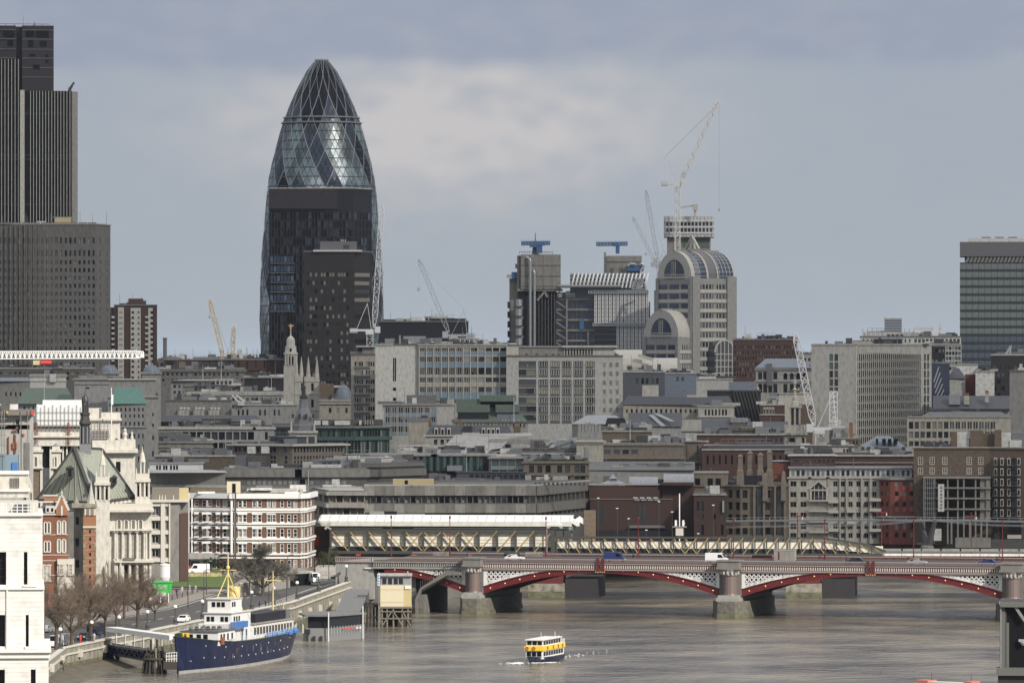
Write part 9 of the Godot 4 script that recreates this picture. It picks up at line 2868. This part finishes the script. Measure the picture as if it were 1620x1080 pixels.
func vehicle(label: String,cat: String,called: String,pos: Vector3,turn: float,mat: String,van:=false,L:=4.3) -> Node3D:
	var n:=thing(called,label,cat,pos,turn)
	var H:=2.3 if van else 1.45
	var w:=0.95 if van else 0.86
	var prof: PackedVector2Array
	if van: prof=PackedVector2Array([Vector2(-L*0.5,0.35),Vector2(-L*0.5,H-0.1),Vector2(-L*0.48,H),Vector2(L*0.2,H),Vector2(L*0.26,H-0.08),Vector2(L*0.38,1.25),Vector2(L*0.49,1.05),Vector2(L*0.5,0.35)])
	else: prof=PackedVector2Array([Vector2(-L*0.5,0.3),Vector2(-L*0.5,0.85),Vector2(-L*0.44,0.95),Vector2(-L*0.3,H-0.05),Vector2(-L*0.24,H),Vector2(L*0.05,H),Vector2(L*0.1,H-0.05),Vector2(L*0.24,0.95),Vector2(L*0.46,0.8),Vector2(L*0.5,0.62),Vector2(L*0.5,0.3)])
	var mb:=MB.new();mb.prism(prof,-w,w)
	for i in mb.v.size():
		if mb.v[i].y>1.0: mb.v[i].z *= 0.88
	obj("body",mb,mat,n)
	for s in [-1.0,1.0]:
		mb=MB.new()
		var y0:=1.25 if van else 0.95;var y1:=H-0.35 if van else H-0.1
		if van: mb.quado(Vector3(L*0.08,y0,s*w*0.91),Vector3(L*0.08,y1,s*w*0.91),Vector3(L*0.24,y1,s*w*0.91),Vector3(L*0.34,y0,s*w*0.91),Vector3(0,0,s))
		else: mb.quado(Vector3(-L*0.36,y0,s*w*0.95),Vector3(-L*0.26,y1,s*w*0.91),Vector3(L*0.07,y1,s*w*0.91),Vector3(L*0.19,y0,s*w*0.95),Vector3(0,0,s))
		obj("side_window",mb,"glass_black",n)
		for e in [-0.32,0.32]:
			var tw:=MB.new();tw.tube(Vector3(L*e,0.33,s*(w-0.16)),Vector3(L*e,0.33,s*(w+0.03)),0.33,0.33,12)
			var wh:=obj("wheel",tw,"tyre",n)
			var rm:=MB.new();rm.tube(Vector3(L*e,0.33,s*(w+0.03)),Vector3(L*e,0.33,s*(w+0.05)),0.19,0.17,8);obj("rim",rm,"steel",wh)
		piece("headlight","lamp_white",n,Vector3(L*0.495,0.7,s*w*0.7),Vector3(0.06,0.16,0.3))
	mb=MB.new()
	if van: mb.quado(Vector3(L*0.275,H-0.12,-w*0.8),Vector3(L*0.385,1.3,-w*0.86),Vector3(L*0.385,1.3,w*0.86),Vector3(L*0.275,H-0.12,w*0.8),Vector3(1,0.5,0))
	else: mb.quado(Vector3(L*0.12,H-0.06,-w*0.78),Vector3(L*0.245,0.97,-w*0.84),Vector3(L*0.245,0.97,w*0.84),Vector3(L*0.12,H-0.06,w*0.78),Vector3(1,0.6,0))
	obj("windscreen",mb,"glass_black",n)
	return n

func make_tree(seed_: int,h: float,spread: float,twig_mat: String,fine: int,low:=0.3) -> Dictionary:
	var r:=RandomNumberGenerator.new();r.seed=seed_
	var trunk:=MB.new();var crown:=MB.new()
	var th:=h*low
	trunk.tube(Vector3(0,-0.3,0),Vector3(0.1,th,0.05),h*0.028,h*0.021,8,false)
	var todo:=[]
	for k in 5:
		var t:=TAU*k/5.0+r.randf()*0.8
		todo.append([Vector3(0.1,th*r.randf_range(0.82,1.0),0.05),Vector3(cos(t)*spread,r.randf_range(0.9,1.7),sin(t)*spread).normalized(),h*r.randf_range(0.24,0.32),h*0.013,0])
	todo.append([Vector3(0.1,th,0.05),Vector3(0.05,1,0.05).normalized(),h*0.33,h*0.016,0])
	while not todo.is_empty():
		var b: Array=todo.pop_back()
		var p: Vector3=b[0];var dir: Vector3=b[1];var l: float=b[2];var rad: float=b[3];var lv: int=b[4]
		var mid:=p+dir*l*0.5+Vector3(r.randf_range(-1,1),r.randf_range(-0.6,1),r.randf_range(-1,1))*l*0.07
		var e:=p+dir*l
		var into:=trunk if lv<2 else crown
		if lv<3:
			into.tube(p,mid,rad,rad*0.8,5,false);into.tube(mid,e,rad*0.8,rad*0.55,5,false)
		else:
			var s:=dir.cross(Vector3(0.3,0.5,0.8)).normalized()*rad;var q:=dir.cross(s).normalized()*rad
			for k in 3:
				var a:=s*cos(TAU*k/3)+q*sin(TAU*k/3);var c:=s*cos(TAU*(k+1)/3)+q*sin(TAU*(k+1)/3)
				crown.trio(p+a,e,p+c,a+c)
		if lv >= 5: continue
		var n:=[4,5,5,fine,fine][lv] as int
		for k in n:
			var f:=r.randf_range(0.3,1.0) if k>0 else 1.0
			var ax:=Vector3(r.randf_range(-1,1),r.randf_range(-1,1),r.randf_range(-1,1)).normalized()
			var nd:=(dir+ax*r.randf_range(0.5,0.95)+Vector3(0,0.12,0)).normalized()
			todo.append([p.lerp(e,f),nd,l*r.randf_range(0.5,0.72),maxf(rad*0.5,0.0095),lv+1])
	return {"trunk": trunk.mesh(),"crown": crown.mesh(),"mat": twig_mat}

func plant_tree(t: Dictionary,called: String,label: String,pos: Vector3,turn: float,sc:=1.0,group:="") -> void:
	var n:=thing(called,label,"tree",pos,turn,group)
	obj("trunk",t.trunk,"bark",n)
	var c:=obj("crown",t.crown,t.mat,n)
	n.scale=Vector3(sc*(1.05+0.22*sin(turn*3.0)),sc*(1.0+0.1*cos(turn*2.0)),sc*1.1)

func body_mesh(stride: float) -> ArrayMesh:
	var key:="body%.2f" % stride
	if cache.has(key):return cache[key]
	var J:=[[Vector3(0,1.62,0),Vector3(0,1.68,0.01),0.105,0.10],[Vector3(0,1.48,0),Vector3(0,1.6,0),0.06,0.06],[Vector3(0,1.0,0),Vector3(0,1.36,0),0.15,0.16],
		[Vector3(-0.14,1.4,0),Vector3(0.14,1.4,0),0.10,0.10],[Vector3(-0.2,1.4,0),Vector3(-0.25,1.12,-0.05),0.065,0.05],[Vector3(-0.25,1.12,-0.05),Vector3(-0.24,0.86,0.08),0.05,0.04],
		[Vector3(0.2,1.4,0),Vector3(0.25,1.12,-0.05),0.065,0.05],[Vector3(0.25,1.12,-0.05),Vector3(0.24,0.86,0.06),0.05,0.04],
		[Vector3(-0.09,0.95,0),Vector3(-0.1,0.5,stride*0.6),0.095,0.065],[Vector3(-0.1,0.5,stride*0.6),Vector3(-0.1,0.07,stride*0.4),0.065,0.045],[Vector3(-0.1,0.05,stride*0.4-0.04),Vector3(-0.1,0.045,stride*0.4+0.15),0.045,0.04],
		[Vector3(0.09,0.95,0),Vector3(0.1,0.5,-stride*0.4),0.095,0.065],[Vector3(0.1,0.5,-stride*0.4),Vector3(0.1,0.08,-stride),0.065,0.045],[Vector3(0.1,0.05,-stride-0.04),Vector3(0.1,0.045,-stride+0.15),0.045,0.04]]
	var c:=0.045
	var lo:=Vector3(-0.45,-0.05,-0.6);var nx:=20;var ny:=42;var nz:=26
	var fld:=PackedFloat32Array();fld.resize(nx*ny*nz)
	for z in nz:
		for y in ny:
			for x in nx:
				var p:=lo+Vector3(x,y,z)*c
				var s:=9.0
				for j in J:
					var a: Vector3=j[0];var b: Vector3=j[1]
					var t:=clampf((p-a).dot(b-a)/maxf((b-a).length_squared(),1e-6),0,1)
					var dd:=(p-a.lerp(b,t)).length()-lerpf(j[2],j[3],t)
					var k:=0.03
					var h:=clampf(0.5+0.5*(s-dd)/k,0,1)
					s=lerpf(s,dd,h)-k*h*(1-h)
				fld[(z*ny+y)*nx+x]=s
	var idx:={}
	var pos:=PackedVector3Array()
	for z in nz-1:
		for y in ny-1:
			for x in nx-1:
				var acc:=Vector3.ZERO;var cnt:=0
				for e in [[0,1],[0,2],[0,4],[1,3],[1,5],[2,3],[2,6],[3,7],[4,5],[4,6],[5,7],[6,7]]:
					var a: int=e[0];var b: int=e[1]
					var pa:=Vector3(x+(a & 1),y+((a >> 1) & 1),z+(a >> 2));var pb:=Vector3(x+(b & 1),y+((b >> 1) & 1),z+(b >> 2))
					var fa:=fld[(int(pa.z)*ny+int(pa.y))*nx+int(pa.x)];var fb:=fld[(int(pb.z)*ny+int(pb.y))*nx+int(pb.x)]
					if (fa<0) != (fb<0):acc+=pa.lerp(pb,fa/(fa-fb));cnt+=1
				if cnt: idx[Vector3i(x,y,z)]=pos.size();pos.append(lo+acc/cnt*c)
	var mb:=MB.new()
	for z in range(1,nz-1):
		for y in range(1,ny-1):
			for x in range(1,nx-1):
				var f0:=fld[(z*ny+y)*nx+x]
				for ax in 3:
					var o:=[Vector3i(1,0,0),Vector3i(0,1,0),Vector3i(0,0,1)][ax] as Vector3i
					var f1:=fld[((z+o.z)*ny+y+o.y)*nx+x+o.x]
					if (f0<0)==(f1<0):continue
					var u:=[Vector3i(0,1,0),Vector3i(0,0,1),Vector3i(1,0,0)][ax] as Vector3i;var w:=[Vector3i(0,0,1),Vector3i(1,0,0),Vector3i(0,1,0)][ax] as Vector3i
					var q:=Vector3i(x,y,z)
					var ok:=true
					for t in [q,q-u,q-u-w,q-w]:
						if not idx.has(t):ok=false
					if ok: mb.quado(pos[idx[q]],pos[idx[q-u]],pos[idx[q-u-w]],pos[idx[q-w]],Vector3(o)*(1.0 if f0<0 else -1.0))
	cache[key]=mb.mesh()
	return cache[key]

func street_things() -> void:

	var first: Node3D=null
	var spots:=[94.0,143.5,187.0,232.0,276.0,319.0,397.0,432.0,469.0,503.0,547.0]
	for i in spots.size():
		var d:=d_on_bank(spots[i],0.3)
		var l: Node3D
		if first==null:
			l=thing("street_lamp","black lamp with white globe on the river wall, first from the white office building","street lamp",Vector3.ZERO,0,"globe lamps along the embankment wall")
			var mb:=MB.new();mb.lathe(Vector3.ZERO,[[0.55,0],[0.5,0.3],[0.34,0.5],[0.42,1.1],[0.2,1.5],[0.13,2.2],[0.11,3.2],[0.2,3.3]],10);obj("column",mb,"steel_dark",l)
			mb=MB.new();mb.lathe(Vector3(0,3.3,0),[[0.12,0],[0.34,0.18],[0.38,0.4],[0.3,0.62],[0,0.75]],10);obj("globe",mb,"lamp_white",l)
			first=l
		else:
			l=first.duplicate();l.name="street_lamp";add_child(l,true)
			l.set_meta("label","black lamp with white globe on the river wall, "+ORD[i]+" from the white office building")
		l.position=Vector3(bank(d)-0.2,ground(d)+1.2,-d)

	var tp: Node3D=null
	for s in [[70,1075,"behind the white office building"],[98,1085,"left of the second plane tree"],[123,1095,"behind the dark parked car"],[297,1175,"on the square left of the ship's funnel"],[322,1186,"before the lawn edging"],[326,1225,"on the lawn edge by the white van"],[455,1255,"at the underpass mouth"],[453,1200,"above the ship's aft house"],[425,1180,"behind the ship's aft mast"],[520,1290,"at the top of the ramp"]]:
		var l: Node3D
		if tp==null:
			l=thing("lamp_column","slim black lamp column standing at the kerb of the embankment road","street lamp",Vector3.ZERO,0,"slim columns along the embankment road")
			var mb:=MB.new();mb.tube(Vector3(0,0,0),Vector3(0,7.5,0),0.11,0.07,6);mb.bar(Vector3(0,7.5,0),Vector3(0.9,7.7,0),0.08);obj("column",mb,"steel_dark",l)
			mb=MB.new();mb.box(0.6,1.3,7.55,7.75,-0.15,0.15);obj("lantern",mb,"steel_dull",l)
			tp=l
		else:
			l=tp.duplicate();l.name="lamp_column";add_child(l,true)
		l.set_meta("label","slim black lamp column "+s[2])
		l.position=Vector3(px(s[0],s[1]),ground(s[1]),-s[1])

	var bo: Node3D=null
	for i in 17:
		var d:=1150.0+6.2*i
		var l: Node3D
		if bo==null:
			var mb:=MB.new();mb.lathe(Vector3.ZERO,[[0.16,0],[0.13,0.8],[0.16,0.9],[0,1.05]],8)
			bo=obj("bollard",mb,"steel_dark",self);tag(bo,"short black bollard edging the pink square, first from the green skip end","bollard","bollards edging the pink square");l=bo
		else:
			l=bo.duplicate();l.name="bollard";add_child(l,true)
			l.set_meta("label","short black bollard edging the pink square, "+ORD[i]+" from the green skip end")
		l.position=Vector3(bank(d)-30.5,ground(d)+0.12,-d)

	var gd:=func(p: float,y: float) -> float:
		var d:=1150.0
		for i in 12: d=(CH-ground(d))*F/(y-HZ)
		return d
	var on:=func(p: float,y: float) -> Vector3:
		var d: float=gd.call(p,y)
		return Vector3(px(p,d),ground(d)+0.02,-d)
	var road_turn:=atan2(158.0,36.0)
	vehicle("white car with red markings driving along the embankment road","car","car",on.call(290,984),road_turn+PI,"car_white")
	vehicle("small white van parked against the river wall at far left","van","van",on.call(83,1024)+Vector3(0.6,0,0),road_turn+PI,"car_white",true,3.9)
	vehicle("grey box van parked between the leafless trees","van","van",on.call(103,1021),road_turn,"car_silver",true,4.8)
	vehicle("dark estate car parked beside the leafless trees","car","car",on.call(133,1012),road_turn+PI,"car_black",false,4.5)
	vehicle("dark blue coach parked behind the tree trunks","coach","coach",on.call(152,1003),road_turn,"hull_blue",true,7.0)
	vehicle("silver car half hidden by the white office building at left","car","car",on.call(73,1000),road_turn,"car_silver")
	vehicle("white van standing by the lawn in front of the brick hotel","van","van",Vector3(px(314,1289),7.6,-1289),PI+0.15,"car_white",true,5.0)
	vehicle("white van descending the ramp right of the leafless round tree","van","van",Vector3(px(497,1268),ground(1268)+0.6,-1268),road_turn+PI+0.5,"car_white",true,5.2)
	vehicle("black taxi on the road by the end of the river wall","taxi","taxi",on.call(534,915),road_turn+PI,"car_black",false,4.6)
	var deck:=by_at(RP,894.3)+0.25
	var bt:=Transform3D(Basis(Vector3.UP,-RT),Vector3(px(RP,RD),0,-RD))
	for c in [[800,-8.0,"car_white",false,4.4,"pale car crossing at the left end of the road bridge",0.0],[961,-7.0,"car_blue",true,4.8,"dark blue van near the crown of the middle arch",0.0],[1124,-6.5,"car_white",true,5.0,"white panel van just left of the middle bridge pier",0.0],[1442,-7.0,"car_silver",false,4.4,"silver car on the right half of the road bridge",0.0],[1552,-8.0,"car_blue",false,4.3,"dark blue saloon near the right end of the road bridge",PI],[1340,-9.0,"car_black",false,4.3,"black car on the bridge left of the right arch crown",PI]]:
		var p: Vector3=bt*Vector3(bx_at(c[0]),deck,c[1])
		vehicle(c[5],"van" if c[3] else "car","van" if c[3] else "car",p,-RT+c[6],c[2],c[3],c[4])
	var st:=thing("bus_shelter","grey and red kiosk box standing on the far side of the road bridge","kiosk",bt*Vector3(bx_at(1202),deck,-27),-RT)
	lbox("wall","concrete",st,-2.4,2.4,0,2.3,-1,1);lbox("red_panel","red_bridge",st,-1.4,-1.1,0.2,2.0,1.0,1.06);lbox("roof","roof_pale",st,-2.5,2.5,2.3,2.45,-1.1,1.1)

	var who:=[[279,943,"cloth_dark",0.2,"person in dark clothes walking across the pink square, nearest the green skip"],[287.5,940,"cloth_light",0.0,"person in a pale top standing alone on the pink square"],[299.5,937,"cloth_light",0.15,"person in white, left one of two walking near the lawn"],[309,938,"cloth_light",0.2,"person in white, right one of two walking near the lawn"],[420,962,"cloth_dark",0.2,"person in dark coat on the embankment pavement behind the ship's mast"],[410,965,"cloth_blue",0.1,"person in blue walking beside the river wall by the ship"],[148.5,1016,"cloth_light",0.0,"person in white leaning by the wall near the gangway"],[157,1013,"cloth_dark",0.1,"person in dark clothes waiting at the gangway"],[127,1019,"red_paint",0.1,"person in a red jacket beside the dark parked car"]]
	var skin:=mk("skin",Color(0.45,0.29,0.21),0.7)
	for w in who:
		var p: Vector3=on.call(w[0],w[1])
		var m:=body_mesh(w[3])
		var o:=thing("person",w[4],"person",p+Vector3(0,0.1,0),float(w[0])*0.7)
		obj("body",m,w[2],o)
		var hd:=MB.new();hd.lathe(Vector3(0,1.66,0.012),[[0.0,-0.125],[0.075,-0.11],[0.11,-0.03],[0.112,0.03]],10);obj("face",hd,"skin",o)
		hd=MB.new();hd.lathe(Vector3(0,1.68,-0.012),[[0.118,0.0],[0.112,0.07],[0.07,0.12],[0,0.135]],10);obj("hair",hd,"cloth_dark",o)
	for w in [[735,-2.4,"cloth_dark","person in black at the parapet above the left bridge pier"],[1336,-2.2,"cloth_dark","person in black walking on the bridge at the right arch crown"]]:
		var o:=thing("person",w[3],"person",bt*Vector3(bx_at(w[0]),deck+0.15,w[1]),1.0)
		obj("body",body_mesh(0.15),w[2],o)

	var sk:=begin("skip","bright green open skip with white smudged lettering below the white silo","skip",257.5,1185)
	var mb:=MB.new()
	mb.prism(PackedVector2Array([Vector2(X(246),Y(938)),Vector2(X(242),Y(920.5)),Vector2(X(272.5),Y(920.5)),Vector2(X(269.5),Y(938))]),-2.0,0.4);obj("body",mb,"skip_green",sk)
	part("rim","skip_green",sk,241,273.2,919.6,921.4,0.6,2.8)
	for x in [248,267.2]: part("rib","skip_green",sk,x,x+1.2,921,938,0.55,0.4)
	for s in [[247,264,926],[248,263,929]]: part("lettering","paint_white",sk,s[0],s[1],s[2],s[2]+1.0,0.43,0.05)
	part("rubble_sacks","stone_trim",sk,246,262,937,941.5,0.8,1.6)
	var si:=begin("silo","tall white cylindrical silo behind the green skip","silo",260,1195)
	mb=MB.new();mb.lathe(Vector3.ZERO,[[7.2*bs,Y(918)],[8.6*bs,Y(914)],[8.6*bs,Y(894)],[8.2*bs,Y(892)],[0,Y(890.5)]],18);obj("tank",mb,"paint_white",si)
	for s in [-1.0,1.0]:
		for z in [-0.6,0.6]: piece("leg","paint_white",si,Vector3(s*0.85,Y(918)*0.5,z),Vector3(0.16,Y(918),0.16))
	for y in [894.5,913]:
		mb=MB.new();mb.lathe(Vector3(0,Y(y),0),[[8.6*bs,-0.1],[8.9*bs,0],[8.6*bs,0.1]],18);obj("hoop",mb,"stone_trim",si)

	var rw:=thing("ramp_wall","grey retaining wall and dark underpass mouth below the brick hotel","wall")
	mb=MB.new()
	var A:=at(378,946,1222);var B:=at(458,930,1258);var U:=Vector3.UP
	mb.obox((A+B)*0.5+U*1.2,(B-A)*0.5,U*1.9,Vector3(0.1,0,0.3));obj("wall",mb,"concrete",rw)
	mb=MB.new();mb.obox((A+B)*0.5+U*3.2,(B-A)*0.5,U*0.12,Vector3(0.15,0,0.5));obj("coping",mb,"stone_trim",rw)
	mb=MB.new();var C:=at(456,920,1262);var D:=at(492,918,1272);mb.obox((C+D)*0.5,(D-C)*0.5,U*1.7,Vector3(0,0,0.4));obj("underpass_mouth",mb,"glass_black",rw)
	mb=MB.new();mb.obox((C+D)*0.5+U*2.0,(D-C)*0.5+Vector3(0.5,0,0),U*0.3,Vector3(0,0,0.8));obj("lintel",mb,"stone_grey",rw)
	mb=MB.new();mb.bar(at(452,913,1262),at(530,909,1285),0.9,0.12);
	for k in 24: mb.bar(at(452+3.2*k,913-0.17*k,1262+k),at(452+3.2*k,907-0.17*k,1262+k),0.08)
	mb.bar(at(452,907,1262),at(530,903,1285),0.12);obj("railing",mb,"pink_paint",rw)
	var hd:=thing("hedge_wall","low dark wall along the upper edge of the embankment ramp","wall")
	mb=MB.new();var E:=at(474,944,1212);var G:=at(528,926,1262);mb.obox((E+G)*0.5,(G-E)*0.5,U*0.6,Vector3(0.5,0,0));obj("wall",mb,"steel_dark",hd)

	var t1:=make_tree(4,14.5,1.15,"twig",6)
	var t2:=make_tree(9,14.0,1.25,"twig",6)
	var t3:=make_tree(15,15.0,1.05,"twig",6)
	var ts:=[[88,1031,t1,"leafless plane tree nearest the white office building"],[112,1038,t2,"leafless plane tree second along the wall from the white office building"],[143,1055,t3,"leafless plane tree third along the wall, over the dark parked car"],[167,1072,t1,"leafless plane tree at the head of the gangway"],[184,1098,t2,"leafless plane tree just behind the gangway head, further back"],[217,1104,t3,"leafless plane tree farthest right in the row before the stone school"],[126,1100,t1,"leafless plane tree across the road before the gothic tower"],[196,1135,t2,"leafless plane tree across the road before the school columns"],[245,1128,t1,"small leafless plane tree below the green skip"]]
	var i:=0
	for s in ts:
		plant_tree(s[2],"plane_tree",s[3],Vector3(px(s[0],s[1]),ground(s[1]),-s[1]),i*1.3,[0.9,0.86,0.88,0.86,0.82,0.78,0.85,0.7,0.42][i])
		i+=1
	var rt:=make_tree(21,13.5,1.5,"twig_grey",10,0.12)
	plant_tree(rt,"round_tree","dense grey leafless tree with rounded crown in front of the brick hotel",Vector3(px(415,1225),ground(1225),-1225),0.4,1.0)
	var sh:=make_tree(33,4.2,1.2,"leaf_dark",5,0.1)
	for s in [[352,1290,"dark green shrub left of the grey rounded tree"],[368,1286,"dark green shrub touching the grey rounded tree"],[333,1298,"dark green shrub behind the white van by the lawn"]]:
		var n:=thing("shrub",s[2],"shrub",Vector3(px(s[0],s[1]),5.75+2.55*(s[1]-1250.0)/56.0,-s[1]),s[0])
		obj("stem",sh.trunk,"bark",n);obj("foliage",sh.crown,"leaf_dark",n)
	var ol:=make_tree(41,5.0,1.2,"leaf_olive",5,0.1)
	for s in [[512,1300,"olive green bush at the foot of the railway canopy, left"],[528,1304,"olive green bush under the first yellow diagonal, right"]]:
		var n:=thing("bush",s[2],"shrub",Vector3(px(s[0],s[1]),8.6,-s[1]),s[0])
		obj("stem",ol.trunk,"bark",n);obj("foliage",ol.crown,"leaf_olive",n)
	var pf:=MB.new();pf.box(px(500,1302),px(540,1302),5,8.7,-1312,-1298);tag(obj("planter_wall",pf,"concrete_pale",self),"pale planter wall under the olive bushes at the canopy end","planter")

	var fr:=RandomNumberGenerator.new();fr.seed=6
	for b in [[262,302,1303.5,"flowers_red","red flower bed along the back of the lawn",0.8],[266,300,1300,"flowers_yellow","yellow flower bed in front of the red one on the lawn",0.5],[297,350,1283,"straw","clumps of straw coloured grass along the lawn",0.9]]:
		mb=MB.new()
		for k in 420:
			var p:=Vector3(px(lerpf(b[0],b[1],fr.randf()),b[2]),0,-float(b[2])+fr.randf_range(-1.6,1.6))
			p.y=5.75+2.55*(-p.z-1250.0)/56.0
			var q:=p+Vector3(fr.randf_range(-0.3,0.3),fr.randf_range(0.4,1.0)*b[5],fr.randf_range(-0.3,0.3))
			mb.trio(p-Vector3(0.14,0,0),q,p+Vector3(0.14,0,0),Vector3(0,0,1))
		var o:=obj("flower_bed",mb,b[3],self);tag(o,b[4],"flower bed");stuff(o)

func shadow_cloud() -> void:

	var nz:=FastNoiseLite.new();nz.seed=3;nz.frequency=0.0022;nz.fractal_octaves=4
	var mb:=MB.new()
	var c:=Vector3(2474,2500,560)
	var nx:=34;var nzz:=44
	var pt:=func(i: int,j: int,s: float) -> Vector3:
		var u:=(i-nx*0.5)/(nx*0.5);var w:=(j-nzz*0.5)/(nzz*0.5)
		var x:=u*760.0;var z:=w*960.0
		var n:=nz.get_noise_2d(x,z)
		var e:=1.0-maxf(pow(absf(u),3.0),pow(absf(w),6.0))
		var t:=maxf(0.0,e)*(120.0+90.0*n)
		return c+Vector3(x+60.0*n*(1.0-absf(w)),t*(1.0 if s>0 else -0.35),z+40.0*nz.get_noise_2d(x*2.0,900.0))
	for s in [1.0,-1.0]:
		for j in nzz:
			for i in nx:
				mb.quado(pt.call(i,j,s),pt.call(i,j+1,s),pt.call(i+1,j+1,s),pt.call(i+1,j,s),Vector3(0,s,0))
	var o:=obj("cloud",mb,"cloud_white",self)
	o.set_meta("kind","structure")
	o.set_meta("label","broad broken cloud high over the river's south side")
